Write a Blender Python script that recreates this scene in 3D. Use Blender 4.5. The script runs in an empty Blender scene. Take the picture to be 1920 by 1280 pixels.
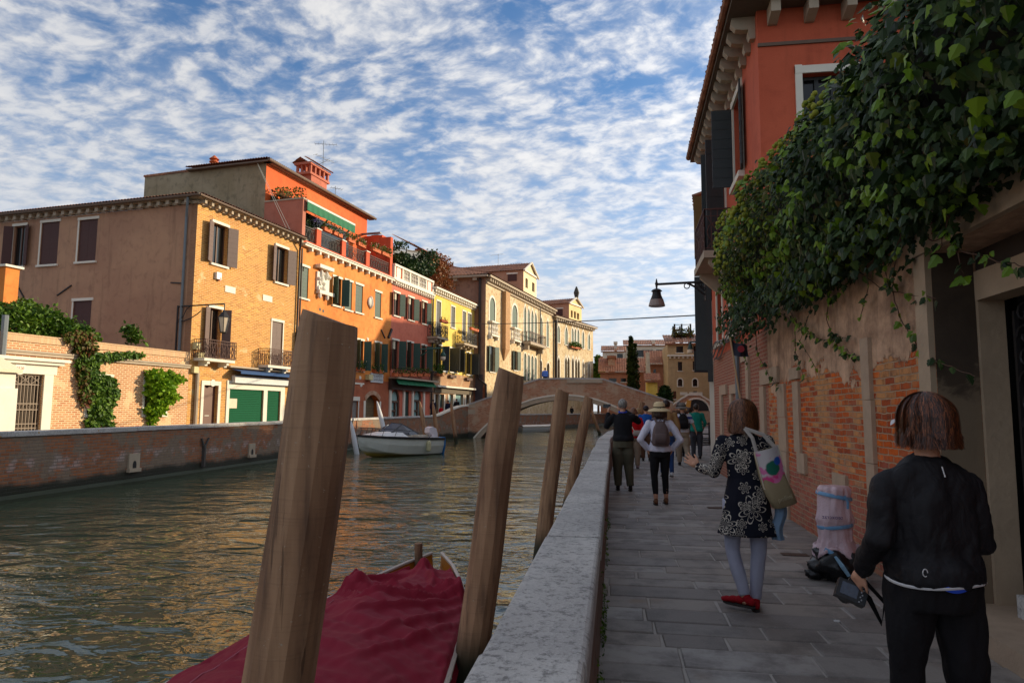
import bpy, math, random
from mathutils import Vector, Matrix, noise
random.seed(11)
sc = bpy.context.scene
COL = sc.collection
V = Vector
rad = math.radians
# ---------------------------------------------------------------- camera
ZC = 1.58
FPX = 1280.0
YAW, PITCH, ROLL = rad(8.4804), rad(5.7459), rad(0.36)
RC = Matrix.Rotation(YAW, 3, 'Z') @ Matrix.Rotation(math.pi/2+PITCH, 3, 'X') @ Matrix.Rotation(ROLL, 3, 'Z')
CAMP = V((0, 0, ZC))
cd = bpy.data.cameras.new('camera')
cam = bpy.data.objects.new('camera', cd); COL.objects.link(cam)
cam.matrix_world = Matrix.Translation(CAMP) @ RC.to_4x4()
cd.lens = 24; cd.sensor_width = 36; cd.clip_end = 4000; cd.clip_start = 0.05
sc.camera = cam
def ray(px, py):
    return RC @ V(((px-960)/FPX, -(py-640)/FPX, -1.0))
def onz(px, py, z=0.0):
    d = ray(px, py); t = (z-ZC)/d.z
    return CAMP + d*t
def ony(px, py, y):
    d = ray(px, py); return CAMP + d*(y/d.y)
def onx(px, py, x):
    d = ray(px, py); return CAMP + d*(x/d.x)
def proj(p):
    c = RC.transposed() @ (V(p)-CAMP)
    return 960+FPX*c.x/-c.z, 640-FPX*c.y/-c.z
# ---------------------------------------------------------------- nodes
def srgb(r, g, b):
    f = lambda v: (v/255/12.92) if v/255 <= 0.04045 else ((v/255+0.055)/1.055)**2.4
    return (f(r), f(g), f(b), 1.0)
def N(nt, typ, ins=None, **props):
    n = nt.nodes.new('ShaderNode'+typ)
    for k, v in props.items(): setattr(n, k, v)
    if ins:
        for k, v in ins.items():
            s = n.inputs[k]
            if isinstance(v, bpy.types.NodeSocket): nt.links.new(v, s)
            elif isinstance(v, bpy.types.Node): nt.links.new(v.outputs[0], s)
            else:
                if getattr(s, 'type', '') == 'RGBA' and len(v) == 3: v = tuple(v)+(1,)
                s.default_value = v
    return n
def MA(nt, op, a, b=None, c=None, clamp=False):
    ins = {0: a}
    if b is not None: ins[1] = b
    if c is not None: ins[2] = c
    n = N(nt, 'Math', ins, operation=op, use_clamp=clamp)
    return n.outputs[0]
def MIX(nt, f, a, b, mode='MIX'):
    return N(nt, 'Mix', {0: f, 6: a, 7: b}, data_type='RGBA', blend_type=mode).outputs[2]
def NOI(nt, vec, scale, detail=4, rough=.55, dist=0, out=0):
    return N(nt, 'TexNoise', {'Vector': vec, 'Scale': scale, 'Detail': detail, 'Roughness': rough, 'Distortion': dist}).outputs[out]
def RAMP(nt, f, *stops):
    n = N(nt, 'ValToRGB', {0: f}); e = n.color_ramp.elements
    while len(e) < len(stops): e.new(0.5)
    for i, (p, c) in enumerate(stops):
        e[i].position = p
        e[i].color = c if isinstance(c, tuple) else (c, c, c, 1)
    return n.outputs[0]
def SM(nt, x, a, b):
    return N(nt, 'MapRange', {0: x, 1: a, 2: b, 3: 0.0, 4: 1.0}, interpolation_type='SMOOTHSTEP').outputs[0]
def VM(nt, vec, s):
    return N(nt, 'VectorMath', {0: vec, 1: s}, operation='MULTIPLY').outputs[0]
def VA(nt, vec, s):
    return N(nt, 'VectorMath', {0: vec, 1: s}, operation='ADD').outputs[0]
MATS = {}
def newmat(name, fn):
    if name in MATS: return MATS[name]
    m = bpy.data.materials.new(name); m.use_nodes = True
    nt = m.node_tree; nt.nodes.clear()
    out = nt.nodes.new('ShaderNodeOutputMaterial')
    b = nt.nodes.new('ShaderNodeBsdfPrincipled')
    nt.links.new(b.outputs[0], out.inputs[0])
    fn(nt, b)
    MATS[name] = m
    return m
def setb(nt, b, col=None, rough=None, bump=None, bstr=.3, bdist=.02, **kw):
    def s(key, v):
        if isinstance(v, bpy.types.NodeSocket): nt.links.new(v, b.inputs[key])
        else: b.inputs[key].default_value = v
    if col is not None: s('Base Color', col)
    if rough is not None: s('Roughness', rough)
    for k, v in kw.items(): s(k.replace('_', ' '), v)
    if bump is not None:
        bn = N(nt, 'Bump', {'Height': bump, 'Strength': bstr, 'Distance': bdist})
        nt.links.new(bn.outputs[0], b.inputs['Normal'])
def TC(nt, w='UV'): return N(nt, 'TexCoord').outputs[w]
def m_plain(name, col, rough=.6, var=.18, scale=6, bump=.15, metallic=0, space='Object', spec=.5):
    def f(nt, b):
        tc = TC(nt, space)
        n = NOI(nt, tc, scale, 5, .6)
        c = MIX(nt, n, tuple(x*(1-var) for x in col[:3])+(1,), tuple(min(1, x*(1+var)) for x in col[:3])+(1,))
        setb(nt, b, c, rough, NOI(nt, tc, scale*8, 4), bump, .01, Metallic=metallic)
        b.inputs['Specular IOR Level'].default_value = spec
    return newmat(name, f)
def m_plaster(name, col, col2=None, col3=None, stain=.35, rough=.88, fade=.5):
    """painted render: broad weathering, rain streaks, fine grain"""
    col2 = col2 or tuple(x*.78 for x in col[:3])+(1,)
    col3 = col3 or tuple(min(1, x*1.18+.01) for x in col[:3])+(1,)
    def f(nt, b):
        uv = TC(nt)
        n1 = NOI(nt, uv, .35, 6, .6); n2 = NOI(nt, uv, 2.2, 6, .65, .4)
        st = NOI(nt, VM(nt, uv, (2.6, .22, 1)), 1.0, 5, .65)
        c = MIX(nt, SM(nt, n1, .35, .65), col, col3)
        c = MIX(nt, MA(nt, 'MULTIPLY', SM(nt, n2, .48, .7), fade), c, col2)
        c = MIX(nt, MA(nt, 'MULTIPLY', SM(nt, st, .5, .75), stain), c, tuple(x*.45 for x in col[:3])+(1,))
        g = NOI(nt, uv, 40, 3, .7)
        c = MIX(nt, .12, c, N(nt, 'CombineColor', {0: g, 1: g, 2: g}).outputs[0], 'OVERLAY')
        setb(nt, b, c, rough, MA(nt, 'ADD', MA(nt, 'MULTIPLY', n2, .6), MA(nt, 'MULTIPLY', g, .35)), .35, .02)
    return newmat(name, f)
def m_brick(name, c1, c2, c3, mortar, bw=.25, rh=.075, ms=.009, patch=None, patch_lo=.55, dark=.3, wob=.012, bump=.5, tidal=None, salt=None, c3f=.5):
    """hand made bricks: wobbling courses, per brick colour, patches of a second kind of colour"""
    def f(nt, b):
        uv = TC(nt)
        w = NOI(nt, uv, 3.0, 3, .6, 0, 1)
        uvw = VA(nt, uv, VM(nt, VA(nt, w, (-.5, -.5, -.5)), (wob*2, wob*2, 0)))
        w2 = NOI(nt, uv, 14.0, 2, .6, 0, 1)
        uvw = VA(nt, uvw, VM(nt, VA(nt, w2, (-.5, -.5, -.5)), (wob*.9, wob*.7, 0)))
        br = N(nt, 'TexBrick', {'Vector': uvw, 'Color1': (0, 0, 0, 1), 'Color2': (1, 1, 1, 1), 'Mortar': (.5, .5, .5, 1), 'Scale': 1.0,
               'Mortar Size': ms, 'Mortar Smooth': .35, 'Bias': 0, 'Brick Width': bw, 'Row Height': rh}, offset=.5)
        bid = br.outputs[0]
        big = NOI(nt, uv, .5, 5, .6); mid = NOI(nt, uv, 5, 5, .65)
        c = MIX(nt, bid, c1, c2)
        pick = SM(nt, MA(nt, 'ADD', MA(nt, 'MULTIPLY', bid, .5), MA(nt, 'MULTIPLY', big, .8)), .62, .72)
        c = MIX(nt, MA(nt, 'MULTIPLY', pick, c3f), c, c3)
        if patch:
            pn = NOI(nt, VA(nt, uv, (7.3, 2.1, 0)), .8, 5, .62)
            c = MIX(nt, SM(nt, pn, patch_lo, patch_lo+.05), c, patch)
        c = MIX(nt, MA(nt, 'MULTIPLY', SM(nt, mid, .45, .75), dark), c, tuple(x*.4 for x in c1[:3])+(1,))
        c = MIX(nt, br.outputs[1], c, mortar)
        # smears of mortar over the brick
        sme = SM(nt, NOI(nt, uv, 9, 6, .7), .60, .72)
        c = MIX(nt, MA(nt, 'MULTIPLY', sme, .45), c, mortar)
        h = MA(nt, 'SUBTRACT', MA(nt, 'MULTIPLY', NOI(nt, uv, 30, 4, .7), .4), br.outputs[1])
        rough = .9
        if salt or tidal:
            z = N(nt, 'SeparateXYZ', {0: uv}).outputs[1]
            zz = MA(nt, 'ADD', z, MA(nt, 'MULTIPLY', MA(nt, 'SUBTRACT', NOI(nt, uv, 1.2, 5, .65), .5), .45))
            if salt:
                up = MA(nt, 'MULTIPLY', SM(nt, zz, salt[0], salt[0]+.12), MA(nt, 'SUBTRACT', 1.0, SM(nt, zz, salt[1], salt[1]+.25)))
                up = MA(nt, 'MULTIPLY', up, SM(nt, NOI(nt, uv, 1.7, 4), .48, .6))
                c = MIX(nt, MA(nt, 'MULTIPLY', up, MA(nt, 'MULTIPLY', MA(nt, 'SUBTRACT', 1.0, br.outputs[1]), .6)), c, salt[2])
            if tidal:
                t = MA(nt, 'SUBTRACT', 1.0, SM(nt, zz, tidal[0], tidal[1]))
                c = MIX(nt, t, c, tidal[2])
                rough = MA(nt, 'SUBTRACT', .9, MA(nt, 'MULTIPLY', t, .4))
        setb(nt, b, c, rough, h, bump, .02)
    return newmat(name, f)
# ---------------------------------------------------------------- mesh collector
class MB:
    def __init__(s): s.v = []; s.f = []
    def quad(s, a, b, c, d):
        i = len(s.v); s.v += [V(a), V(b), V(c), V(d)]; s.f.append((i, i+1, i+2, i+3))
    def poly(s, pts):
        i = len(s.v); s.v += [V(p) for p in pts]; s.f.append(tuple(range(i, i+len(pts))))
    def hexa(s, p):      # p: 8 points, bottom ring 0-3, top ring 4-7
        i = len(s.v); s.v += [V(q) for q in p]
        for f in ((3, 2, 1, 0), (4, 5, 6, 7), (0, 1, 5, 4), (1, 2, 6, 5), (2, 3, 7, 6), (3, 0, 4, 7)):
            s.f.append(tuple(i+k for k in f))
    def box(s, x0, x1, y0, y1, z0, z1):
        s.hexa([(x0, y0, z0), (x1, y0, z0), (x1, y1, z0), (x0, y1, z0), (x0, y0, z1), (x1, y0, z1), (x1, y1, z1), (x0, y1, z1)])
    def obox(s, c, ax, ay, az, hx, hy, hz):
        c = V(c); ax, ay, az = V(ax)*hx, V(ay)*hy, V(az)*hz
        s.hexa([c+ax*i+ay*j+az*k for k in (-1, 1) for (i, j) in ((-1, -1), (1, -1), (1, 1), (-1, 1))])
    def bar(s, a, b, w, h=None, up=(0, 0, 1)):
        a, b = V(a), V(b); h = h or w
        d = (b-a); L = d.length
        if L < 1e-6: return
        d /= L; u = V(up)
        if abs(d.dot(u)) > .98: u = V((1, 0, 0))
        sx = d.cross(u).normalized(); uz = sx.cross(d)
        s.obox((a+b)/2, d, sx, uz, L/2, w/2, h/2)
    def ring(s, c, ax, ay, rx, ry, n, pw=1.0, ph=0):
        i = len(s.v)
        for k in range(n):
            t = 2*math.pi*k/n+ph; cc, ss = math.cos(t), math.sin(t)
            if pw != 1:
                cc = math.copysign(abs(cc)**pw, cc); ss = math.copysign(abs(ss)**pw, ss)
            s.v.append(V(c)+ax*(rx*cc)+ay*(ry*ss))
        return i
    def bridge(s, i, j, n):
        for k in range(n):
            s.f.append((i+k, i+(k+1) % n, j+(k+1) % n, j+k))
    def cap(s, i, n, rev=False):
        f = tuple(range(i, i+n)); s.f.append(f[::-1] if rev else f)
    def tube(s, pts, r, n=8, caps=True, ry=None, side=None):
        pts = [V(p) for p in pts]; m = len(pts)
        rs = r if isinstance(r, (list, tuple)) else [r]*m
        prev = None; u = V(side) if side else None
        for k, p in enumerate(pts):
            d = (pts[min(k+1, m-1)]-pts[max(k-1, 0)])
            if d.length < 1e-9: d = V((0, 0, 1))
            d.normalize()
            if u is None:
                u = V((0, 0, 1)) if abs(d.z) < .9 else V((1, 0, 0))
            a = u-d*u.dot(d)
            if a.length < 1e-5:
                a = V((1, 0, 0)) if abs(d.x) < .9 else V((0, 1, 0)); a -= d*a.dot(d)
            a.normalize(); u = a
            bb = d.cross(a)
            rr = rs[k]
            if isinstance(rr, (list, tuple)): i = s.ring(p, a, bb, rr[0], rr[1], n)
            else: i = s.ring(p, a, bb, rr, rr, n)
            if prev is not None: s.bridge(prev, i, n)
            elif caps: s.cap(i, n, True)
            prev = i
        if caps: s.cap(prev, n)
    def lathe(s, c, prof, n=12, axis=(0, 0, 1)):
        z = V(axis).normalized(); a = V((1, 0, 0)) if abs(z.x) < .9 else V((0, 1, 0))
        a = (a-z*a.dot(z)).normalized(); b = z.cross(a); prev = None
        for (r, h) in prof:
            i = s.ring(V(c)+z*h, a, b, r, r, n)
            if prev is not None: s.bridge(prev, i, n)
            else: s.cap(i, n, True)
            prev = i
        s.cap(prev, n)
    def prism(s, pts, ex):   # polygon extruded by vector
        ex = V(ex); n = len(pts); i = len(s.v)
        s.v += [V(p) for p in pts]+[V(p)+ex for p in pts]
        s.f.append(tuple(range(i, i+n))); s.f.append(tuple(range(i+2*n-1, i+n-1, -1)))
        for k in range(n): s.f.append((i+k, i+n+k, i+n+(k+1) % n, i+(k+1) % n))
    def grid(s, fn, nu, nv):
        i = len(s.v)
        for a in range(nu+1):
            for b in range(nv+1): s.v.append(V(fn(a/nu, b/nv)))
        w = nv+1
        for a in range(nu):
            for b in range(nv): s.f.append((i+a*w+b, i+(a+1)*w+b, i+(a+1)*w+b+1, i+a*w+b+1))
    def ball(s, c, rx, ry=None, rz=None, n=12, m=8):
        ry = ry or rx; rz = rz or rx; prev = None; X, Y = V((1, 0, 0)), V((0, 1, 0))
        for k in range(m+1):
            t = math.pi*k/m; q = max(math.sin(t), .02)
            i = s.ring(V(c)+V((0, 0, -rz*math.cos(t))), X, Y, rx*q, ry*q, n)
            if prev is not None: s.bridge(prev, i, n)
            else: s.cap(i, n, True)
            prev = i
        s.cap(prev, n)
ORG = {}
def mk(name, mb, mat, parent=None, smooth=False, org=None, uv=True):
    if org is None:
        org = ORG[parent.name] if parent is not None else V((0, 0, 0))
    me = bpy.data.meshes.new(name)
    vs = [v-org for v in mb.v]
    me.from_pydata(vs, [], mb.f)
    if uv:
        l = me.uv_layers.new(name='UVMap').data
        for p in me.polygons:
            n = p.normal
            if abs(n.z) > .75:
                for li in p.loop_indices:
                    q = me.vertices[me.loops[li].vertex_index].co+org
                    l[li].uv = (q.x, q.y)
            else:
                t = V((-n.y, n.x, 0)).normalized()
                for li in p.loop_indices:
                    q = me.vertices[me.loops[li].vertex_index].co+org
                    l[li].uv = (q.dot(t), q.z)
    if smooth:
        me.polygons.foreach_set('use_smooth', [True]*len(me.polygons))
    for mt in (mat if isinstance(mat, (list, tuple)) else [mat]):
        me.materials.append(mt)
    me.update()
    o = bpy.data.objects.new(name, me); COL.objects.link(o)
    ORG[o.name] = org
    if parent is not None: o.parent = parent
    else: o.location = org
    return o
def tag(o, label=None, cat=None, group=None, kind=None):
    if label: o['label'] = label
    if cat: o['category'] = cat
    if group: o['group'] = group
    if kind: o['kind'] = kind
    return o
def root(name, label, cat, org=(0, 0, 0), group=None):
    e = bpy.data.objects.new(name, None); COL.objects.link(e)
    e.empty_display_size = .3
    e.location = V(org); ORG[e.name] = V(org)
    return tag(e, label, cat, group)
def copytree(o, loc=None, rotz=None, parent=None, label=None):
    c = o.copy(); COL.objects.link(c)
    if parent is not None: c.parent = parent
    if loc is not None: c.location = loc
    if rotz is not None: c.rotation_euler[2] = rotz
    if label: c['label'] = label
    for ch in list(o.children): copytree(ch, parent=c)
    return c
def smooth_by_angle(o, a=35):
    me = o.data
    me.polygons.foreach_set('use_smooth', [True]*len(me.polygons))
    try: me.set_sharp_from_angle(angle=rad(a))
    except Exception: pass
def textmesh(name, body, size, mat, M, parent=None, extrude=.002, org=None, label=None):
    cu = bpy.data.curves.new(name, 'FONT'); cu.body = body; cu.size = size; cu.extrude = extrude
    cu.align_x = 'CENTER'; cu.align_y = 'CENTER'
    t = bpy.data.objects.new(name, cu); COL.objects.link(t)
    bpy.context.view_layer.update()
    dg = bpy.context.evaluated_depsgraph_get()
    me = bpy.data.meshes.new_from_object(t.evaluated_get(dg))
    bpy.data.objects.remove(t); 
    og = org if org is not None else (ORG[parent.name] if parent is not None else V((0, 0, 0)))
    me.transform(Matrix.Translation(-og) @ M)
    me.materials.clear(); me.materials.append(mat)
    o = bpy.data.objects.new(name, me); COL.objects.link(o); ORG[o.name] = og
    if parent is not None: o.parent = parent
    else: o.location = og
    return o
# ---------------------------------------------------------------- light, sky
SUN_EL, SUN_AZ = rad(16.5), rad(58)           # azimuth clockwise from +Y
w = bpy.data.worlds.new('World'); sc.world = w; w.use_nodes = True
nt = w.node_tree; nt.nodes.clear()
out = nt.nodes.new('ShaderNodeOutputWorld')
sky = N(nt, 'TexSky', sky_type='NISHITA', sun_disc=False, sun_elevation=SUN_EL, sun_rotation=SUN_AZ, air_density=1.0, dust_density=1.2, ozone_density=2.2)
g = TC(nt, 'Generated')
sep = N(nt, 'SeparateXYZ', {0: g})
zc = MA(nt, 'ADD', MA(nt, 'MAXIMUM', sep.outputs[2], 0.0), .16)
cu = N(nt, 'CombineXYZ', {0: MA(nt, 'DIVIDE', sep.outputs[0], zc), 1: MA(nt, 'DIVIDE', sep.outputs[1], zc), 2: 0.0}).outputs[0]
rot = N(nt, 'Mapping', {'Vector': cu, 'Rotation': (0, 0, rad(35)), 'Scale': (1.0, 1.25, 1)}).outputs[0]
wrp = VA(nt, rot, VM(nt, VA(nt, NOI(nt, rot, 1.6, 4, .6, 0, 1), (-.5, -.5, -.5)), (.22, .22, 0)))
n_puff = NOI(nt, wrp, 13.0, 6, .58, .05)
n_mid = NOI(nt, wrp, 3.6, 4, .5)
n_big = NOI(nt, VA(nt, rot, (3.1, 1.7, 0)), .55, 3, .5)
cov = MA(nt, 'ADD', MA(nt, 'MULTIPLY', n_puff, .56), MA(nt, 'ADD', MA(nt, 'MULTIPLY', n_mid, .34), MA(nt, 'MULTIPLY', n_big, .36)))
mask = SM(nt, cov, .49, .69)
lump = SM(nt, n_puff, .38, .68)
sdot = N(nt, 'VectorMath', {0: g, 1: (math.sin(SUN_AZ)*math.cos(SUN_EL), math.cos(SUN_AZ)*math.cos(SUN_EL), math.sin(SUN_EL))}, operation='DOT_PRODUCT').outputs['Value']
glow = MA(nt, 'ADD', .74, MA(nt, 'MULTIPLY', MA(nt, 'POWER', MA(nt, 'MAXIMUM', sdot, 0.0), 2.0), .55))
ccol = MIX(nt, 1.0, MIX(nt, lump, (4.5, 4.75, 5.3, 1), (6.7, 6.6, 6.5, 1)), N(nt, 'CombineColor', {0: glow, 1: glow, 2: glow}).outputs[0], 'MULTIPLY')
skyc = MIX(nt, 1.0, sky.outputs[0], (.56, .80, 1.02, 1), 'MULTIPLY')
veil = MA(nt, 'ADD', MA(nt, 'MULTIPLY', mask, .70), MA(nt, 'MULTIPLY', SM(nt, n_mid, .3, .7), .26))
allc = MIX(nt, veil, skyc, ccol)
hz_ = MA(nt, 'MULTIPLY', MA(nt, 'SUBTRACT', 1.0, SM(nt, sep.outputs[2], .0, .46)), .72)
allc = MIX(nt, hz_, allc, MIX(nt, 1.0, (5.5, 5.75, 6.2, 1), N(nt, 'CombineColor', {0: glow, 1: glow, 2: glow}).outputs[0], 'MULTIPLY'))
bg = N(nt, 'Background', {'Color': allc, 'Strength': .1})
nt.links.new(bg.outputs[0], out.inputs[0])
sl = bpy.data.lights.new('sun', 'SUN'); sl.energy = 3.35; sl.angle = rad(.6); sl.color = (1, .82, .56)
so = bpy.data.objects.new('sun', sl); COL.objects.link(so)
sdir = V((math.sin(SUN_AZ)*math.cos(SUN_EL), math.cos(SUN_AZ)*math.cos(SUN_EL), math.sin(SUN_EL)))
so.rotation_euler = sdir.to_track_quat('Z', 'Y').to_euler()
so.location = (60, 40, 40)
vs = sc.view_settings
sc.display_settings.display_device = 'sRGB'
vs.view_transform = 'Standard'; vs.look = 'None'; vs.exposure = 0.74; vs.gamma = 1; vs.use_curve_mapping = False
# ---------------------------------------------------------------- materials
def f_water(nt, b):
    p = TC(nt, 'Object')
    a = N(nt, 'Mapping', {'Vector': p, 'Rotation': (0, 0, rad(14)), 'Scale': (1.0, 1.55, 1)}).outputs[0]
    wv = NOI(nt, a, 1.0, 2, .45, .8)
    w2 = NOI(nt, VA(nt, a, (9, 3, 0)), 4.2, 2, .45, .9)
    w3 = NOI(nt, a, .33, 2, .5)
    calm = SM(nt, NOI(nt, a, .22, 3, .5), .38, .62)
    h = MA(nt, 'ADD', MA(nt, 'MULTIPLY', wv, .60), MA(nt, 'MULTIPLY', MA(nt, 'MULTIPLY', w2, MA(nt, 'ADD', MA(nt, 'MULTIPLY', calm, .75), .25)), .20))
    h = MA(nt, 'ADD', h, MA(nt, 'MULTIPLY', w3, .8))
    setb(nt, b, (.056, .074, .040, 1), .03, h, 1.0, .165, IOR=1.5)
M_WATER = newmat('water', f_water)
M_LAND = m_plain('bank_paving', srgb(96, 94, 92), .85, .2, 1.5)
M_BED = m_plain('canal_bed', srgb(60, 62, 50), .9)
def f_istria(nt, b):
    p = TC(nt, 'Object')
    n = NOI(nt, p, 1.2, 6, .6); m = NOI(nt, p, 30, 8, .75); k = NOI(nt, p, 110, 3, .7)
    c = MIX(nt, SM(nt, n, .3, .7), srgb(166, 162, 158), srgb(202, 198, 192))
    c = MIX(nt, MA(nt, 'MULTIPLY', SM(nt, m, .47, .64), .72), c, srgb(88, 86, 84))
    c = MIX(nt, MA(nt, 'MULTIPLY', SM(nt, k, .5, .7), .5), c, srgb(208, 206, 204))
    c = MIX(nt, SM(nt, NOI(nt, p, 5.5, 3, .5), .715, .73), c, srgb(178, 130, 50))
    setb(nt, b, c, .85, MA(nt, 'ADD', m, MA(nt, 'MULTIPLY', k, .5)), .6, .012)
M_STONE = newmat('weathered_white_stone', f_istria)
M_STONE_W = m_plain('white_limestone', srgb(226, 219, 202), .7, .12, 2.5)
M_STONE_B = m_plain('beige_limestone', srgb(176, 160, 138), .85, .22, 3, .3)
M_QUAYBR = m_brick('quay_brick', srgb(142, 88, 56), srgb(190, 112, 62), srgb(128, 104, 84), srgb(126, 112, 98), .29, .095, .014, patch=srgb(136, 116, 96), patch_lo=.5, dark=.5,
    tidal=(-.62, -.38, (.018, .020, .010, 1)), salt=(-.25, .02, srgb(190, 172, 168)), bump=.8)
M_BRBR = m_brick('bridge_brick', srgb(156, 96, 64), srgb(196, 128, 88), srgb(176, 142, 114), srgb(190, 166, 142), .26, .085, .013, patch=srgb(186, 154, 126), patch_lo=.5, dark=.4,
    tidal=(-.6, -.25, (.02, .02, .012, 1)))
# ---------------------------------------------------------------- ground, water
mb = MB(); mb.quad((-1500, -600, -3), (1500, -600, -3), (1500, 2500, -3), (-1500, 2500, -3))
tag(mk('ground', mb, M_BED), 'dark bed under the canal reaching to the horizon', 'ground', kind='structure')
mb = MB(); mb.quad((-60, -60, -.95), (60, -60, -.95), (60, 330, -.95), (-60, 330, -.95))
tag(mk('canal_water', mb, M_WATER), 'rippled green canal water reflecting the golden facades', 'water', kind='structure')
WL = [(-16.4, -60), (-16.0, 18), (-15.8, 45), (-15.2, 57), (-13.4, 62), (-13.2, 65.5), (-11.5, 84), (-4, 112), (8, 150), (30, 210), (60, 330)]
RL = [(-.375, -60), (-.375, 18), (-.2, 24), (.8, 36), (2.6, 50), (3.9, 62), (4.4, 65.5), (8, 80), (16, 110), (34, 160), (64, 240)]
def bankpoly(line, far, z=0.0):
    m = MB()
    for (a, b) in zip(line[:-1], line[1:]):
        m.quad((a[0], a[1], z), (b[0], b[1], z), (far, b[1], z), (far, a[1], z))
    return m
mb = bankpoly([(x-.15, y) for x, y in WL], -900); mb.quad((-900, 330, 0), (1200, 330, 0), (1200, 2400, 0), (-900, 2400, 0))
tag(mk('left_bank', mb, M_LAND), 'grey paved quay and land on the far side of the canal', 'pavement', kind='structure')
mb = bankpoly([(x+.15, y) for x, y in RL], 1200, -.03)
tag(mk('right_bank', mb, M_LAND), 'ground under and beyond the stone walkway', 'ground', kind='structure')
# paving slabs of the walkway: real slabs, random lengths, gentle unevenness
def f_slab(nt, b):
    p = TC(nt, 'Object'); gi = N(nt, 'NewGeometry').outputs['Random Per Island']
    n = NOI(nt, p, 2.5, 6, .65); k = NOI(nt, p, 60, 4, .7)
    c = RAMP(nt, gi, (0, srgb(122, 114, 108)), (.35, srgb(142, 137, 132)), (.7, srgb(150, 140, 130)), (1, srgb(166, 162, 158)))
    c = MIX(nt, MA(nt, 'MULTIPLY', SM(nt, n, .42, .66), .8), c, srgb(100, 94, 90))
    c = MIX(nt, MA(nt, 'MULTIPLY', SM(nt, k, .55, .7), .3), c, srgb(178, 174, 170))
    c = MIX(nt, SM(nt, NOI(nt, p, 1.3, 3, .5), .62, .75), c, srgb(134, 114, 94))
    setb(nt, b, c, .62, MA(nt, 'ADD', n, MA(nt, 'MULTIPLY', k, .5)), .45, .01)
M_SLAB = newmat('trachyte_slab', f_slab)
M_JOINT = m_plain('joint_mortar', srgb(168, 162, 156), .9, .25, 8)
def xr_wall(y):      # face line of the buildings on the right
    if y < 18.5: return 2.50+max(0, y-0)*.006
    return 2.61+(y-18.5)*.137
def xl_walk(y):
    for (a, b) in zip(RL[:-1], RL[1:]):
        if a[1] <= y <= b[1]: return a[0]+(b[0]-a[0])*(y-a[1])/(b[1]-a[1])+.27
    return 4
rs = random.Random(5)
mb = MB(); jm = MB(); y = -3.0
while y < 66:
    h = rs.choice([.28, .31, .34, .36, .40, .30]) if y < 30 else .6
    x0 = xl_walk(y+h/2)-.02; x1 = xr_wall(y+h/2)+(.6 if y > 4.2 else 1.6); x = x0-rs.random()*.4
    while x < x1:
        L = rs.uniform(.4, 1.0)
        a, b = max(x, x0), min(x+L, x1)
        if b-a > .06:
            sk = .05*math.sin(y*.9)
            g_ = .008; z = rs.uniform(-.004, .004); bv = .008
            p = [(a+g_, y+g_+sk*a*.3, -.03), (b-g_, y+g_+sk*b*.3, -.03), (b-g_, y+h-g_+sk*b*.3, -.03), (a+g_, y+h-g_+sk*a*.3, -.03)]
            i = len(mb.v)
            j = [rs.uniform(-.006, .006) for _ in range(8)]
            lo = [V((q[0]+j[k], q[1]+j[k+4], -.03)) for k, q in enumerate(p)]
            md = [V((q.x, q.y, z-bv)) for q in lo]
            cx = V(((a+b)/2, y+h/2, 0))
            tp = [V((q.x+math.copysign(bv, cx.x-q.x), q.y+math.copysign(bv, cx.y-q.y), z)) for q in lo]
            mb.v += lo+md+tp
            for r in (0, 4):
                for k in range(4): mb.f.append((i+r+k, i+r+(k+1) % 4, i+r+4+(k+1) % 4, i+r+4+k))
            mb.f.append((i+8, i+9, i+10, i+11))
        x += L
    y += h
tag(mk('walkway', mb, M_SLAB), 'grey stone slab walkway beside the canal', 'pavement', kind='structure')
for (a, b) in zip(RL[:-1], RL[1:]):
    if b[1] <= 66 and b[1] > 0:
        a1 = max(a[1], -4); 
        jm.quad((xl_walk(a1+.01)-.05, a1, -.009), (xr_wall(a1)+2, a1, -.009), (xr_wall(b[1])+2, b[1], -.009), (xl_walk(b[1]-.01)-.05, b[1], -.009))
tag(mk('walkway_joints', jm, M_JOINT), 'pale mortar showing between the walkway slabs', 'pavement', kind='structure')
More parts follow.
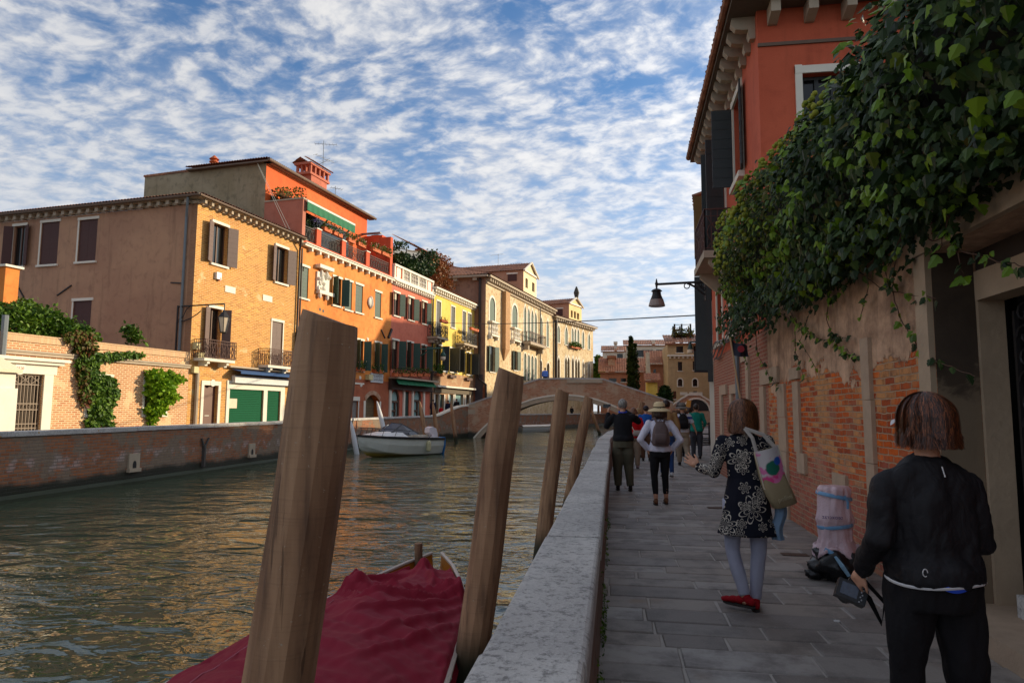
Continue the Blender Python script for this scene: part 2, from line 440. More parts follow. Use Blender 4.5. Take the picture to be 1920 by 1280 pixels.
# ---------------------------------------------------------------- quay walls
def poly_wall(name, label, line, ztop, thick, side, brick, cop_h=.12, over=.03, seg=1.9, zb=-2.4, cat='wall', stone=None, group=None, jit=.012):
    """brick wall along a polyline carrying a coping of separate stones; side=+1 body lies at +x of the line"""
    r = root(name, label, cat, (line[0][0], line[0][1], 0), group)
    wb = MB(); cb = MB(); rr = random.Random(3)
    for k, (a, b) in enumerate(zip(line[:-1], line[1:])):
        A, B = V((a[0], a[1], 0)), V((b[0], b[1], 0)); d = (B-A); L = d.length; d.normalize(); nn = V((d.y, -d.x, 0))*side
        za, zb_ = ztop(a[1]), ztop(b[1])
        wb.hexa([A+V((0, 0, zb)), B+V((0, 0, zb)), B+nn*thick+V((0, 0, zb)), A+nn*thick+V((0, 0, zb)),
                 A+V((0, 0, za-cop_h)), B+V((0, 0, zb_-cop_h)), B+nn*thick+V((0, 0, zb_-cop_h)), A+nn*thick+V((0, 0, za-cop_h))])
        t = 0
        while t < L-.01:
            s2 = min(L, t+seg*rr.uniform(.75, 1.15))
            if L-s2 < .5: s2 = L
            P, Q = A+d*(t+.006), A+d*(s2-.006)
            zp, zq = za+(zb_-za)*t/L, za+(zb_-za)*s2/L
            jz = rr.uniform(-jit, jit)*.5; jx = rr.uniform(-jit, jit)
            bv = .018; prof = [(-over, -cop_h+.004), (-over, -bv), (-over+bv*.35, -bv*.35), (-over+bv, 0), (thick+over-bv, 0), (thick+over-bv*.35, -bv*.35), (thick+over, -bv), (thick+over, -cop_h+.004)]
            i = len(cb.v)
            for (S, z) in ((P, zp), (Q, zq)):
                cb.v += [S+nn*(u+jx)+V((0, 0, z+v+jz)) for u, v in prof]
            n = len(prof)
            for q in range(n): cb.f.append((i+q, i+(q+1) % n, i+n+(q+1) % n, i+n+q))
            cb.f.append(tuple(range(i, i+n))); cb.f.append(tuple(range(i+2*n-1, i+n-1, -1)))
            t = s2
    mk('brick_face', wb, brick, r); mk('coping', cb, stone or M_STONE, r)
    return r
zl = lambda y: .93+max(0, min(y, 57)-18)*.0044
lw = poly_wall('quay_wall', 'long brick quay wall with white coping under the sunlit garden wall', [p for p in WL[:4]], zl, .36, -1, M_QUAYBR, .14, .05, 1.8)
RP = [(-.375, -4), (-.375, 18), (-.2, 24), (.8, 36), (2.6, 50), (3.9, 61.9)]
M_PARBR = m_brick('parapet_brick', srgb(112, 66, 48), srgb(150, 92, 62), srgb(104, 92, 76), srgb(120, 110, 98), .25, .07, .01, dark=.5, bump=.8)
rw = poly_wall('canal_parapet', 'low brick parapet with speckled grey stone coping beside the walkway', RP, lambda y: .88, .27, 1, M_PARBR, .13, .02, 1.75)
# drain stones and rusted iron ties in the quay wall (they move with it: parts)
def on_left_wall(px, py):
    d = ray(px, py)
    best = None
    for a, b in zip(WL[:3], WL[1:4]):
        A, B = V((a[0], a[1], 0)), V((b[0], b[1], 0)); dd = B-A; n = V((dd.y, -dd.x, 0)).normalized()
        t = (A-CAMP).dot(n)/d.dot(n); P = CAMP+d*t
        s_ = (P-A).dot(dd)/dd.length_squared
        if 0 <= s_ <= 1: best = (P, n, dd.normalized())
    return best
for (x0, y0, x1, y1) in ((239, 850, 259, 884), (465, 831, 476, 857)):
    P0, n, d = on_left_wall(x0, (y0+y1)/2); P1, _, _ = on_left_wall(x1, (y0+y1)/2)
    zt = on_left_wall((x0+x1)/2, y0)[0].z; zb2 = on_left_wall((x0+x1)/2, y1)[0].z
    c = (P0+P1)/2; c.z = (zt+zb2)/2; hw = (P1-P0).length/2
    m = MB(); m.obox(c+n*.02, d, n, V((0, 0, 1)), hw, .045, (zt-zb2)/2); m.obox(c+n*.05+V((0, 0, -(zt-zb2)*.40)), d, n, V((0, 0, 1)), hw*1.1, .07, (zt-zb2)*.1)
    ds = mk('drain_stone', m, M_STONE_B, lw)
    m = MB(); pts = [c+n*.071+d*(hw*.35*math.cos(t))+V((0, 0, -.06+hw*.5*math.sin(t))) for t in [math.pi*k/8 for k in range(9)]]
    pts = pts+[pts[-1]+V((0, 0, -.22)), pts[0]+V((0, 0, -.22))]
    m.poly(pts); mk('drain_hole', m, m_plain('dark_hole', (.01, .01, .01, 1)), ds)
P, n, d = on_left_wall(380, 850)
m = MB(); m.bar(P+n*.05+V((0, 0, -.5)), P+n*.05+V((0, 0, .35)), .12, .1, up=d); m.bar(P+n*.05+V((0, 0, .2)), P+n*.06+d*.28+V((0, 0, .6)), .06); m.bar(P+n*.05+V((0, 0, .2)), P+n*.06-d*.2+V((0, 0, .6)), .06)
mk('iron_tie', m, m_plain('grey_iron', srgb(80, 76, 72), .7), lw)
# algae ledge at the waterline
m = MB()
for a, b in zip(WL[:3], WL[1:4]):
    L = max(2, int((b[1]-a[1])/.5))
    for k in range(L):
        t0, t1 = k/L, (k+1)/L
        f = lambda t: (a[0]+(b[0]-a[0])*t, a[1]+(b[1]-a[1])*t)
        p, q = f(t0), f(t1)
        wd = lambda y: .16+.1*noise.noise(V((y*.7, 1, 2)))
        m.hexa([(p[0]-.05, p[1], -1.5), (p[0]+wd(p[1]), p[1], -1.5), (q[0]+wd(q[1]), q[1], -1.5), (q[0]-.05, q[1], -1.5),
                (p[0]-.05, p[1], -.72), (p[0]+wd(p[1])*.7, p[1], -.86), (q[0]+wd(q[1])*.7, q[1], -.86), (q[0]-.05, q[1], -.72)])
mk('algae_footing', m, m_plain('algae_stone', (.022, .030, .010, 1), .7, .5, 8, .6), lw)
# ---------------------------------------------------------------- facade tools
class Fac:
    def __init__(s, p, d):
        s.o = V((p[0], p[1], 0)); s.d = V((d[0], d[1], 0)).normalized(); s.n = V((s.d.y, -s.d.x, 0))
    def uz(s, px, py, out=0.0):
        d = ray(px, py); t = (s.o+s.n*out-CAMP).dot(s.n)/d.dot(s.n); P = CAMP+d*t
        return (P-s.o).dot(s.d), P.z
    def u(s, px, py, out=0.0): return s.uz(px, py, out)[0]
    def z(s, px, py, out=0.0): return s.uz(px, py, out)[1]
    def P(s, u, z, out=0.0): return s.o+s.d*u+s.n*out+V((0, 0, z))
    def box(s, m, u0, u1, z0, z1, o0, o1):
        m.hexa([s.P(u0, z0, o0), s.P(u1, z0, o0), s.P(u1, z0, o1), s.P(u0, z0, o1), s.P(u0, z1, o0), s.P(u1, z1, o0), s.P(u1, z1, o1), s.P(u0, z1, o1)])
    def back(s, du, do):      # parallel plane moved
        return Fac(s.P(du, 0, do), s.d)
    def perp(s, u=0.0, out=0.0):   # facade plane turned to face the camera side (-d)
        return Fac(s.P(u, 0, out), s.n)
def archpts(kind, a, b, top, n=10):
    w = b-a; c = (a+b)/2; r = w/2
    if kind == 'round': return [(c-r*math.cos(math.pi*k/n), top-r+r*math.sin(math.pi*k/n)) for k in range(n+1)]
    if kind == 'seg':
        h = w*.22; R = (r*r+h*h)/(2*h); al = math.asin(r/R)
        return [(c+R*math.sin(-al+2*al*k/n), top-R+R*math.cos(-al+2*al*k/n)) for k in range(n+1)]
    if kind == 'ogee':
        H = w*.95; pts = []
        for k in range(n+1):
            t = k/n; s = abs(2*t-1); x = c+(2*t-1)*r
            y = (1-s)
            f = math.sqrt(max(0, 1-s*s))*.62+.38*max(0, (1-s)*1.0)**2.2
            pts.append((x, top-H+H*f))
        return pts
def fwall(m, F, u0, u1, z0, z1, ops=(), depth=.22, out=0.0):
    ops = [o for o in ops if o[1] > u0 and o[0] < u1]
    us = sorted({u0, u1, *[min(max(o[0], u0), u1) for o in ops], *[min(max(o[1], u0), u1) for o in ops]})
    zs = sorted({z0, z1, *[min(max(o[2], z0), z1) for o in ops], *[min(max(o[3], z0), z1) for o in ops]})
    for a, b in zip(us[:-1], us[1:]):
        for c, d in zip(zs[:-1], zs[1:]):
            mu, mz = (a+b)/2, (c+d)/2
            if b-a < 1e-4 or d-c < 1e-4: continue
            if any(o[0] < mu < o[1] and o[2] < mz < o[3] for o in ops): continue
            m.quad(F.P(a, c, out), F.P(b, c, out), F.P(b, d, out), F.P(a, d, out))
    for o in ops:
        a, b, c, d = o[:4]; kind = o[4] if len(o) > 4 else 'rect'
        dp = o[5] if len(o) > 5 else depth
        if kind == 'rect': outl = [(a, d), (b, d)]
        else:
            outl = archpts(kind, a, b, d)
            for (p, q) in zip(outl[:-1], outl[1:]):
                if d-max(p[1], q[1]) > 1e-4 or True:
                    m.quad(F.P(p[0], p[1], out), F.P(q[0], q[1], out), F.P(q[0], d, out), F.P(p[0], d, out))
        full = [(a, c)]+outl+[(b, c)]
        for p, q in zip(full, full[1:]+full[:1]):
            m.quad(F.P(p[0], p[1], out), F.P(q[0], q[1], out), F.P(q[0], q[1], out-dp), F.P(p[0], p[1], out-dp))
def f_glass(nt, b):
    p = TC(nt, 'Object')
    n = NOI(nt, p, .8, 2)
    setb(nt, b, (.012, .014, .014, 1), .08, n, .05, .02)
M_GLASS = newmat('window_glass', f_glass)
M_DARK = m_plain('dark_interior', (.012, .010, .009, 1), .9)
M_FRAMEB = m_plain('brown_window_frame', srgb(92, 62, 44), .6, .2, 8)
M_FRAMEW = m_plain('pale_window_frame', srgb(188, 184, 170), .6, .15, 8)
M_SHB = m_plain('brown_shutter_paint', srgb(104, 84, 76), .65, .12, 6, .2)
M_SHR = m_plain('dark_red_shutter_paint', srgb(74, 38, 30), .65, .15, 6, .2)
M_SHG = m_plain('green_shutter_paint', srgb(46, 74, 62), .6, .18, 6, .2)
M_SHK = m_plain('dark_green_shutter_paint', srgb(52, 56, 56), .6, .18, 6, .2)
M_SHP = m_plain('palace_green_shutter', srgb(62, 88, 76), .65, .25, 5, .3)
M_IRON = m_plain('black_iron', srgb(34, 30, 30), .6, .2, 20)
M_IRONB = m_plain('rusty_brown_iron', srgb(84, 54, 46), .7, .25, 20)
M_CURT = m_plain('cream_curtain', srgb(214, 206, 180), .9, .1, 10)
M_ZINC = m_plain('grey_drainpipe', srgb(112, 120, 124), .5, .12, 6)
M_GUT = m_plain('brown_gutter', srgb(106, 84, 66), .6, .25, 4)
M_BLACKPIPE = m_plain('dark_drainpipe', srgb(50, 38, 32), .6, .2, 6)
def board(m, F, u, z0, z1, out, ang, wd, th=.035, sgn=1):
    """a shutter leaf hinged at (u,out): ang 0 = closed towards +u*sgn, 180 = folded flat on the wall"""
    a = rad(ang); du = math.cos(a)*sgn; do = math.sin(a)
    A = F.P(u, 0, out); D = F.d*du+F.n*do; W = D.cross(V((0, 0, 1))).normalized()*th/2
    B = A+D*wd
    for (s, t, zz0, zz1) in ((0, 1, z0, z1),):
        p, q = A+D*wd*s, A+D*wd*t
        m.hexa([p-W+V((0, 0, zz0)), q-W+V((0, 0, zz0)), q+W+V((0, 0, zz0)), p+W+V((0, 0, zz0)), p-W+V((0, 0, zz1)), q-W+V((0, 0, zz1)), q+W+V((0, 0, zz1)), p+W+V((0, 0, zz1))])
    # planks: thin raised battens and two strap hinges
    H = z1-z0
    nb = 8
    for k in range(1, nb):
        z = z0+H*k/nb
        for sg in (-1, 1):
            p, q = A+D*wd*.03+W*(1.15*sg), A+D*wd*.97+W*(1.15*sg)
            m.bar(p+V((0, 0, z)), q+V((0, 0, z)), .006, .014)
def window(par, F, a, b, c, d, kind='rect', sh=None, angL=165, angR=165, shm=None, frm=None, sill=True, lintel=True, jambs=False, depth=.2,
           stone=None, curtain=False, mull=2, trans=0, name='window', shl=None, glass=True, far=False, surround=None):
    """one window as a part: glass, with frame, sill, lintel and shutters as sub-parts. returns the opening."""
    stone = stone or M_STONE_W; shm = shm or M_SHG; frm = frm or M_FRAMEB
    m = MB(); g = -depth+.01; w = b-a
    if kind == 'rect': pts = [(a, c), (b, c), (b, d), (a, d)]
    else: pts = [(a, c), (b, c)]+archpts(kind, a, b, d)[::-1]
    m.poly([F.P(u, z, g) for u, z in pts])
    W = mk(name, m, M_GLASS if glass else M_DARK, par)
    if not far:
        m = MB(); t = min(.06, w*.07)
        top = d if kind == 'rect' else d-w*.5
        F.box(m, a, a+t, c, top, g+.002, g+.05); F.box(m, b-t, b, c, top, g+.002, g+.05)
        F.box(m, a+t, b-t, c, c+t, g+.002, g+.05)
        if kind == 'rect': F.box(m, a+t, b-t, d-t, d, g+.002, g+.05)
        else:
            ap = archpts(kind, a+t*.5, b-t*.5, d-t*.5)
            m.tube([F.P(u, z, g+.025) for u, z in ap], t*.5, 5)
        for k in range(1, mull):
            u = a+w*k/mull; F.box(m, u-t*.6, u+t*.6, c+t, d-t-(0 if kind == 'rect' else w*.02), g+.004, g+.045)
        for k in range(trans):
            z = c+(d-c)*(k+1)/(trans+1); F.box(m, a+t, b-t, z-t*.4, z+t*.4, g+.003, g+.04)
        mk('frame', m, frm, W)
    if sill:
        m = MB(); F.box(m, a-.12, b+.12, c-.12, c-.002, -.02, .12); mk('sill', m, stone, W)
    if lintel and kind == 'rect':
        m = MB(); F.box(m, a-.12, b+.12, d+.002, d+.16, -.02, .05); mk('lintel', m, stone, W)
    if jambs:
        m = MB(); j = .12 if jambs is True else jambs
        top = d if kind == 'rect' else archpts(kind, a, b, d)[0][1]
        F.box(m, a-j, a-.002, c, top+.16 if kind == 'rect' else top, -.02, .03); F.box(m, b+.002, b+j, c, top+.16 if kind == 'rect' else top, -.02, .03)
        if kind != 'rect':
            ip = archpts(kind, a, b, d+.003); op_ = archpts(kind, a-j, b+j, d+j*(1 if kind == 'round' else 1.8))
            for k in range(len(ip)-1):
                m.hexa([F.P(*ip[k], -.02), F.P(*ip[k+1], -.02), F.P(*op_[k+1], -.02), F.P(*op_[k], -.02), F.P(*ip[k], .035), F.P(*ip[k+1], .035), F.P(*op_[k+1], .035), F.P(*op_[k], .035)])
        mk('surround', m, stone, W)
    if curtain:
        m = MB(); 
        m.grid(lambda s, t: F.P(a+w*(.12+.55*s), d-.02-(d-c)*.28*t, g+.07+.02*math.sin(s*22)), 12, 2)
        mk('curtain', m, M_CURT, W)
    if sh == 'open':
        lw_ = shl or w/2
        for sg, u, an in ((1, a-.01, angL), (-1, b+.01, angR)):
            if an is None: continue
            m = MB(); board(m, F, u, c+.02, d-.01, .05, an, lw_, sgn=sg); mk('shutter', m, shm, W)
    elif sh == 'closed':
        for sg, u in ((1, a+.005), (-1, b-.005)):
            m = MB(); board(m, F, u, c+.01, d-.01, -.07, 0, w/2-.008, sgn=sg); mk('shutter', m, shm, W)
    elif sh == 'arch':
        for q in (0, 1):
            m = MB(); pp = archpts(kind, a+.01, b-.01, d-.01)
            half = [p for p in pp if (p[0] <= (a+b)/2+1e-6) == (q == 0) or abs(p[0]-(a+b)/2) < 1e-5]
            mid = (a+b)/2+(-.006 if q == 0 else .006)
            if q == 0: poly = [(a+.01, c+.01)]+[p for p in half if p[0] < mid]+[(mid, d-.02), (mid, c+.01)]
            else: poly = [(mid, c+.01), (mid, d-.02)]+[p for p in half if p[0] > mid]+[(b-.01, c+.01)]
            m.prism([F.P(u, z, -.10) for u, z in poly], F.n*.04)
            mk('shutter', m, shm, W)
    return (a, b, c, d, kind, depth)
def pxwin(F, xl, xr, yt, yb):
    ym = (yt+yb)/2; xc = (xl+xr)/2
    return (F.u(xl, ym), F.u(xr, ym), F.z(xc, yb), F.z(xc, yt))
# --- roof tiles: rows of overlapping half pipes
def f_tile(nt, b):
    p = TC(nt, 'Object'); n = NOI(nt, p, 4.5, 4, .7); m = NOI(nt, p, .7, 4)
    c = RAMP(nt, n, (.25, srgb(92, 60, 44)), (.45, srgb(150, 94, 66)), (.6, srgb(178, 122, 88)), (.8, srgb(150, 120, 96)))
    c = MIX(nt, SM(nt, m, .45, .7), c, srgb(120, 84, 66))
    c = MIX(nt, SM(nt, NOI(nt, p, 9, 3), .62, .7), c, srgb(74, 62, 50))
    setb(nt, b, c, .85, n, .4, .02)
M_TILE = newmat('terracotta_roof_tiles', f_tile)
def tiles(m, O, U, S, LU, LS, w=.22, row=.42, amp=None, seg=6, clip=None):
    """O corner at eave, U unit along eave, S unit up the slope"""
    O, U, S = V(O), V(U).normalized(), V(S).normalized(); Nn = U.cross(S).normalized()
    if Nn.z < 0: Nn = -Nn
    amp = amp or (w*.34 if w < .4 else w*.16); nu = max(1, int(round(LU/w))); w = LU/nu; nr = max(1, int(LS/row))
    rr = random.Random(int(LU*10))
    prev = None
    for r in range(nr):
        s0, s1 = r*row, min(LS, (r+1)*row+.05)
        for ed, (s, lift) in enumerate(((s0, .03 if w < .4 else .015), (s1, .0))):
            i = len(m.v)
            for k in range(nu*seg+1):
                u = k*w/seg; ph = (k % seg)/seg
                h = amp*math.sin(math.pi*ph)**.8 if ph < .5 else amp*.0
                h = amp*abs(math.sin(math.pi*ph))**.7
                uu, ss = u, s
                if clip: uu, ss = clip(u, s)
                m.v.append(O+U*uu+S*(ss+rr.uniform(-.012, .012) if ed == 0 else ss)+Nn*(h+lift))
            if ed == 1:
                n = nu*seg+1
                for k in range(n-1): m.f.append((i-n+k, i-n+k+1, i+k+1, i+k))
def modillions(m, F, u0, u1, z, step=.5, w=.14, h=.16, d=.28, out=0.0):
    n = max(1, int((u1-u0)/step))
    for k in range(n):
        u = u0+(k+.5)*(u1-u0)/n
        F.box(m, u-w/2, u+w/2, z-h, z, out, out+d)
def gutter(m, F, u0, u1, z, out, r=.07):
    m.tube([F.P(u0, z, out), F.P(u1, z, out)], r, 8)
def pipe(m, pts, r=.05): m.tube(pts, r, 7)
def leaf_mat(name, cols, rough=.5, trans=.15):
    def f(nt, b):
        gi = N(nt, 'NewGeometry').outputs['Random Per Island']; p = TC(nt, 'Object')
        c = RAMP(nt, gi, *[(k/(len(cols)-1), q) for k, q in enumerate(cols)])
        c = MIX(nt, SM(nt, NOI(nt, p, 1.4, 3), .4, .65), c, MIX(nt, .5, c, cols[0]))
        setb(nt, b, c, rough); b.inputs['Specular IOR Level'].default_value = .22
        b.inputs['Subsurface Weight'].default_value = 0
        tr = N(nt, 'BsdfTranslucent', {'Color': c}); mx = N(nt, 'MixShader', {0: trans, 1: b.outputs[0], 2: tr.outputs[0]})
        o = [n for n in nt.nodes if n.type == 'OUTPUT_MATERIAL'][0]; nt.links.new(mx.outputs[0], o.inputs[0])
    return newmat(name, f)
M_LF = leaf_mat('hedge_leaves', [srgb(46, 74, 22), srgb(72, 104, 30), srgb(104, 134, 36), srgb(60, 90, 34)])
M_LFY = leaf_mat('bright_leaves', [srgb(90, 130, 20), srgb(130, 170, 34), srgb(160, 190, 50), srgb(100, 144, 30)], .5, .25)
M_LFR = leaf_mat('autumn_vine_leaves', [srgb(60, 84, 26), srgb(90, 108, 34), srgb(110, 70, 40), srgb(96, 46, 34), srgb(84, 110, 36)], .55, .2)
M_LFD = leaf_mat('dark_leaves', [srgb(28, 48, 24), srgb(44, 68, 30), srgb(60, 84, 36), srgb(34, 56, 28)])
M_FLOW = leaf_mat('white_pink_flowers', [srgb(220, 200, 190), srgb(226, 150, 150), srgb(200, 60, 70)], .6, .1)
def leaves(m, pts, size, rng, jit=.5, normal=None, droop=0.0):
    """one small six-point folded leaf per point"""
    for p in pts:
        s = size*rng.uniform(1-jit, 1+jit)
        if normal is None:
            n = V((rng.gauss(0, 1), rng.gauss(0, 1), rng.gauss(.3, 1))).normalized()
        else:
            n = (V(normal)+V((rng.gauss(0, .55), rng.gauss(0, .55), rng.gauss(0, .55)))).normalized()
        t = V((rng.gauss(0, 1), rng.gauss(0, 1), rng.gauss(-droop, 1))); t = (t-n*t.dot(n))
        if t.length < 1e-3: continue
        t.normalize(); b = n.cross(t)
        p = V(p); i = len(m.v)
        m.v += [p, p+t*s*.35+b*s*.32+n*s*.08, p+t*s*.75+b*s*.22+n*s*.05, p+t*s, p+t*s*.75-b*s*.22+n*s*.05, p+t*s*.35-b*s*.32+n*s*.08]
        m.f += [(i, i+1, i+2, i+3), (i, i+3, i+4, i+5)]
def blobpts(rng, c, r, n, shell=.5):
    out = []
    while len(out) < n:
        q = V((rng.uniform(-1, 1), rng.uniform(-1, 1), rng.uniform(-1, 1))); L = q.length
        if L > 1 or L < shell*rng.random(): continue
        out.append(V(c)+V((q.x*r[0], q.y*r[1], q.z*r[2])))
    return out
def railing(m, pts, z0, z1, step=.12, th=.02, scroll=False, top=.035):
    """iron railing along a polyline of (x,y) vectors"""
    for A, B in zip(pts[:-1], pts[1:]):
        A, B = V(A), V(B); L = (B-A).length; n = max(2, int(L/step)); d = (B-A)/L
        m.bar(A+V((0, 0, z1)), B+V((0, 0, z1)), top); m.bar(A+V((0, 0, z0+.06)), B+V((0, 0, z0+.06)), th*1.2)
        m.bar(A+V((0, 0, z1-.16)), B+V((0, 0, z1-.16)), th)
        for k in range(n+1):
            p = A+d*(L*k/n); m.bar(p+V((0, 0, z0)), p+V((0, 0, z1)), th)
        if scroll:
            H = z1-.16-z0-.06; n2 = max(1, int(round(L/.42)))
            for k in range(n2):
                c = A+d*(L*(k+.5)/n2)+V((0, 0, z0+.06+H/2)); R = min(L/n2*.42, H*.42)
                m.tube([c+d*(R*math.cos(t))+V((0, 0, R*math.sin(t))) for t in [2*math.pi*q/10 for q in range(11)]], th*.55, 4)
                m.bar(c-d*R+V((0, 0, -H/2)), c+d*R+V((0, 0, H/2)), th*.9); m.bar(c+d*R+V((0, 0, -H/2)), c-d*R+V((0, 0, H/2)), th*.9)
def frail(m, F, u0, u1, z0, z1, out, **k):
    railing(m, [F.P(u0, 0, .02), F.P(u0, 0, out), F.P(u1, 0, out), F.P(u1, 0, .02)], z0, z1, **k)
# ---------------------------------------------------------------- left bank houses
F0 = Fac((-22.4366, 34), (.144353, 1))
U0 = -.4
UOR = F0.u(564, 458)           # joint of the brick house and the orange house
UPK = F0.u(733.5, 600); UYE = F0.u(808, 640); UYE1 = F0.u(889, 640)
ZE = 13.1
M_YBR = m_brick('yellow_brick', srgb(178, 114, 46), srgb(238, 184, 90), srgb(180, 100, 50), srgb(214, 184, 132), .34, .10, .014, patch=srgb(214, 184, 132), patch_lo=.62, dark=.22, bump=.4)
M_GBR = m_brick('garden_brick', srgb(178, 108, 66), srgb(222, 174, 120), srgb(170, 96, 60), srgb(226, 200, 160), .30, .095, .02, patch=srgb(216, 180, 132), patch_lo=.55, dark=.25, bump=.5)
M_MAUVE = m_plaster('mauve_render', srgb(172, 130, 102), srgb(146, 108, 86), srgb(186, 144, 112), .5)
M_ORANGE = m_plaster('orange_render', srgb(212, 124, 50), srgb(192, 102, 42), srgb(222, 144, 70), .3, fade=.7)
M_RED = m_plaster('red_orange_render', srgb(210, 92, 38), srgb(190, 80, 34), srgb(224, 108, 48), .25)
M_PINKBR = m_plaster('pink_brown_render', srgb(176, 106, 84), srgb(158, 92, 74), srgb(186, 118, 96), .2)
M_GREY = m_plaster('grey_render', srgb(146, 130, 100), srgb(116, 106, 84), srgb(164, 148, 120), .5, fade=.7)
M_PINK = m_plaster('pink_render', srgb(204, 108, 82), srgb(186, 92, 70), srgb(214, 122, 96), .3)
M_YEL = m_plaster('yellow_render', srgb(228, 190, 78), srgb(212, 172, 70), srgb(236, 206, 104), .22)
M_BASE = m_plaster('brick_red_base_render', srgb(162, 84, 52), srgb(140, 72, 48), srgb(178, 104, 70), .5)
def solid_sides(m, F, u0, u1, z0, z1, depth, skip_front=True, top=True):
    P = [F.P(u0, z0, 0), F.P(u1, z0, 0), F.P(u1, z0, -depth), F.P(u0, z0, -depth)]
    T = [p+V((0, 0, z1-z0)) for p in P]
    m.quad(P[1], P[2], T[2], T[1]); m.quad(P[2], P[3], T[3], T[2]); m.quad(P[3], P[0], T[0], T[3])
    if top: m.quad(T[0], T[1], T[2], T[3])
# ---- brick and mauve house at the corner
h1 = root('corner_house', 'corner house with mauve rendered side and sunlit yellow brick front', 'house', F0.P(U0, 0, 0))
ops = []
for (xl, xr, yt, yb, nm) in ((398, 426, 421, 497, 'window'), (516.5, 538.5, 464, 531, 'window')):
    a, b, c, d = pxwin(F0, xl, xr, yt, yb)
    ops.append(window(h1, F0, a, b, c, d, sh='open', angL=158, angR=160, shm=M_SHB, depth=.28, shl=(b-a)*.52, frm=M_FRAMEB))
a, b, c, d = pxwin(F0, 391, 414, 578, 672)
ops.append(window(h1, F0, a, b, c, d, sh='open', angL=165, angR=120, shm=M_SHB, depth=.3, sill=False, name='balcony_door'))
a, b, c, d = pxwin(F0, 508.5, 529, 603, 685)
ops.append(window(h1, F0, a, b, c, d, sh='closed', shm=M_SHB, depth=.3, sill=False, jambs=.1, name='balcony_door'))
# balconies
for (xl, xr, yr, yf, label) in ((372, 437, 634, 672, 0), (493, 546, 652, 685, 1)):
    out = .75
    a, b = F0.u(xl, yf, out*.6), F0.u(xr, yf, out*.6); zf = F0.z((xl+xr)/2, yf, out); zr = zf+1.0
    m = MB(); F0.box(m, a+.15, b-.15, zf-.16, zf, -.02, out-.04)
    for q in (.22, .78):
        u = a+(b-a)*q; F0.box(m, u-.1, u+.1, zf-.42, zf-.16, -.02, .45); F0.box(m, u-.1, u+.1, zf-.3, zf-.16, .45, .6)
    bal = mk('balcony', m, M_STONE_W, h1)
    m = MB(); frail(m, F0, a+.12, b-.12, zf, zr, out, step=.13, th=.022, scroll=True); mk('railing', m, M_IRONB, bal)
# ground floor
gz = -.05
ud0, ud1 = F0.u(380, 760), F0.u(407, 760); zdt = F0.z(392, 722)
ops.append((ud0, ud1, gz, zdt, 'rect', .25))
m = MB(); F0.box(m, ud0, ud1, gz, zdt, -.24, -.18)
for k in range(2): F0.box(m, ud0+.12, ud1-.3, .25+k*1.2, 1.25+k*1.15, -.18, -.165)
dr = mk('door', m, m_plain('brown_door_paint', srgb(98, 62, 48), .5, .1, 4), h1)
m = MB(); F0.box(m, ud0+.35, ud0+.7, 1.15, 1.2, -.18, -.15); mk('letter_slot', m, M_FRAMEW, dr)
m = MB(); F0.box(m, ud0-.2, ud0-.003, gz, zdt+.25, -.02, .05); F0.box(m, ud1+.003, ud1+.2, gz, zdt+.25, -.02, .05); F0.box(m, ud0-.002, ud1+.002, zdt+.003, zdt+.25, -.02, .045)
mk('door_surround', m, M_STONE_W, h1)
sh_z = F0.z(460, 730)
for (xl, xr) in ((428.5, 492), (499.5, 524)):
    a, b = F0.u(xl, 765), F0.u(xr, 765); ops.append((a, b, gz, sh_z, 'rect', .12))
    m = MB(); n = 26
    for k in range(n):
        z0, z1 = gz+(sh_z-gz)*k/n, gz+(sh_z-gz)*(k+1)/n
        m.hexa([F0.P(a, z0, -.1), F0.P(b, z0, -.1), F0.P(b, z0, -.05), F0.P(a, z0, -.05), F0.P(a, z1-.01, -.1), F0.P(b, z1-.01, -.1), F0.P(b, z1-.01, -.075), F0.P(a, z1-.01, -.075)])
    rs_ = mk('roller_shutter', m, m_plain('green_roller_paint', srgb(14, 84, 54), .8, .12, 2, spec=.15), h1)
    if xl < 450:
        m = MB(); F0.box(m, a+.02, a+.75, F0.z(437, 765), F0.z(437, 747), -.045, -.035)
        pn = mk('paper_notice', m, m_plain('paper', srgb(224, 206, 180), .8), rs_)
        m = MB()
        for k in range(4): F0.box(m, a+.08, a+.68-.1*(k % 2), F0.z(437, 761-k*3.6), F0.z(437, 762-k*3.6)+.03, -.033, -.031)
        mk('notice_lines', m, m_plain('faded_red_print', srgb(190, 120, 100), .8), pn)
m = MB(); ua, ub = F0.u(424, 740), F0.u(533, 740); zt = F0.z(480, 716)
F0.box(m, ua, F0.u(428.2, 765), gz, zt, -.02, .05); F0.box(m, F0.u(492.3, 765), F0.u(499.3, 765), gz, sh_z+.003, -.02, .052); F0.box(m, F0.u(524.3, 765), ub, gz, zt, -.02, .05)
F0.box(m, F0.u(428.3, 765), F0.u(524.2, 765), sh_z+.003, zt, -.02, .048)
mk('shop_surround', m, M_STONE_W, h1)
a, b = F0.u(431, 706), F0.u(548, 722); zt = F0.z(480, 697); zb = F0.z(480, 716)
m = MB(); m.quad(F0.P(a, zt, .1), F0.P(b, zt, .1), F0.P(b, zt-.14, .75), F0.P(a, zt-.14, .75)); m.quad(F0.P(a, zt+.04, .1), F0.P(b, zt+.04, .1), F0.P(b, zt-.10, .76), F0.P(a, zt-.10, .76)); F0.box(m, a, b, zt-.24, zt-.1, .745, .77)
aw = mk('awning', m, m_plain('blue_awning_cloth', srgb(40, 76, 124), .85), h1)
m = MB(); F0.box(m, a+.1, b-.1, zt-.75, zt-.32, .05, .3); mk('awning_box', m, m_plain('white_metal', srgb(206, 210, 210), .5), aw)
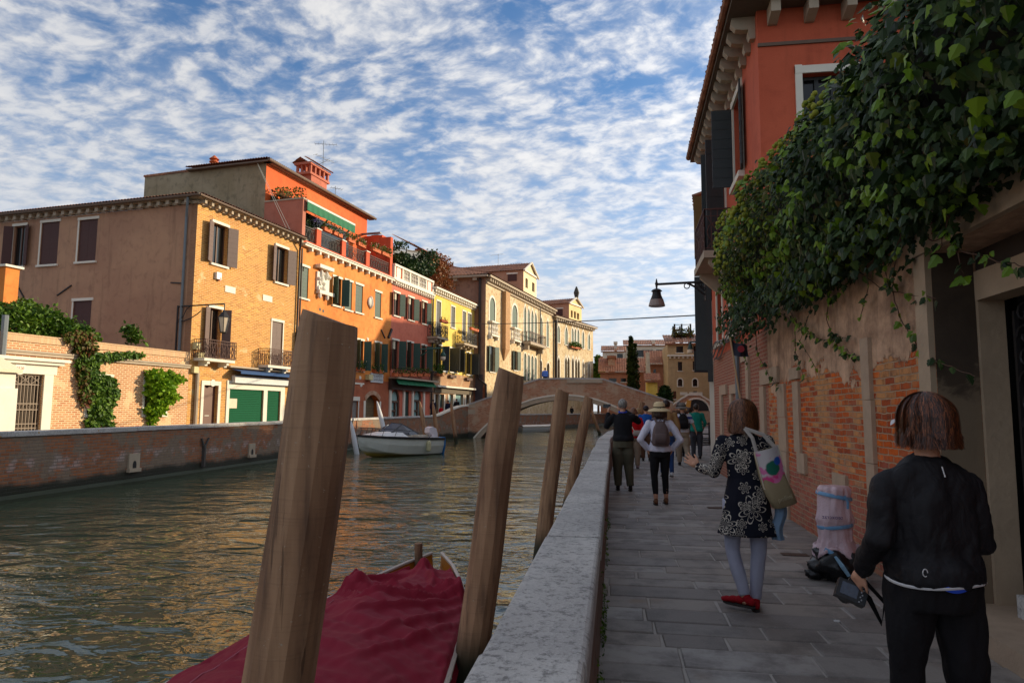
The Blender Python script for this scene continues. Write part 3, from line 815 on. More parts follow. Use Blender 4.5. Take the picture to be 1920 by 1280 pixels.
m = MB(); F0.box(m, F0.u(424, 690), F0.u(553, 700), zt+.12, zt+.22, -.02, .3); mk('ledge', m, M_STONE_B, h1)
for (xl, xr, yt, yb) in ((361, 371, 642, 655), (366, 377, 661, 674), (358, 367, 687, 699)):
    m = MB(); a, b, c, d = pxwin(F0, xl, xr, yt, yb); F0.box(m, a, b, c, d, 0, .22); mk('meter_box', m, m_plain('cream_meter_box', srgb(206, 192, 140), .6), h1)
m = MB(); a, b, c, d = pxwin(F0, 402.5, 411.5, 511, 524); F0.box(m, a, b, c, d, 0, .16); ab = mk('alarm_box', m, m_plain('white_plastic', srgb(220, 216, 210), .4), h1)
m = MB(); F0.box(m, a+.25, b-.03, c-.06, c+.12, .02, .165); mk('alarm_lamp', m, m_plain('orange_plastic', srgb(216, 90, 40), .4), ab)
for (xl, xr, yt, yb) in ((421.5, 441, 537, 549), (492.5, 510, 554, 565)):
    m = MB(); a, b, c, d = pxwin(F0, xl, xr, yt, yb); F0.box(m, a, b, c, d, -.01, .03); mk('plaque', m, M_STONE_W, h1)
m = MB(); m.lathe(F0.P((ud0+ud1)/2+.1, zdt+.14, .046), [(.2, 0), (.2, .01)], 16, F0.n)
o = mk('number_plate', m, m_plain('white_enamel', srgb(226, 216, 200), .4), h1)
# brick front wall
m = MB(); fwall(m, F0, U0, UOR, -1, ZE-.35, ops, .3)
mk('brick_front', m, M_YBR, h1)
# mauve side
FS = F0.perp(U0)
ops = []
for (xl, xr, yt, yb, s) in ((24, 47, 424, 499, 'open'), (76, 109, 417, 496, 'closed'), (147, 181, 412, 490, 'closed'), (136, 170, 564, 626, 'closed'), (8, 50, 567, 640, 'closed')):
    a, b, c, d = pxwin(FS, xl, xr, yt, yb)
    ops.append(window(h1, FS, a, b, c, d, sh=s, shm=M_SHR, depth=.2, angL=150, angR=158, stone=M_STONE_W, jambs=.0))
    m = MB(); FS.box(m, a-.12, a-.003, c, d, -.12, .012); mk('stone_jamb', m, M_STONE_W, h1)
LS = 34
QU = FS.u(350, 560)
m = MB(); fwall(m, FS, -LS, QU, -1, ZE-.35, ops, .2); mk('mauve_side', m, M_MAUVE, h1)
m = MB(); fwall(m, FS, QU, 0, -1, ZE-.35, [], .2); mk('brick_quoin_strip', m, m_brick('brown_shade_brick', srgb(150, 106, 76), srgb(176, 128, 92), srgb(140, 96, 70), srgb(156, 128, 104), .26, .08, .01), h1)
m = MB(); m.quad(FS.P(-LS, -1, 0), FS.P(-LS, -1, -13), FS.P(-LS, ZE-.35, -13), FS.P(-LS, ZE-.35, 0)); m.quad(F0.P(UOR, -1, 0), F0.P(UOR, -1, -LS), F0.P(UOR, ZE-.35, -LS), F0.P(UOR, ZE-.35, 0))
m.quad(FS.P(-LS, ZE-.35, 0), FS.P(0, ZE-.35, 0), F0.P(UOR, ZE-.35, 0), F0.P(UOR, ZE-.35, -LS)); mk('rear_wall', m, M_MAUVE, h1)
m = MB()
F0.box(m, U0-.02, UOR, ZE-.34, ZE-.18, -.02, .10); F0.box(m, U0-.40, UOR, ZE-.1, ZE-.02, -.1, .5); modillions(m, F0, U0-.1, UOR-.1, ZE-.1, .52, .17, .22, .40)
FS.box(m, -LS, .01, ZE-.34, ZE-.18, -.02, .102); FS.box(m, -LS, -.1, ZE-.1, ZE-.021, -.1, .40); modillions(m, FS, -LS, -.2, ZE-.1, .62, .22, .24, .34)
cn = mk('cornice', m, M_STONE_B, h1)
m = MB(); gutter(m, F0, U0-.5, UOR-.2, ZE-.02, .56); gutter(m, FS, -LS, .55, ZE-.02, .50, .08); mk('gutter', m, M_GUT, cn)
m = MB(); TL = 6.2; sl_ = .36
tiles(m, F0.P(U0-.45, ZE+.02, .60), F0.d, (-F0.n+V((0, 0, sl_))), UOR-U0+.3, TL, clip=lambda u, s: (max(u, s*.94), s))
o1 = FS.P(-LS, ZE+.02, .55)
tiles(m, o1, FS.d, (-FS.n+V((0, 0, sl_))), LS+.45, TL, clip=lambda u, s: (min(u, LS+.45-s*.94), s))
mk('roof', m, M_TILE, h1)
m = MB(); p0 = FS.u(347, 500); pipe(m, [FS.P(p0+.35, ZE-.1, .45), FS.P(p0+.25, ZE-.45, .35), FS.P(p0, ZE-1.1, .1), FS.P(p0, 1.0, .1)], .07); mk('drainpipe', m, M_ZINC, h1)
m = MB(); pu = UOR-.25; pipe(m, [F0.P(pu-.4, ZE-.1, .45), F0.P(pu, ZE-.8, .12), F0.P(pu, 0, .12)], .07); pipe(m, [F0.P(pu+.3, ZE-.6, .1), F0.P(pu+.3, 0, .1)], .06); mk('drainpipe', m, M_BLACKPIPE, h1)
m = MB(); pu = F0.u(364, 760); pipe(m, [F0.P(pu, zt-.2, .12), F0.P(pu, 0, .12)], .11); mk('drainpipe', m, M_STONE_B, h1)
for (x0, y0, x1, y1) in ((33, 534, 46, 558), (108, 554, 135, 535), (321, 530, 341, 531)):
    m = MB(); a = FS.uz(x0, y0); b = FS.uz(x1, y1); m.bar(FS.P(a[0], a[1], .04), FS.P(b[0], b[1], .04), .06); mk('tie_bar', m, M_IRON, h1)
# street lantern on a long iron bracket fixed to the side wall
pl = FS.uz(331, 610, .15); bx = FS.P(pl[0], 0, .12)
lt = root('wall_lantern', 'black lantern with frosted glass on long bracket at the brick corner', 'lantern', (bx.x, bx.y, 4))
ztop = FS.z(331, 573, .12); zb = FS.z(331, 665, .12); zarm = FS.z(331, 599, .12)
m = MB(); m.bar(bx+V((0, 0, zb)), bx+V((0, 0, ztop)), .07)
dL = ray(421, 576); tt = (bx-CAMP).dot(FS.n)/dL.dot(FS.n); e = CAMP+dL*tt; e.z = ztop-.02
m.tube([bx+V((0, 0, ztop-.05)), e], .04, 6)
m.tube([bx+(e-bx)*s+V((0, 0, 0))*0 for s in (0,)] and [V((bx.x+(e.x-bx.x)*s, bx.y+(e.y-bx.y)*s, zarm-.12+(ztop-zarm)*s**2.2*3.2)) for s in (0, .15, .3, .42, .5)], .03, 6)
m.tube([V((bx.x+(e.x-bx.x)*s, bx.y+(e.y-bx.y)*s, zarm-.1+(ztop-zarm)*q)) for s, q in ((.02, .1), (.12, .3), (.18, .8), (.28, 1.1))], .025, 6)
mk('bracket', m, M_IRON, lt)
m = MB(); m.bar(e, e+V((0, 0, -.45)), .04); z0 = e.z-.45
m.lathe(V((e.x, e.y, z0)), [(.34, -.28), (.30, -.24), (.12, 0), (.06, .06), (.03, .1)], 6)
for k in range(6):
    t = 2*math.pi*k/6; m.bar(V((e.x+.32*math.cos(t), e.y+.32*math.sin(t), z0-.28)), V((e.x+.17*math.cos(t), e.y+.17*math.sin(t), z0-1.05)), .03)
m.lathe(V((e.x, e.y, z0-1.15)), [(.04, 0), (.16, .06), (.18, .1)], 6); mk('lantern_cage', m, M_IRON, lt)
m = MB(); m.lathe(V((e.x, e.y, z0-1.05)), [(.155, 0), (.30, .77)], 6); mk('lantern_glass', m, m_plain('frosted_lamp_glass', srgb(214, 196, 170), .35), lt)
# ---- garden wall
gw = root('garden_wall', 'sunlit pale brick garden wall with plain cap beside the mauve house', 'wall', F0.P(-10, 0, 0))
zw = F0.z(357, 660)-.02; UL = -32
ops = []
def gwin(xl, xr, yt, yb):
    a, b, c, d = pxwin(F0, xl, xr, yt, yb); ops.append((a, b, c, d, 'rect', .3))
    m = MB(); 
    F0.box(m, a-.13, a-.003, c, d, -.25, .03); F0.box(m, b+.003, b+.13, c, d, -.25, .03); F0.box(m, a-.13, b+.13, c-.14, c-.003, -.25, .05); F0.box(m, a-.13, b+.13, d+.003, d+.13, -.25, .03)
    mk('stone_window_frame', m, M_STONE_W, gw); return a, b, c, d
gA = gwin(164, 206, 706, 776); gB = gwin(271, 311, 712, 776)
a, b = F0.u(14, 755), F0.u(78, 755); d = F0.z(45, 701); GA, GBb, GD = a, b, d
ops.append((a, b, -.05, d, 'rect', .3))
m = MB(); F0.box(m, a-.45, a-.003, -.05, d+.45, -.25, .06); F0.box(m, b+.003, b+.42, -.05, d+.02, -.25, .06); F0.box(m, a-.002, b+.55, d+.021, d+.42, -.25, .07)
F0.box(m, a-.6, b+.75, d+.42, d+.55, -.1, .22); F0.box(m, a-.75, b+.95, d+.55, d+.68, -.1, .34); mk('gateway_surround', m, M_STONE_W, gw)
m = MB(); n = 10
for k in range(n+1):
    u = a+(b-a)*(k+.0)/n; m.bar(F0.P(u, -.05, -.1), F0.P(u, d, -.1), .035)
for z in (d-.03, d-.42, d-1.2, d-1.45, d-2.2, .3, .9):
    m.bar(F0.P(a, z, -.1), F0.P(b, z, -.1), .045)
for k in range(3):
    u0, u1 = a+(b-a)*k/3, a+(b-a)*(k+1)/3
    m.bar(F0.P(u0, d-.05, -.09), F0.P(u1, d-.4, -.09), .025); m.bar(F0.P(u1, d-.05, -.09), F0.P(u0, d-.4, -.09), .025)
    for q in (.25, .75):
        c = F0.P(u0+(u1-u0)*q, d-1.33, -.1); m.tube([c+F0.d*(.1*math.cos(t))+V((0, 0, .1*math.sin(t))) for t in [2*math.pi*i/10 for i in range(11)]], .014, 4)
gt = mk('gate', m, m_plain('grey_gate_iron', srgb(128, 112, 96), .6), gw)
m = MB(); m.box(0, 0, 0, 0, 0, 0); m = MB(); F0.box(m, a, b, -.05, d, -.2, -.17)
mk('gate_mesh', m, m_plain('dark_mesh_sheet', srgb(58, 46, 34), .8), gt)
m = MB(); m.lathe(F0.P(a+.35, d+.22, .072), [(.24, 0), (.25, .015)], 18, F0.n); npl = mk('number_plate', m, m_plain('white_enamel', srgb(226, 216, 200), .4), gw)
def txtF(F, u, z, out, body, size, mat, par, name='lettering'):
    M = Matrix((( F.d.x, 0, F.n.x, 0), (F.d.y, 0, F.n.y, 0), (0, 1, 0, 0), (0, 0, 0, 1)))
    p = F.P(u, z, out); M.translation = p
    return textmesh(name, body, size, mat, M, par, .002)
M_TEXTR = m_plain('red_brown_lettering', srgb(140, 64, 48), .7); M_TEXTK = m_plain('grey_lettering', srgb(96, 96, 100), .7)
txtF(F0, a+.35, d+.22, .09, '2520', .16, M_TEXTR, npl)
m = MB(); fwall(m, F0, UL, U0-.01, -1, zw-.05, ops, .32)
m.quad(F0.P(UL, zw-.05, -.35), F0.P(U0, zw-.05, -.35), F0.P(U0, -1, -.35), F0.P(UL, -1, -.35))
mk('brick_face', m, M_GBR, gw)
m = MB(); F0.box(m, UL, U0-.01, zw-.32, zw-.06, -.34, .05); F0.box(m, UL, U0-.01, zw-.06, zw, -.37, .07)
n = int((U0-UL)/.5)
mk('cap', m, m_brick('cap_brick', srgb(214, 170, 124), srgb(226, 196, 156), srgb(190, 140, 100), srgb(206, 180, 146), .09, .3, .008), gw)
m = MB(); F0.box(m, UL, U0-.01, zw-.86, zw-.74, -.02, .10); F0.box(m, UL, U0-.01, zw-.74, zw-.66, -.02, .15); mk('string_course', m, M_STONE_B, gw)
# downpipe and canopy at the very left edge
m = MB(); u = F0.u(3, 680, .15); pipe(m, [F0.P(u, 5.2, .15), F0.P(u, 0, .15)], .12); tag(mk('downpipe', m, M_ZINC, None, org=F0.P(u, 0, .15)), 'grey upright pipe in front of the garden wall at the left edge', 'pipe')
cn_ = root('canopy', 'cream sloping canopy over a stall front at the left edge', 'canopy', F0.P(-12.2, 0, .9))
uu = F0.u(19, 693, 1.3); zz = F0.z(10, 693, 1.3); z2 = F0.z(0, 668, .8)
m = MB(); m.quad(F0.P(uu-4, zz, 1.9), F0.P(uu, zz, 1.9), F0.P(uu-.5, zz+.9, .5), F0.P(uu-4, zz+.9, .5)); m.poly([F0.P(uu, zz, 1.9), F0.P(uu, zz, .3), F0.P(uu-.5, zz+.9, .5)])
F0.box(m, uu-4, uu+.02, zz-.12, zz, .3, 1.93); mk('cloth_roof', m, m_plain('cream_canvas', srgb(226, 210, 180), .8, .06), cn_)
m = MB(); F0.box(m, uu-4, uu-.02, 0, zz-.7, .35, 1.8); F0.box(m, uu-4, uu-.1, zz-.7, zz-.12, .36, 1.75); mk('stall_body', m, M_STONE_W, cn_)
oh = root('neighbour_house', 'sliver of an orange house with a white cap at the left edge', 'house', FS.P(-16, 0, 8))
q = F0.P(F0.u(5, 560, -1.5), 0, -1.5); Fn = F0.perp(F0.u(6, 560, -1.2), -1.2)
m = MB(); Fn.box(m, -6, 0, 0, Fn.z(4, 500), -.6, 0); mk('wall', m, M_ORANGE, oh)
m = MB(); Fn.box(m, -6, .12, Fn.z(4, 500), Fn.z(4, 496), -.7, .1); mk('cap', m, M_STONE_W, oh)
# hedge behind the garden wall
R = random.Random(21)
hd = MB(); pts = []
prof = [(-40, 575), (0, 565), (40, 568), (80, 584), (120, 604), (150, 622)]
def hz(px):
    for (a, b) in zip(prof[:-1], prof[1:]):
        if a[0] <= px <= b[0]: return a[1]+(b[1]-a[1])*(px-a[0])/(b[0]-a[0])
    return 630
for k in range(9000):
    px = R.uniform(-40, 155); o_ = -.4-R.random()*2.6
    top = F0.z(px, hz(px), -1.7); lo = zw-.5
    u = F0.u(px, 600, -1.7)
    bul = math.sin(math.pi*min(1, max(0, (-.4-o_)/2.6)))
    z = lo+(top-lo)*(.55+.5*bul)*(1-.12*R.random()**2)+.12*noise.noise(V((u*1.5, o_*2, 3)))
    if R.random() < .35: z = lo+(z-lo)*R.random(); o_ = -.42-R.random()*.3
    pts.append(F0.P(u, z, o_))
leaves(hd, pts, .17, R)
he = mk('hedge', hd, M_LF, None, org=F0.P(-9, 0, -1.5), uv=False)
tag(he, 'clipped dense green hedge rising behind the garden wall at the left', 'hedge')
m = MB(); m.grid(lambda s, t: F0.P(-16+s*12.5, zw-.6+(1.0)*math.sin(math.pi*min(1, t))*(1-s*.9), -.6-t*2.2), 12, 6); mk('branch_mass', m, m_plain('hedge_wood', srgb(40, 40, 22), .9), he)
# climbing vine on the garden wall
vn = MB(); vr = MB(); pts = []; ptr = []
path = [((135, 628), 22), ((160, 645), 24), ((165, 675), 26), ((168, 705), 26), ((180, 735), 26), ((190, 770), 22), ((185, 798), 18)]
def vblob(x, y, rx, ry, n, lst, dz=.35):
    for _ in range(n):
        t = R.random()*2*math.pi; r = math.sqrt(R.random()); px, py = x+rx*r*math.cos(t), y+ry*r*math.sin(t)
        lst.append(F0.P(*F0.uz(px, py, .12), .04+R.random()**1.3*dz*(1.1-r*.6)))
for (x, y, rx, ry, n, l) in ((150, 632, 30, 12, 420, ptr), (160, 652, 20, 20, 480, ptr), (165, 680, 20, 26, 520, pts), (155, 700, 10, 30, 260, ptr), (200, 668, 36, 7, 380, pts), (240, 665, 30, 5, 240, pts),
        (175, 715, 22, 26, 560, pts), (200, 735, 22, 32, 760, pts), (190, 775, 20, 22, 520, pts), (172, 795, 10, 10, 160, pts), (204, 795, 5, 8, 80, pts), (160, 740, 10, 22, 200, ptr), (180, 760, 16, 30, 300, pts)):
    vblob(x, y, rx, ry, n, l)
leaves(vn, pts, .17, R, normal=F0.n, droop=.8); leaves(vr, ptr, .16, R, normal=F0.n, droop=.8)
vine = mk('climbing_vine', vn, M_LF, None, org=F0.P(-4.8, 0, .1), uv=False); tag(vine, 'vine with green and reddish leaves tumbling down the garden wall', 'climbing plant')
mk('reddish_leaves', vr, M_LFR, vine, uv=False)
m = MB()
for k in range(5):
    m.tube([F0.P(*F0.uz(x+R.uniform(-5, 5), y, .1), .05+R.random()*.08) for (x, y) in ((140, 626), (158, 645), (163, 680), (172, 715), (188, 750), (188, 795))], .02, 4)
mk('stem', m, m_plain('vine_wood', srgb(70, 54, 38), .9), vine)
# bush growing out of the walled window
bs = MB(); pts = []
for (x, y, rx, ry, n, dz) in ((295, 730, 22, 28, 1500, 1.0), (312, 708, 20, 10, 350, .8), (330, 712, 14, 7, 160, .5), (285, 705, 12, 10, 220, .8), (290, 768, 18, 12, 420, .5), (285, 785, 8, 12, 130, .3), (312, 745, 14, 14, 300, .8)):
    vblob(x, y, rx, ry, n, pts, dz)
leaves(bs, pts, .2, R); bush = mk('shrub', bs, M_LFY, None, org=F0.P(-2.4, 1.2, .3), uv=False); tag(bush, 'bright yellow green shrub growing out of the walled window', 'shrub')
m = MB()
for k in range(7): m.tube([F0.P(-2.6, 1.3, -.1), F0.P(-2.5+R.uniform(-.5, .5), 2.2, .4), F0.P(-2.5+R.uniform(-1, 1.2), 3+R.random()*.6, .6)], [.03, .02, .008], 5)
mk('stem', m, MATS['vine_wood'], bush)
sm = MB(); pts = []
for k in range(260):
    t = R.random(); x, y = 243+t*10+R.gauss(0, 2.2)*(1-.3*t), 612+t*30+R.gauss(0, 2)
    pts.append(F0.P(*F0.uz(x, y, -.6), -.6+R.gauss(0, .25)))
leaves(sm, pts, .2, R); o = mk('sapling', sm, M_LF, None, org=F0.P(-3.3, 4, -.6), uv=False); tag(o, 'small leafy sapling showing above the garden wall in front of the mauve side', 'plant')
m = MB(); m.tube([F0.P(F0.u(252, 640, -.6), 2, -.6), F0.P(*F0.uz(246, 615, -.6), -.6)], [.03, .01], 5); mk('stem', m, MATS['vine_wood'], o)
# ---------------------------------------------------------------- orange house with roof terrace
h2 = root('terrace_house', 'tall orange rendered house with roof terrace and green shutters', 'house', F0.P(UOR, 0, 0))
ZO = F0.z(640, 486)
ops = []
def W2(xl, xr, yt, yb, **k):
    a, b, c, d = pxwin(F0, xl, xr, yt, yb); o = window(k.pop('par', h2), F0, a, b, c, d, **k); ops.append(o); return o
W2(562, 578, 500, 559, sh='closed', depth=.3)
W2(624, 639.5, 521, 573, sh='open', angL=112, angR=118, curtain=True)
W2(646.5, 660, 527.5, 581, sh='closed'); W2(666.5, 680, 534.5, 586, sh='closed')
W2(703, 714.5, 548, 595.5, sh='closed')
W2(558, 574, 622, 686, sh='open', angL=120, angR=118, curtain=True)
W2(610, 626, 628, 690, sh='open', angL=120, angR=118, curtain=True)
W2(667, 681, 638, 694.5, sh='open', angL=118, angR=118, curtain=True); W2(702.5, 714, 643, 698, sh='open', angL=110, angR=112, curtain=True)
# arched recess and small door
a, b, c, d = pxwin(F0, 685, 711, 740, 782); c = -.05
ops.append((a, b, c, d, 'seg', .5))
m = MB(); m.poly([F0.P(u, z, -.49) for u, z in [(a, c), (b, c)]+archpts('seg', a, b, d)[::-1]]); rec = mk('walled_arch', m, m_brick('blind_arch_stone', srgb(116, 96, 66), srgb(136, 116, 82), srgb(96, 80, 56), srgb(90, 78, 60), .45, .24, .02), h2)
m = MB(); ip = archpts('seg', a, b, d); op_ = [(u+(u-(a+b)/2)*.16, z+.34) for u, z in ip]
for k in range(len(ip)-1): m.hexa([F0.P(*ip[k], -.02), F0.P(*ip[k+1], -.02), F0.P(*op_[k+1], -.02), F0.P(*op_[k], -.02), F0.P(*ip[k], .03), F0.P(*ip[k+1], .03), F0.P(*op_[k+1], .03), F0.P(*op_[k], .03)])
mk('brick_arch', m, M_BRBR, rec)
m = MB(); F0.box(m, a-.3, a-.003, c, d-.5, -.02, .04); F0.box(m, b+.003, b+.25, c, d-.5, -.02, .04); mk('stone_jamb', m, M_STONE_W, rec)
a, b, c, d = pxwin(F0, 660.5, 671, 751, 782); c = -.05; ops.append((a, b, c, d, 'rect', .2))
m = MB(); F0.box(m, a, b, c, d, -.19, -.12); dd = mk('door', m, m_plain('grey_metal_door', srgb(132, 128, 122), .5), h2)
m = MB(); F0.box(m, a-.15, b+.15, d+.003, d+.32, -.02, .08); F0.box(m, b+.003, b+.12, c, d, -.02, .04); mk('door_surround', m, M_STONE_W, h2)
m = MB(); fwall(m, F0, UOR, UPK, 3.95, ZO, ops, .22); mk('orange_front', m, M_ORANGE, h2)
m = MB(); fwall(m, F0, UOR, UPK, -1, 3.95, ops, .22); mk('lower_front', m, M_BASE, h2)
m = MB(); F0.box(m, F0.u(655, 718), F0.u(682, 718), F0.z(668, 720), F0.z(668, 718)+.04, 0, .05); mk('stone_band', m, M_STONE_W, h2)
m = MB(); F0.box(m, UOR+.05, UPK, ZO-.16, ZO, -.1, .34); F0.box(m, UOR+.05, UPK, ZO, ZO+.06, -.1, .42); modillions(m, F0, UOR+.5, UPK-.1, ZO-.16, .95, .17, .24, .3); mk('cornice', m, M_STONE_W, h2)
# upper storey set back
uu1 = F0.u(566, 371); FP = F0.perp(UOR+.1); sb = FP.u(497, 372)
FU = F0.back(UOR+.1, sb)
ZU = FP.z(497, 303); UEND = FU.u(688, 430); zlow = FU.z(672, 450)
m = MB(); fwall(m, FU, 0, UEND, ZO-.3, ZU, [], .2); mk('upper_front', m, M_RED, h2)
gl = FP.u(270, 360); zb1 = FP.z(270, 331); gm = FP.u(356, 320)
m = MB(); m.poly([FP.P(gl, 8, 0), FP.P(sb, 8, 0), FP.P(sb, ZU, 0), FP.P(gm, ZU, 0), FP.P(gm, FP.z(356, 320), 0), FP.P(gl, zb1, 0)])
m.quad(FP.P(gl, 8, 0), FP.P(gl, 8, -9), FP.P(gl, zb1, -9), FP.P(gl, zb1, 0)); mk('grey_side_wall', m, M_GREY, h2)
FE = F0.perp(0); 
m = MB(); e1 = FU.P(UEND, ZO-.3, 0); m.quad(e1, e1-FU.n*8, e1-FU.n*8+V((0, 0, ZU-ZO+.3)), e1+V((0, 0, ZU-ZO+.3))); mk('end_wall', m, M_RED, h2)
m = MB(); zt_ = FP.z(356, 316)
tiles(m, FU.P(-.45, ZU+.05, .45), FU.d, (-FU.n+V((0, 0, .28))), UEND+1.05, 5.5, clip=lambda u, s: (max(u, s*.963), s))
tiles(m, FP.P(gm, ZU+.05, .45), FP.d, (-FP.n+V((0, 0, .28))), sb+.45-gm, 5.5, clip=lambda u, s: (min(u, sb+.45-gm-s*.963), s))
rf = mk('roof', m, M_TILE, h2)
m = MB(); n = 60     # verge tiles along the grey wall
for k in range(30):
    t = k/29; u = gl+(gm-gl)*t; z = zb1+(FP.z(356, 320)-zb1)*t
    m.tube([FP.P(u, z+.02, -.3), FP.P(u, z, .05)], .10, 6)
mk('verge_tiles', m, M_TILE, rf)
m = MB(); gutter(m, FU, -.4, UEND+.7, ZU-.02, .5, .11); FU.box(m, -.3, UEND+.6, ZU-.14, ZU-.04, -.1, .4); FP.box(m, gm, sb+.4, ZU-.14, ZU-.03, -.1, .4); mk('gutter', m, M_GUT, h2)
m = MB(); m.tube([FP.P(FP.u(483, 305), FP.z(483, 305), .1), F0.P(UOR-1.8, ZE+.3, .1)], .02, 4); m.tube([FP.P(FP.u(484, 306), FP.z(483, 305), .12), F0.P(UOR-1.4, ZE+.3, .1)], .02, 4); mk('cable', m, M_CURT, h2)
# terrace side box
zb2 = FP.z(569, 373)
m = MB(); m.quad(FP.P(sb, 11, .02), FP.P(0, 11, .02), FP.P(0, zb2, .02), FP.P(sb, zb2, .02)); m.quad(FP.P(0, ZO, .02), FP.P(0, ZO, -.35), FP.P(0, zb2, -.35), FP.P(0, zb2, .02)); m.quad(FP.P(sb, 11, -.3), FP.P(0, 11, -.35), FP.P(0, zb2, -.35), FP.P(sb, zb2, -.3))
mk('terrace_side_wall', m, M_PINKBR, h2)
m = MB(); FP.box(m, sb, .06, zb2, zb2+.1, -.4, .08); mk('wall_cap', m, M_STONE_B, h2)
m = MB(); m.quad(F0.P(UOR, ZO+.02, 0), F0.P(UPK, ZO+.02, 0), F0.P(UPK, ZO+.02, sb-8), F0.P(UOR, ZO+.02, sb-8)); mk('terrace_floor', m, M_STONE_B, h2)
# terrace opening dark glass doors
m = MB(); FU.box(m, .6, UEND-3.2, ZO+.05, ZU-2.3, .01, .05); mk('terrace_doors', m, M_GLASS, h2)
# awning
a, b = F0.u(572, 385), F0.u(662, 425); zt_, = (F0.z(572, 377),)
FA = F0; zta = F0.z(571, 377); 
m = MB(); m.quad(F0.P(a, zta+.9, sb+.2), F0.P(b, zta+.9, sb+.2), F0.P(b, zta, .15), F0.P(a, zta, .15)); F0.box(m, a, b, zta-.02, zta+.12, .12, .2); aw = mk('awning', m, m_plain('white_awning_top', srgb(214, 214, 206), .8), h2)
m = MB(); m.grid(lambda s, t: F0.P(a+(b-a)*s, zta-.02-.62*t, .2+.03*math.sin(s*60)*t), 60, 2); mk('awning_valance', m, m_plain('green_awning_cloth', srgb(0, 104, 66), .8, .1), aw)
m = MB(); m.bar(F0.P(b-.1, zta+.02, .1), F0.P(b+1.2, ZO+1.2, sb+.3), .1); m.bar(F0.P(b-3.2, zta+.02, .1), F0.P(b-1.9, ZO+1.2, sb+.3), .1); mk('awning_arm', m, M_FRAMEW, aw)
# terrace pillars and railings
pu = [F0.u(x, y) for x, y in ((597, 445), (644, 465), (689, 486))]
M_TERR = m_plaster('terrace_red_render', srgb(200, 84, 48))
bounds = [UOR+.1]+pu+[UPK-.05]
for k, u in enumerate(pu):
    m = MB(); F0.box(m, u-.28, u+.28, ZO+.06, ZO+1.45, -.45, 0.05); P = mk('terrace_pillar', m, M_TERR, h2)
    m = MB(); F0.box(m, u-.32, u+.32, ZO+1.45, ZO+1.53, -.5, .1); mk('pillar_cap', m, M_STONE_W, P)
m = MB(); F0.box(m, UOR+.05, UPK-.05, ZO+.06, ZO+.3, -.3, .05); mk('terrace_kerb', m, M_TERR, h2)
FLB = []
for k in range(4):
    a, b = bounds[k]+(.28 if k else 0), bounds[k+1]-(.28 if k < 3 else .1)
    m = MB(); railing(m, [F0.P(a, 0, -.1), F0.P(b, 0, -.1)], ZO+.3, ZO+1.35, step=.14, th=.022, scroll=True); mk('railing', m, M_IRON, h2)
m = MB(); F0.box(m, F0.u(686, 470, -3), F0.u(733, 470, -1.5), ZO+.06, F0.z(733, 450, -1.5), sb, -1.4); F0.box(m, UPK-.5, UPK-.05, ZO+.06, F0.z(733, 450, -.5), -1.4, .02); blk = mk('terrace_block', m, M_TERR, h2)
m = MB(); F0.box(m, F0.u(683, 470, -3), UPK, F0.z(733, 450, -1.5)+.002, F0.z(733, 450, -1.5)+.12, sb, -1.3); mk('block_cap', m, M_ZINC, blk)
# relief, coat of arms, tie bars, sign, boxes
m = MB(); a, b, c, d = pxwin(F0, 592, 615, 512, 546); F0.box(m, a, b, c, d, 0, .12); F0.box(m, a-.1, b+.15, d+.25, d+.5, 0, .4); F0.box(m, a+.1, b+.45, c-.25, c, 0, .3)
for q in (.2, .8): m.ball(F0.P(a+(b-a)*q, c-.4, .15), .16, .16, .22, 8, 6)
RR = random.Random(4)
for k in range(16): m.ball(F0.P(a+(b-a)*RR.random(), c+(d-c)*RR.random(), .12), RR.uniform(.1, .25), RR.uniform(.08, .16), RR.uniform(.1, .34), 8, 6)
mk('stone_relief', m, M_STONE_W, h2)
m = MB(); a, b, c, d = pxwin(F0, 688, 699, 558, 576); cc = F0.P((a+b)/2, (c+d)/2, .06)
m.lathe(cc, [(.02, -.02), ((b-a)*.46, 0), ((b-a)*.4, .08), ((b-a)*.25, .14)], 10, F0.n)
m.ball(cc+V((0, 0, (d-c)*.38)), .2, .14, .2, 8, 6); m.ball(cc-V((0, 0, (d-c)*.36)), .16, .12, .26, 8, 6); m.ball(cc, .26, .12, .55, 8, 6); mk('coat_of_arms', m, M_STONE_W, h2)
for (x, y, r) in ((600, 580, .12), (606, 583, .12)):
    m = MB(); m.lathe(F0.P(*F0.uz(x, y), -.02), [(r, 0), (r, .03)], 10, F0.n); mk('vent_hole', m, MATS['dark_hole'], h2)
for (x, y) in ((689, 668), (689, 636), (675, 708), (677, 722)):
    m = MB(); m.lathe(F0.P(*F0.uz(x, y), 0), [(.25 if y in (668,) else .16, 0), (.12, .06)], 10, F0.n); mk('roundel', m, M_STONE_W, h2)
m = MB(); a, b, c, d = pxwin(F0, 693.5, 716.5, 700, 717); F0.box(m, a, b, c, d, .02, .10); sg = mk('street_sign', m, m_plain('sign_white', srgb(208, 210, 210), .6, .05), h2)
txtF(F0, (a+b)/2, c+(d-c)*.68, .105, 'FONDAMENTA', .36, M_TEXTK, sg); txtF(F0, (a+b)/2, c+(d-c)*.3, .105, 'S. BARNABA', .36, M_TEXTK, sg)
m = MB(); a, b, c, d = pxwin(F0, 685, 692.5, 702, 712); F0.box(m, a, b, c, d, 0, .35); mk('meter_box', m, MATS['cream_meter_box'], h2)
for (x0, y0, x1, y1) in ((714, 618, 721, 634), (727, 633, 733, 617)):
    m = MB(); a = F0.uz(x0, y0); b = F0.uz(x1, y1); m.bar(F0.P(a[0], a[1], .05), F0.P(b[0], b[1], .05), .08 if x0 == 714 else .2); mk('tie_bar', m, M_IRON, h2)
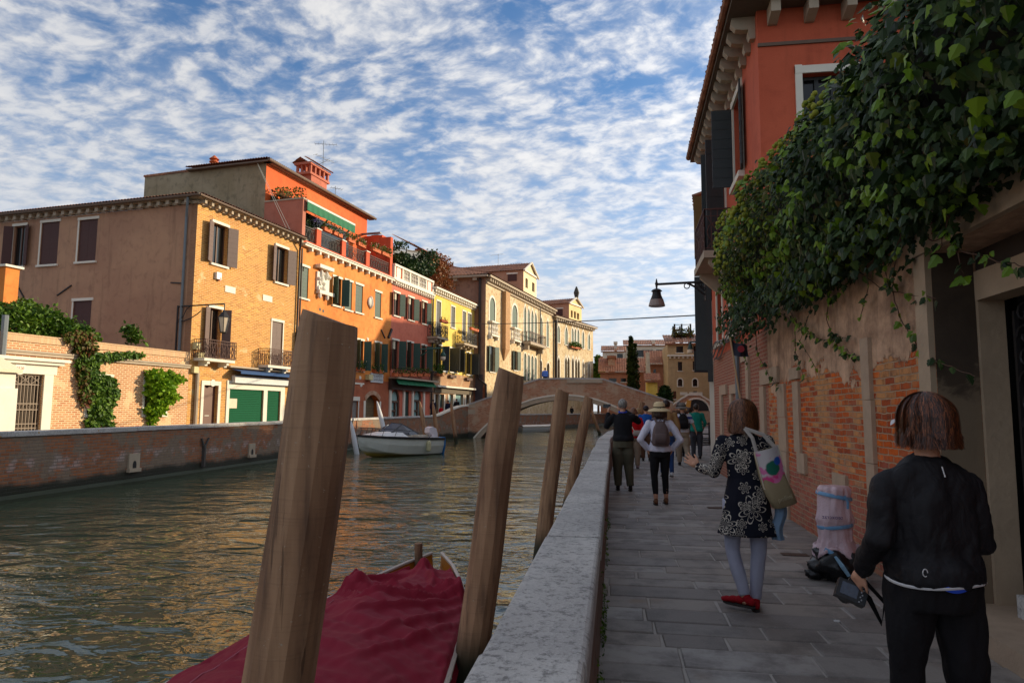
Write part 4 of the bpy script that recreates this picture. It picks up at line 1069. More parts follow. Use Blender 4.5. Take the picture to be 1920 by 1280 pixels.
# chimneys on the terrace house
m = MB(); c = FP.P(FP.u(387, 300), 0, -.8); zc0, zc1 = FP.z(387, 316), FP.z(387, 292)
m.lathe(V((c.x, c.y, 0)), [(.26, zc0-.4), (.24, zc1-.3), (.34, zc1-.25), (.34, zc1-.18), (.2, zc1-.17), (.2, zc1-.02), (.36, zc1), (.05, zc1+.3)], 12)
ch = mk('chimney_pot', m, m_plain('terracotta_pot', srgb(196, 98, 50), .8), h2)
FC = F0.back(0, sb-1.2)
a, b = FC.u(579, 350), FC.u(617, 350); zt1, zt0 = FC.z(598, 320), FC.z(598, 362); w_ = b-a
m = MB(); FC.box(m, a+w_*.1, b-w_*.12, ZU-.5, zt0+1.2, -1.3, 0); FC.box(m, a+.05, b-.05, zt0+1.2, zt0+1.4, -1.4, .08)
for k in range(5):
    u = a+.15+(w_-.45)*k/4; FC.box(m, u, u+.16, zt0+1.4, zt0+2.0, -.16, .04); FC.box(m, u, u+.16, zt0+1.4, zt0+2.0, -1.36, -1.16)
for k in (1, 2): FC.box(m, a+.13, a+.28, zt0+1.4, zt0+2.0, -.1-.4*k, .02-.4*k)
FC.box(m, a-.02, b+.02, zt0+2.0, zt0+2.2, -1.45, .12); mc = mk('chimney', m, m_plaster('chimney_render', srgb(178, 100, 76)), h2)
m = MB(); mid = -.66
for s in (-1, 1):
    S = (-F0.n*s if False else F0.n*(-s)+V((0, 0, .6))); O = FC.P(a-.1, zt0+2.15, mid+s*.95)
    tiles(m, O, F0.d, S, w_+.2, 1.05, w=.28)
mk('chimney_roof', m, M_TILE, mc)
# antennas
def antenna(name, label, base, h, arms, lab2='antenna', boom=(1, 0, 0)):
    r = MB(); b = V(base); r.tube([b, b+V((0, 0, h))], .025, 5)
    for (z, L, n, an) in arms:
        D = V((math.cos(an), math.sin(an), 0)); p = b+V((0, 0, z)); r.bar(p-D*L*.4, p+D*L*.6, .025)
        Q = V((-D.y, D.x, 0))
        for k in range(n):
            q = p+D*L*(-.4+k/(n-1)); r.bar(q-Q*(.28+.12*k/n), q+Q*(.28+.12*k/n), .014)
    return tag(mk(name, r, M_ZINC, None, org=b), label, lab2)
pa = FC.P(FC.u(611, 320), ZU, -.3); zt_ = FC.z(611, 262)
antenna('roof_antenna', 'tall television antenna mast beside the brick chimney of the orange house', (pa.x, pa.y, ZU), zt_-ZU, [(zt_-ZU-.3, 1.8, 7, .3), (zt_-ZU-1.5, 2.2, 6, 1.2), (zt_-ZU-1.9, 1.2, 4, -.6)])
pa = FC.P(FC.u(634, 372), ZU, -.3); zt_ = FC.z(634, 348)
antenna('roof_antenna', 'short squat antenna on the roof edge right of the brick chimney', (pa.x, pa.y, ZU-.1), zt_-ZU+.1, [(zt_-ZU-.1, 1.0, 5, .7), (.4, 1.6, 5, 1.0)])
m = MB(); c = F0.P(F0.u(708, 445, -3), 0, -3); z = F0.z(708, 450, -3); m.lathe(V((c.x, c.y, z-.4)), [(.25, 0), (.25, .6), (.7, .65), (.7, .72), (.1, .9)], 12); mk('vent_cowl', m, M_IRON, h2)
# terrace plants in boxes
def flowerbox(F, xl, xr, y, out, label, n=160, h=.5, flowers=30, box=True, mat=None, grp='flower boxes on the canal facades', boxm=None, size=.13, drop=.25):
    a, b = F.u(xl, y, out), F.u(xr, y, out); z = F.z((xl+xr)/2, y, out)
    R_ = random.Random(int(xl*7)); lf = MB(); pts = []
    for _ in range(n): pts.append(F.P(R_.uniform(a-.1, b+.1), z+.15+h*R_.random()**1.2-drop*(R_.random() < .25), out+R_.uniform(-.18, .25)))
    leaves(lf, pts, size, R_)
    rt = root('flower_box', label, 'planter', F.P((a+b)/2, z-.1, out), grp)
    m = MB(); F.box(m, a, b, z-.12, z+.15, out-.13, out+.13); F.box(m, a-.02, b+.02, z+.11, z+.16, out-.15, out+.15); mk('trough', m, boxm or MATS['terracotta_pot'], rt)
    mk('foliage', lf, mat or M_LF, rt, uv=False)
    if flowers:
        fm = MB(); leaves(fm, [R_.choice(pts)+V((0, 0, .05)) for _ in range(flowers)], size*.7, R_); mk('blossom', fm, M_FLOW, rt, uv=False)
    return rt
flowerbox(F0, 606, 620, 432, .05, 'box of flowers on the railing between the first two terrace pillars')
flowerbox(F0, 624, 640, 440, .05, 'leafy flower box left of the middle terrace pillar')
flowerbox(F0, 651, 664, 452, .05, 'box with white flowers right of the middle terrace pillar')
flowerbox(F0, 670, 684, 460, .05, 'dark leafy box left of the third terrace pillar')
flowerbox(F0, 697, 712, 470, .05, 'box of pale flowers at the right end of the terrace railing', flowers=60)
flowerbox(F0, 715, 731, 478, .05, 'trailing green box beside the end post of the terrace', n=260)
R = random.Random(8); lf = MB(); pts = []
for (x, y, rx, ry, n) in ((577, 425, 8, 30, 900), (585, 440, 12, 16, 400), (600, 420, 10, 10, 150), (572, 400, 5, 18, 150)):
    for _ in range(n):
        t = R.random()*6.28; r = math.sqrt(R.random()); pts.append(F0.P(*F0.uz(x+rx*r*math.cos(t), y+ry*r*math.sin(t), -.5), -.5-R.random()*.8))
leaves(lf, pts, .16, R); tp = mk('potted_shrub', lf, M_LFD, None, org=F0.P(UOR+.8, ZO, -.6), uv=False); tag(tp, 'tall dark leafy shrub in the left corner of the roof terrace', 'plant')
m = MB(); m.lathe(F0.P(UOR+.8, ZO+.06, -.7), [(.25, 0), (.36, .5), (.38, .55)], 12); mk('pot', m, MATS['terracotta_pot'], tp)
fm = MB(); leaves(fm, [F0.P(*F0.uz(593+R.gauss(0, 5), 412+R.gauss(0, 6), -.3), -.3) for _ in range(50)], .14, R); mk('blossom', fm, m_plain('lilac_flowers', srgb(150, 140, 200), .6), tp, uv=False)
lf = MB(); pts = [F0.P(*F0.uz(R.uniform(510, 565), 372-R.random()**2*16*math.sin((x_-510)/55*3.1) if False else R.uniform(352, 373), sb+.6), sb+.5+R.random()*.6) for _ in range(420)]
leaves(lf, pts, .15, R); o = mk('roof_plant', lf, M_LFR, None, org=F0.P(UOR+.6, zb2, sb+1), uv=False); tag(o, 'reddish green plants in an arched niche above the terrace side wall', 'plant')
m = MB(); m.tube([F0.P(*F0.uz(515, 372, sb+.8), sb+.8), F0.P(*F0.uz(530, 360, sb+.8), sb+.8), F0.P(*F0.uz(550, 368, sb+.8), sb+.8)], .03, 5); mk('stem', m, MATS['vine_wood'], o)
for (x0, x1, y, l) in ((667, 682, 693, 'window box with bright green plants on the left lower window of the orange house'), (700, 718, 697, 'window box spilling green leaves above the white street sign')):
    flowerbox(F0, x0, x1, y, .12, l, n=200)
# ---------------------------------------------------------------- pink house
h3 = root('pink_house', 'pink house with white balustrade on top and dark timber shopfront', 'house', F0.P(UPK, 0, 0))
ZP = F0.z(770, 540); ops = []
for (xl, xr, yt, yb) in ((738, 749, 549, 592), (765, 775.5, 558, 600), (791, 800, 566, 607)):
    a, b, c, d = pxwin(F0, xl, xr, yt, yb); ops.append(window(h3, F0, a, b, c, d, sh='open', angL=150, angR=150, curtain=True))
for (xl, xr, yt, yb) in ((734.8, 747, 638, 693), (763, 774, 642, 695), (790, 799, 648, 697)):
    a, b, c, d = pxwin(F0, xl, xr, yt, yb); ops.append(window(h3, F0, a, b, c, d, sh='open', angL=125 if xl > 740 else 150, angR=115, curtain=True, shm=M_SHG, sill=False))
zs0 = F0.z(770, 732); zsh = F0.z(765, 728)
for (xl, xr, nm) in ((733, 749, 'shop_window'), (776, 790, 'shop_window')):
    a, b = F0.u(xl, 760), F0.u(xr, 760); d = F0.z((xl+xr)/2, 730); c = .35
    m = MB(); pp = archpts('round', a+.08, b-.08, d-.08); m.poly([F0.P(u, z, -.2) for u, z in [(a, c), (b, c)]+pp[::-1]]); W = mk(nm, m, m_plain('pale_shop_glass', srgb(150, 186, 184), .15, .1, 2, 0), h3)
    m = MB(); F0.box(m, a, a+.16, -.05, d-.9, -.2, -.05); F0.box(m, b-.16, b, -.05, d-.9, -.2, -.05); F0.box(m, a, b, c-.3, c+.05, -.2, -.04); F0.box(m, a, b, d-1.15, d-.98, -.2, -.04); F0.box(m, (a*.42+b*.58)-.08, (a*.42+b*.58)+.08, c, d-1, -.2, -.04); F0.box(m, a, a*.42+b*.58, 1.4, 1.55, -.2, -.04)
    m.tube([F0.P(u, z, -.12) for u, z in pp], .09, 5); mk('frame', m, m_plain('brown_shop_timber', srgb(92, 62, 46), .6), W)
    ops.append((a, b, -.05, d, 'round', .22))
a, b = F0.u(759, 760), F0.u(767, 760); ops.append((a, b, -.05, zsh-.3, 'rect', .2)); m = MB(); F0.box(m, a, b, -.05, zsh-.3, -.18, -.1); mk('green_door', m, m_plain('dark_teal_door', srgb(16, 62, 58), .5), h3)
for x in (730.5, 756, 772.5, 793.5):
    m = MB(); u = F0.u(x, 760); F0.box(m, u-.16, u+.16, -.05, zsh-.1, 0, .12); F0.box(m, u-.25, u+.25, zsh-.1, zsh+.08, 0, .2); mk('stone_pilaster', m, M_STONE_W, h3)
m = MB(); fwall(m, F0, UPK, UYE, -1, ZP, ops, .22); mk('pink_front', m, M_PINK, h3)
m = MB(); F0.box(m, UPK, UYE, ZP, ZP+.16, -.1, .42); F0.box(m, UPK, UYE, ZP-.3, ZP, -.05, .12); modillions(m, F0, UPK, UYE, ZP, .42, .16, .26, .34); mk('cornice', m, M_STONE_W, h3)
zbt = F0.z(770, 509)
m = MB(); F0.box(m, UPK+.05, UYE, zbt-.2, zbt, -.15, .25); F0.box(m, UPK+.05, UYE, ZP+.16, ZP+.4, -.1, .2)
LB = UYE-UPK
for (q0, q1) in ((.03, .18), (.82, .97)): pass
for q in (.02, .2, .38, .59, .80, .985): F0.box(m, UPK+LB*q-.12, UPK+LB*q+.12, ZP+.4, zbt-.2, -.1, .2)
for (q0, q1) in ((.2, .38), (.38, .59), (.59, .80)):
    for k in range(5):
        u = UPK+LB*(q0+(q1-q0)*(k+.5)/5); H = zbt-.2-ZP-.4; m.lathe(F0.P(u, ZP+.4, .05), [(.07, 0), (.11, H*.12), (.05, H*.3), (.1, H*.5), (.05, H*.7), (.11, H*.88), (.07, H)], 6)
bl = mk('balustrade', m, M_STONE_W, h3)
for (q0, q1) in ((.02, .2), (.80, .985)):
    m = MB(); F0.box(m, UPK+LB*q0+.12, UPK+LB*q1-.12, ZP+.4, zbt-.2, -.05, .12); P = mk('panel', m, M_RED, bl)
    m = MB(); u = UPK+LB*(q0+q1)/2; m.prism([F0.P(u+.42*math.copysign(abs(math.cos(t))**.5, math.cos(t)), (ZP+.4+zbt-.2)/2+.5*math.copysign(abs(math.sin(t))**.5, math.sin(t)), .12) for t in [2*math.pi*k/16 for k in range(16)]], F0.n*.03); mk('white_oval', m, M_STONE_W, P)
# ledge, valance and fascia of the shopfront
a, b = F0.u(728.5, 710), F0.u(806, 711); z = F0.z(765, 711)
m = MB(); F0.box(m, a, b, z-.1, z+.03, 0, .95); mk('ledge', m, M_STONE_B, h3)
m = MB(); z3 = F0.z(768, 721, .8)
m.grid(lambda s, t: F0.P(a+.3+(b-a-.5)*s, z-.12-(z-.12-z3)*t-.05*abs(math.sin(s*45))*(t > .9), .5+.32*t+.02*math.sin(s*60)), 80, 3); mk('green_awning', m, MATS['green_awning_cloth'], h3)
m = MB(); F0.box(m, a, b, zs0+.12, z-.12, 0, .3); F0.box(m, a, b, zs0-.02, zs0+.12, 0, .4); mk('timber_fascia', m, m_plain('dark_timber', srgb(58, 40, 32), .7), h3)
m = MB(); frail(m, F0, F0.u(731, 700), F0.u(806, 700), z+.05, z+.95, .8, step=.2, th=.02); mk('railing', m, M_IRON, h3)
for i, (x0, x1) in enumerate(((737, 750), (753, 765), (768, 779), (781, 790), (793, 804))):
    flowerbox(F0, x0, x1, 703, .75, ['box of brown heather at the left end of the pink house ledge', 'box with a white bloom second along the pink house ledge', 'mossy box in the middle of the pink house ledge', 'small box fourth along the pink house ledge', 'spiky green box at the right end of the pink house ledge'][i], n=130, mat=M_LFR if i % 2 == 0 else M_LF, flowers=10)
# green harp lamp on pink house
lp = root('green_wall_lamp', 'dark green scrolled arm lamp projecting from the pink house', 'lamp', F0.P(*F0.uz(783, 660), 0))
m = MB(); p0 = F0.P(*F0.uz(783, 655, .1), .1); L = 3.4; p1 = p0+F0.n*1.0+F0.d*0; 
q0 = F0.uz(784, 655, .15); q1 = F0.uz(831, 652, 1.6)
A, B = F0.P(q0[0], q0[1], .1), F0.P(q1[0], q1[1], 1.6)
m.tube([A, B], .07, 6); m.tube([A+V((0, 0, -.7)), A*.75+B*.25+V((0, 0, -.45)), A*.5+B*.5+V((0, 0, -.05))], .05, 5); m.ball(A+V((0, 0, -.35)), .3, .2, .45, 8, 6); m.lathe(B+V((0, 0, -.1)), [(.25, -.75), (.28, -.6), (.12, -.3), (.1, 0)], 10)
mk('arm', m, m_plain('lamp_green_paint', srgb(18, 70, 58), .5), lp)
m = MB(); m.lathe(B+V((0, 0, -1.25)), [(.12, 0), (.26, .15), (.25, .4)], 10); mk('lamp_glass', m, MATS['frosted_lamp_glass'], lp)
# pergola and roof garden over the pink house
pg = root('roof_pergola', 'dark metal pergola frame on the roof garden above the white balustrade', 'pergola', F0.P(UPK+3, ZP+1.5, -3))
m = MB()
def fp(x, y, o): return F0.P(*F0.uz(x, y, o), o)
for (x0, y0, x1, y1, o) in ((735, 463, 810, 478, -3), (735, 470, 759, 488, -2), (762, 466, 762, 512, -2.5), (806, 470, 806, 512, -2.5), (760, 484, 806, 490, -2.5), (775, 475, 775, 505, -2.5), (790, 478, 790, 505, -2.5)):
    m.bar(fp(x0, y0, o), fp(x1, y1, o), .1)
mk('metal_frame', m, M_IRON, pg)
m = MB(); m.quad(fp(735, 466, -5), fp(806, 478, -5), fp(806, 508, -5), fp(735, 500, -5)); mk('dark_screen', m, m_plain('dark_blue_screen', srgb(44, 50, 62), .4), pg)
R = random.Random(31); lf = MB(); pts = []
def vb(x, y, rx, ry, n, o, dz=.8):
    for _ in range(n):
        t = R.random()*6.28; r = math.sqrt(R.random()); pts.append(F0.P(*F0.uz(x+rx*r*math.cos(t), y+ry*r*math.sin(t), o), o+R.uniform(-dz, dz)))
for a_ in ((745, 485, 14, 10, 700, -1), (765, 498, 18, 9, 900, -.8), (790, 506, 16, 12, 1100, -.8), (803, 490, 8, 22, 500, -1.4), (745, 462, 8, 8, 140, -2), (752, 456, 8, 3, 60, -2), (790, 486, 8, 10, 200, -2)): vb(*a_)
leaves(lf, pts, .26, R); o = mk('roof_garden_shrubs', lf, M_LFD, None, org=F0.P(UPK+4, ZP+1, -1), uv=False); tag(o, 'dark green shrubs crowding the roof garden behind the white balustrade', 'shrub')
lf = MB(); pts = []
for a_ in ((822, 520, 16, 24, 1500, -1.5), (826, 495, 14, 14, 600, -2), (835, 540, 8, 12, 400, -1.2), (812, 480, 10, 8, 200, -2)): vb(*a_)
leaves(lf, pts, .24, R); o = mk('autumn_vine', lf, leaf_mat('orange_brown_leaves', [srgb(120, 70, 36), srgb(160, 96, 50), srgb(96, 80, 40), srgb(140, 60, 34)]), None, org=F0.P(UYE+1, 13, -1.5), uv=False); tag(o, 'rusty orange creeper hanging over the top of the yellow house', 'climbing plant')
m = MB(); m.box(0, 0, 0, 0, 0, 0)
rfb = root('rear_roof_house', 'brown tiled roofs with small pale dormer rising behind the roof garden', 'house', F0.P(UPK+6, 0, -9))
m = MB(); FB = F0.back(0, -7); 
for (x0, y0, x1, y1) in ((790, 470, 852, 505),):
    pa_, pb_ = FB.uz(x0, y0), FB.uz(x1, y1)
    FB.box(m, pa_[0], pb_[0], 9, pb_[1]+.2, -5, 0)
mk('walls', m, m_plaster('peach_render', srgb(214, 176, 132)), rfb)
m = MB(); a_, b_ = FB.u(768, 490), FB.u(853, 500); zr = FB.z(853, 505); tiles(m, FB.P(a_, zr, .5), FB.d, (-FB.n+V((0, 0, .5))), b_-a_, 3.8, w=.5, row=.8); mk('roof', m, M_TILE, rfb)
m = MB(); FB.box(m, FB.u(805, 480), FB.u(818, 480), zr, FB.z(812, 468), -2, -1); mk('chimney', m, M_PINKBR, rfb)
# ---------------------------------------------------------------- yellow house
h4 = root('yellow_house', 'yellow house with two small iron balconies and bare brick ground floor', 'house', F0.P(UYE, 0, 0))
ZY = F0.z(850, 557); ops = []
for (xl, xr, yt, yb, s) in ((818, 826, 565, 627, 'closed'), (845.6, 852.6, 575, 614, 'closed'), (867, 873, 584, 638, 'closed'), (876.5, 883, 588, 640, 'closed')):
    a, b, c, d = pxwin(F0, xl, xr, yt, yb); ops.append(window(h4, F0, a, b, c, d, sh=s, angL=100 if s == 'open' else 0, angR=95, shm=M_SHK, jambs=.12, depth=.25, sill=(s == 'closed')))
for (xl, xr, yt, yb, s, L, R_) in ((817, 828, 647.5, 694.5, 'open', 140, 100), (843, 858, 654, 697.5, 'open', 95, 60), (874, 884, 662, 702, 'open', 140, 90)):
    a, b, c, d = pxwin(F0, xl, xr, yt, yb); ops.append(window(h4, F0, a, b, c, d, sh=s, angL=L, angR=R_, shm=M_SHK, curtain=(xl < 820)))
zb_ = F0.z(850, 701)
m = MB(); fwall(m, F0, UYE, UYE1+.6, zb_, ZY, ops, .22); mk('yellow_front', m, M_YEL, h4)
M_WBR = m_brick('weathered_brick', srgb(168, 122, 84), srgb(190, 144, 104), srgb(150, 104, 72), srgb(178, 154, 124), .26, .08, .012, patch=srgb(190, 160, 120), patch_lo=.55)
zsh = F0.z(850, 728)
ops2 = []
for (xl, xr, c, nm) in ((815, 822, -.05, 0), (824, 832, -.05, 1), (841, 849, .9, 2), (853, 868, .9, 2), (873, 880, -.05, 0)):
    a, b = F0.u(xl, 755), F0.u(xr, 755); d = F0.z((xl+xr)/2, 739); ops2.append((a, b, c, d, 'rect', .3))
    m = MB(); F0.box(m, a, b, c, d, -.3, -.22); W = mk('shop_door' if c < 0 else 'shop_window', m, MATS['dark_teal_door'] if nm == 1 else (MATS['pale_shop_glass'] if nm == 2 else M_GLASS), h4)
    m = MB(); F0.box(m, a-.25, a-.003, -.05, d, -.02, .06); F0.box(m, b+.003, b+.25, -.05, d, -.02, .06); mk('stone_jamb', m, M_STONE_W, W)
m = MB(); fwall(m, F0, UYE, UYE1+.6, -1, zb_, ops2, .3); mk('brick_base', m, M_WBR, h4)
m = MB(); a, b = F0.u(813, 726), F0.u(886, 728); z = F0.z(850, 726); F0.box(m, a, b, z-.12, z+.06, 0, .5); sb2 = mk('white_band', m, M_STONE_W, h4)
m = MB(); F0.box(m, a, b, F0.z(850, 738), z-.12, 0, .12); mk('grey_brown_fascia', m, m_plain('grey_brown_paint', srgb(96, 84, 66), .8), sb2)
m = MB(); F0.box(m, UYE, UYE1+.5, ZY-.05, ZY+.14, -.1, .55); F0.box(m, UYE, UYE1+.5, ZY-.5, ZY-.36, -.05, .12); modillions(m, F0, UYE, UYE1+.4, ZY-.05, .55, .2, .3, .42); mk('cornice', m, M_STONE_W, h4)
m = MB(); tiles(m, F0.P(UYE, ZY+.16, .6), F0.d, (-F0.n+V((0, 0, .33))), UYE1+.5-UYE, 4, w=.32, row=.6); mk('roof', m, M_TILE, h4)
m = MB(); solid_sides(m, F0, UYE, UYE1+.5, -1, ZY, 8); mk('rear_wall', m, M_YEL, h4)
for (xl, xr, yr, yf) in ((815, 838, 604, 632), (866, 892, 618, 645)):
    a, b = F0.u(xl, yf, .8), F0.u(xr, yf, .8)-.3; zf = F0.z((xl+xr)/2, yf, 1.0)
    m = MB(); F0.box(m, a, b, zf-.2, zf, -.02, 1.1)
    for q in (.12, .45, .8): u = a+(b-a)*q; F0.box(m, u-.12, u+.12, zf-.6, zf-.2, -.02, .6); F0.box(m, u-.12, u+.12, zf-.4, zf-.2, .6, .9)
    bal = mk('balcony', m, M_STONE_B, h4)
    m = MB(); frail(m, F0, a+.06, b-.06, zf, zf+1.25, 1.05, step=.24, th=.03, scroll=True, top=.05); mk('railing', m, M_IRON, bal)
flowerbox(F0, 826, 838, 603, 1.1, 'terracotta boxes on the left balcony of the yellow house', n=60, h=.3, flowers=0)
flowerbox(F0, 882, 896, 618, 1.1, 'terracotta boxes on the right balcony of the yellow house', n=60, h=.3, flowers=0)
flowerbox(F0, 816, 828, 703, .3, 'box with a bright green bush below the lower left window of the yellow house', n=260, h=.9, flowers=0, size=.2)
flowerbox(F0, 843, 854, 706, .2, 'iron rack of pots below the middle window of the yellow house', n=30, h=.3, flowers=0, boxm=M_IRONB)
flowerbox(F0, 874, 884, 711, .2, 'iron rack of pots below the right window of the yellow house', n=30, h=.3, flowers=0, boxm=M_IRONB)
m = MB(); a, b, c, d = pxwin(F0, 829.8, 838.5, 689, 698); F0.box(m, a, b, c, d, 0, .05); pl_ = mk('street_sign', m, MATS['sign_white'], h4)
txtF(F0, (a+b)/2, (c+d)/2+.2, .055, 'RIO DE', .3, M_TEXTK, pl_); txtF(F0, (a+b)/2, (c+d)/2-.22, .055, 'S. BARNABA', .2, M_TEXTK, pl_)
m = MB(); pipe(m, [F0.P(UYE+.05, ZY-.3, .15), F0.P(UYE+.05, 0, .15)], .09); mk('drainpipe', m, M_BLACKPIPE, h4)
# ---------------------------------------------------------------- palaces
e889 = F0.P(UYE1, 0, 0)
FPal = F0.perp(UYE1)                      # side wall of the palace, facing the camera
PJ = FPal.u(910, 640)
dv = ray(1400, 771); F1 = Fac(FPal.P(PJ, 0, 0), (dv.x/dv.y, 1))
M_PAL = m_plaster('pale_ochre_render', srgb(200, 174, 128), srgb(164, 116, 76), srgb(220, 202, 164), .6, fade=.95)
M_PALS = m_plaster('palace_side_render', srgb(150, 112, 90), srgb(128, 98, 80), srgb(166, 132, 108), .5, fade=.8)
h5 = root('gothic_palace', 'ochre gothic palace with tall arched windows and white dormer', 'palace', F1.P(0, 0, 0))
ZG = F1.z(960, 545); U5 = F1.u(1037, 640); ops = []
for (xl, xr, yt, yb) in ((918, 928, 558, 604), (960, 970, 572, 616)):
    a, b, c, d = pxwin(F1, xl, xr, yt, yb); ops.append(window(h5, F1, a, b, c, d, 'round', sh='arch', shm=M_SHP, jambs=.3, far=True, sill=False))
    m = MB(); F1.box(m, a-.35, b+.35, c-.15, c+.05, 0, .5); F1.box(m, a-.35, b+.35, c-1.75, c-1.55, -.05, .5); F1.box(m, a-.35, b+.35, c-1.55, c-.15, -.01, .05)
    for k in range(4):
        u = a-.2+(b-a+.4)*(k+.5)/4; m.lathe(F1.P(u, c-1.55, .3), [(.12, 0), (.2, .2), (.08, .5), (.19, .8), (.08, 1.1), (.16, 1.4)], 6)
    for q in (0, 1): u = a-.3+(b-a+.4)*q; F1.box(m, u-.02, u+.25, c-2.1, c-1.75, 0, .4)
    mk('balustrade', m, M_STONE_W, h5)
for (xl, xr, yt, yb) in ((982, 986.3, 572, 646), (988.8, 993.2, 576, 646), (995.6, 1000, 580, 646), (1001.8, 1006.3, 584, 648), (1012.6, 1017.2, 593, 646), (1024.7, 1028.6, 599, 650)):
    a, b, c, d = pxwin(F1, xl, xr, yt, yb); ops.append(window(h5, F1, a, b, c, d, 'ogee', sh='arch', shm=M_SHP, jambs=.22, far=True, sill=xl > 1010))
a, b = F1.u(981, 640), F1.u(1009, 640); c = F1.z(995, 645)
m = MB(); F1.box(m, a-.4, b+.3, c-.35, c, 0, 1.2); F1.box(m, a-.2, a+.3, c-1.1, c-.35, 0, .8); F1.box(m, b-.4, b+.1, c-1.1, c-.35, 0, .8); bal = mk('balcony', m, M_STONE_B, h5)
m = MB(); frail(m, F1, a-.3, b+.2, c, c+1.4, 1.1, step=.4, th=.06); mk('railing', m, M_IRONB, bal)
for (xl, xr, yt, yb) in ((918, 927.5, 649, 697), (963, 970, 658, 694)):
    a, b, c, d = pxwin(F1, xl, xr, yt, yb); ops.append(window(h5, F1, a, b, c, d, 'rect', sh='open', angL=165, angR=165, shm=M_SHP, far=True, shl=(b-a)*.5, lintel=False))
for (xl, xr, yt, yb) in ((982, 986.5, 662, 713), (989, 993.2, 665, 713), (995.6, 999.8, 667, 713), (1002, 1006, 670, 713), (1012.6, 1016.2, 676, 718), (1025, 1030, 680, 718)):
    a, b, c, d = pxwin(F1, xl, xr, yt, yb); ops.append(window(h5, F1, a, b, c, d, 'round', sh='arch' if xl < 1010 else None, shm=M_SHG, jambs=.2, far=True, sill=False))
m = MB(); fwall(m, F1, 0, U5, -1, ZG, ops, .3); mk('palace_front', m, M_PAL, h5)
zt = FPal.z(890, 520)
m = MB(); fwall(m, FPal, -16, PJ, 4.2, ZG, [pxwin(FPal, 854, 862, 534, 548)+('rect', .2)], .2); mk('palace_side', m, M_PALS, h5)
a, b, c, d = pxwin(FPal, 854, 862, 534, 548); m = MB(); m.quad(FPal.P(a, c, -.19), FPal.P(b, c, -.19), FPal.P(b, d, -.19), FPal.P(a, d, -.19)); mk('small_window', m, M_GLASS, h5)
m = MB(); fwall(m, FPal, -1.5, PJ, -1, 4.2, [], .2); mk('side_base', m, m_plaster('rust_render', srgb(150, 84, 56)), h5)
m = MB(); FPal.box(m, FPal.u(889, 740)+.15, FPal.u(905, 740), 0, FPal.z(897, 702), .02, .10)
for k in range(5): FPal.box(m, FPal.u(889, 740)+.1, FPal.u(906, 740), .8+k*.9, .9+k*.9, .1, .16)
mk('side_gate', m, m_plain('grey_slatted_gate', srgb(70, 62, 66), .6), h5)
m = MB(); solid_sides(m, F1, 0, U5, -1, ZG, 16, top=True); mk('rear_wall', m, M_PALS, h5)
m = MB(); F1.box(m, -.3, U5, ZG, ZG+.25, -.1, .7); F1.box(m, 0, U5, ZG-.7, ZG-.5, -.05, .2); modillions(m, F1, 0, U5, ZG, .75, .3, .4, .5); FPal.box(m, -16, PJ+.4, ZG, ZG+.24, -.1, .7); modillions(m, FPal, -16, PJ, ZG, 2.2, .5, .35, .5); mk('cornice', m, M_STONE_B, h5)
m = MB(); HL = 10
tiles(m, F1.P(-.7, ZG+.28, .8), F1.d, (-F1.n+V((0, 0, .36))), U5+.7, HL, w=.42, row=.9, clip=lambda u, s: (max(u, s*.94), s))
tiles(m, FPal.P(-16, ZG+.28, .7), FPal.d, (-FPal.n+V((0, 0, .36))), 16+PJ+.7, HL, w=.42, row=.9, clip=lambda u, s: (min(u, 16+PJ+.7-s*.94), s)); mk('roof', m, M_TILE, h5)
m = MB(); pu = FPal.u(900, 600); pipe(m, [FPal.P(pu, ZG-.1, .2), FPal.P(pu, 5.2, .2), FPal.P(pu+.9, 4.5, .25), FPal.P(pu+.9, 0, .25)], .14); mk('drainpipe', m, M_BLACKPIPE, h5)
m = MB(); pu = F1.u(1010.5, 640); pipe(m, [F1.P(pu, ZG-.3, .2), F1.P(pu, 3, .2)], .1); mk('drainpipe', m, M_BLACKPIPE, h5)
a, b = F1.u(941, 560), F1.u(949, 560); z1 = F1.z(945, 655); zt2 = F1.z(945, 676)
m = MB(); F1.box(m, a, b, z1, ZG-.7, 0, .55); m.hexa([F1.P((a+b)/2-.1, zt2, 0), F1.P((a+b)/2+.1, zt2, 0), F1.P((a+b)/2+.1, zt2, .1), F1.P((a+b)/2-.1, zt2, .1), F1.P(a, z1, 0), F1.P(b, z1, 0), F1.P(b, z1, .55), F1.P(a, z1, .55)]); mk('wall_flue', m, m_brick('flue_brick', srgb(190, 140, 92), srgb(206, 164, 116), srgb(160, 112, 72), srgb(190, 160, 120)), h5)
m = MB(); 
for (x0, y0, x1, y1) in ((975, 638, 981, 650),): m.bar(F1.P(*F1.uz(x0, y0), .1), F1.P(*F1.uz(x1, y1), .1), .12)
mk('tie_bar', m, M_IRON, h5)
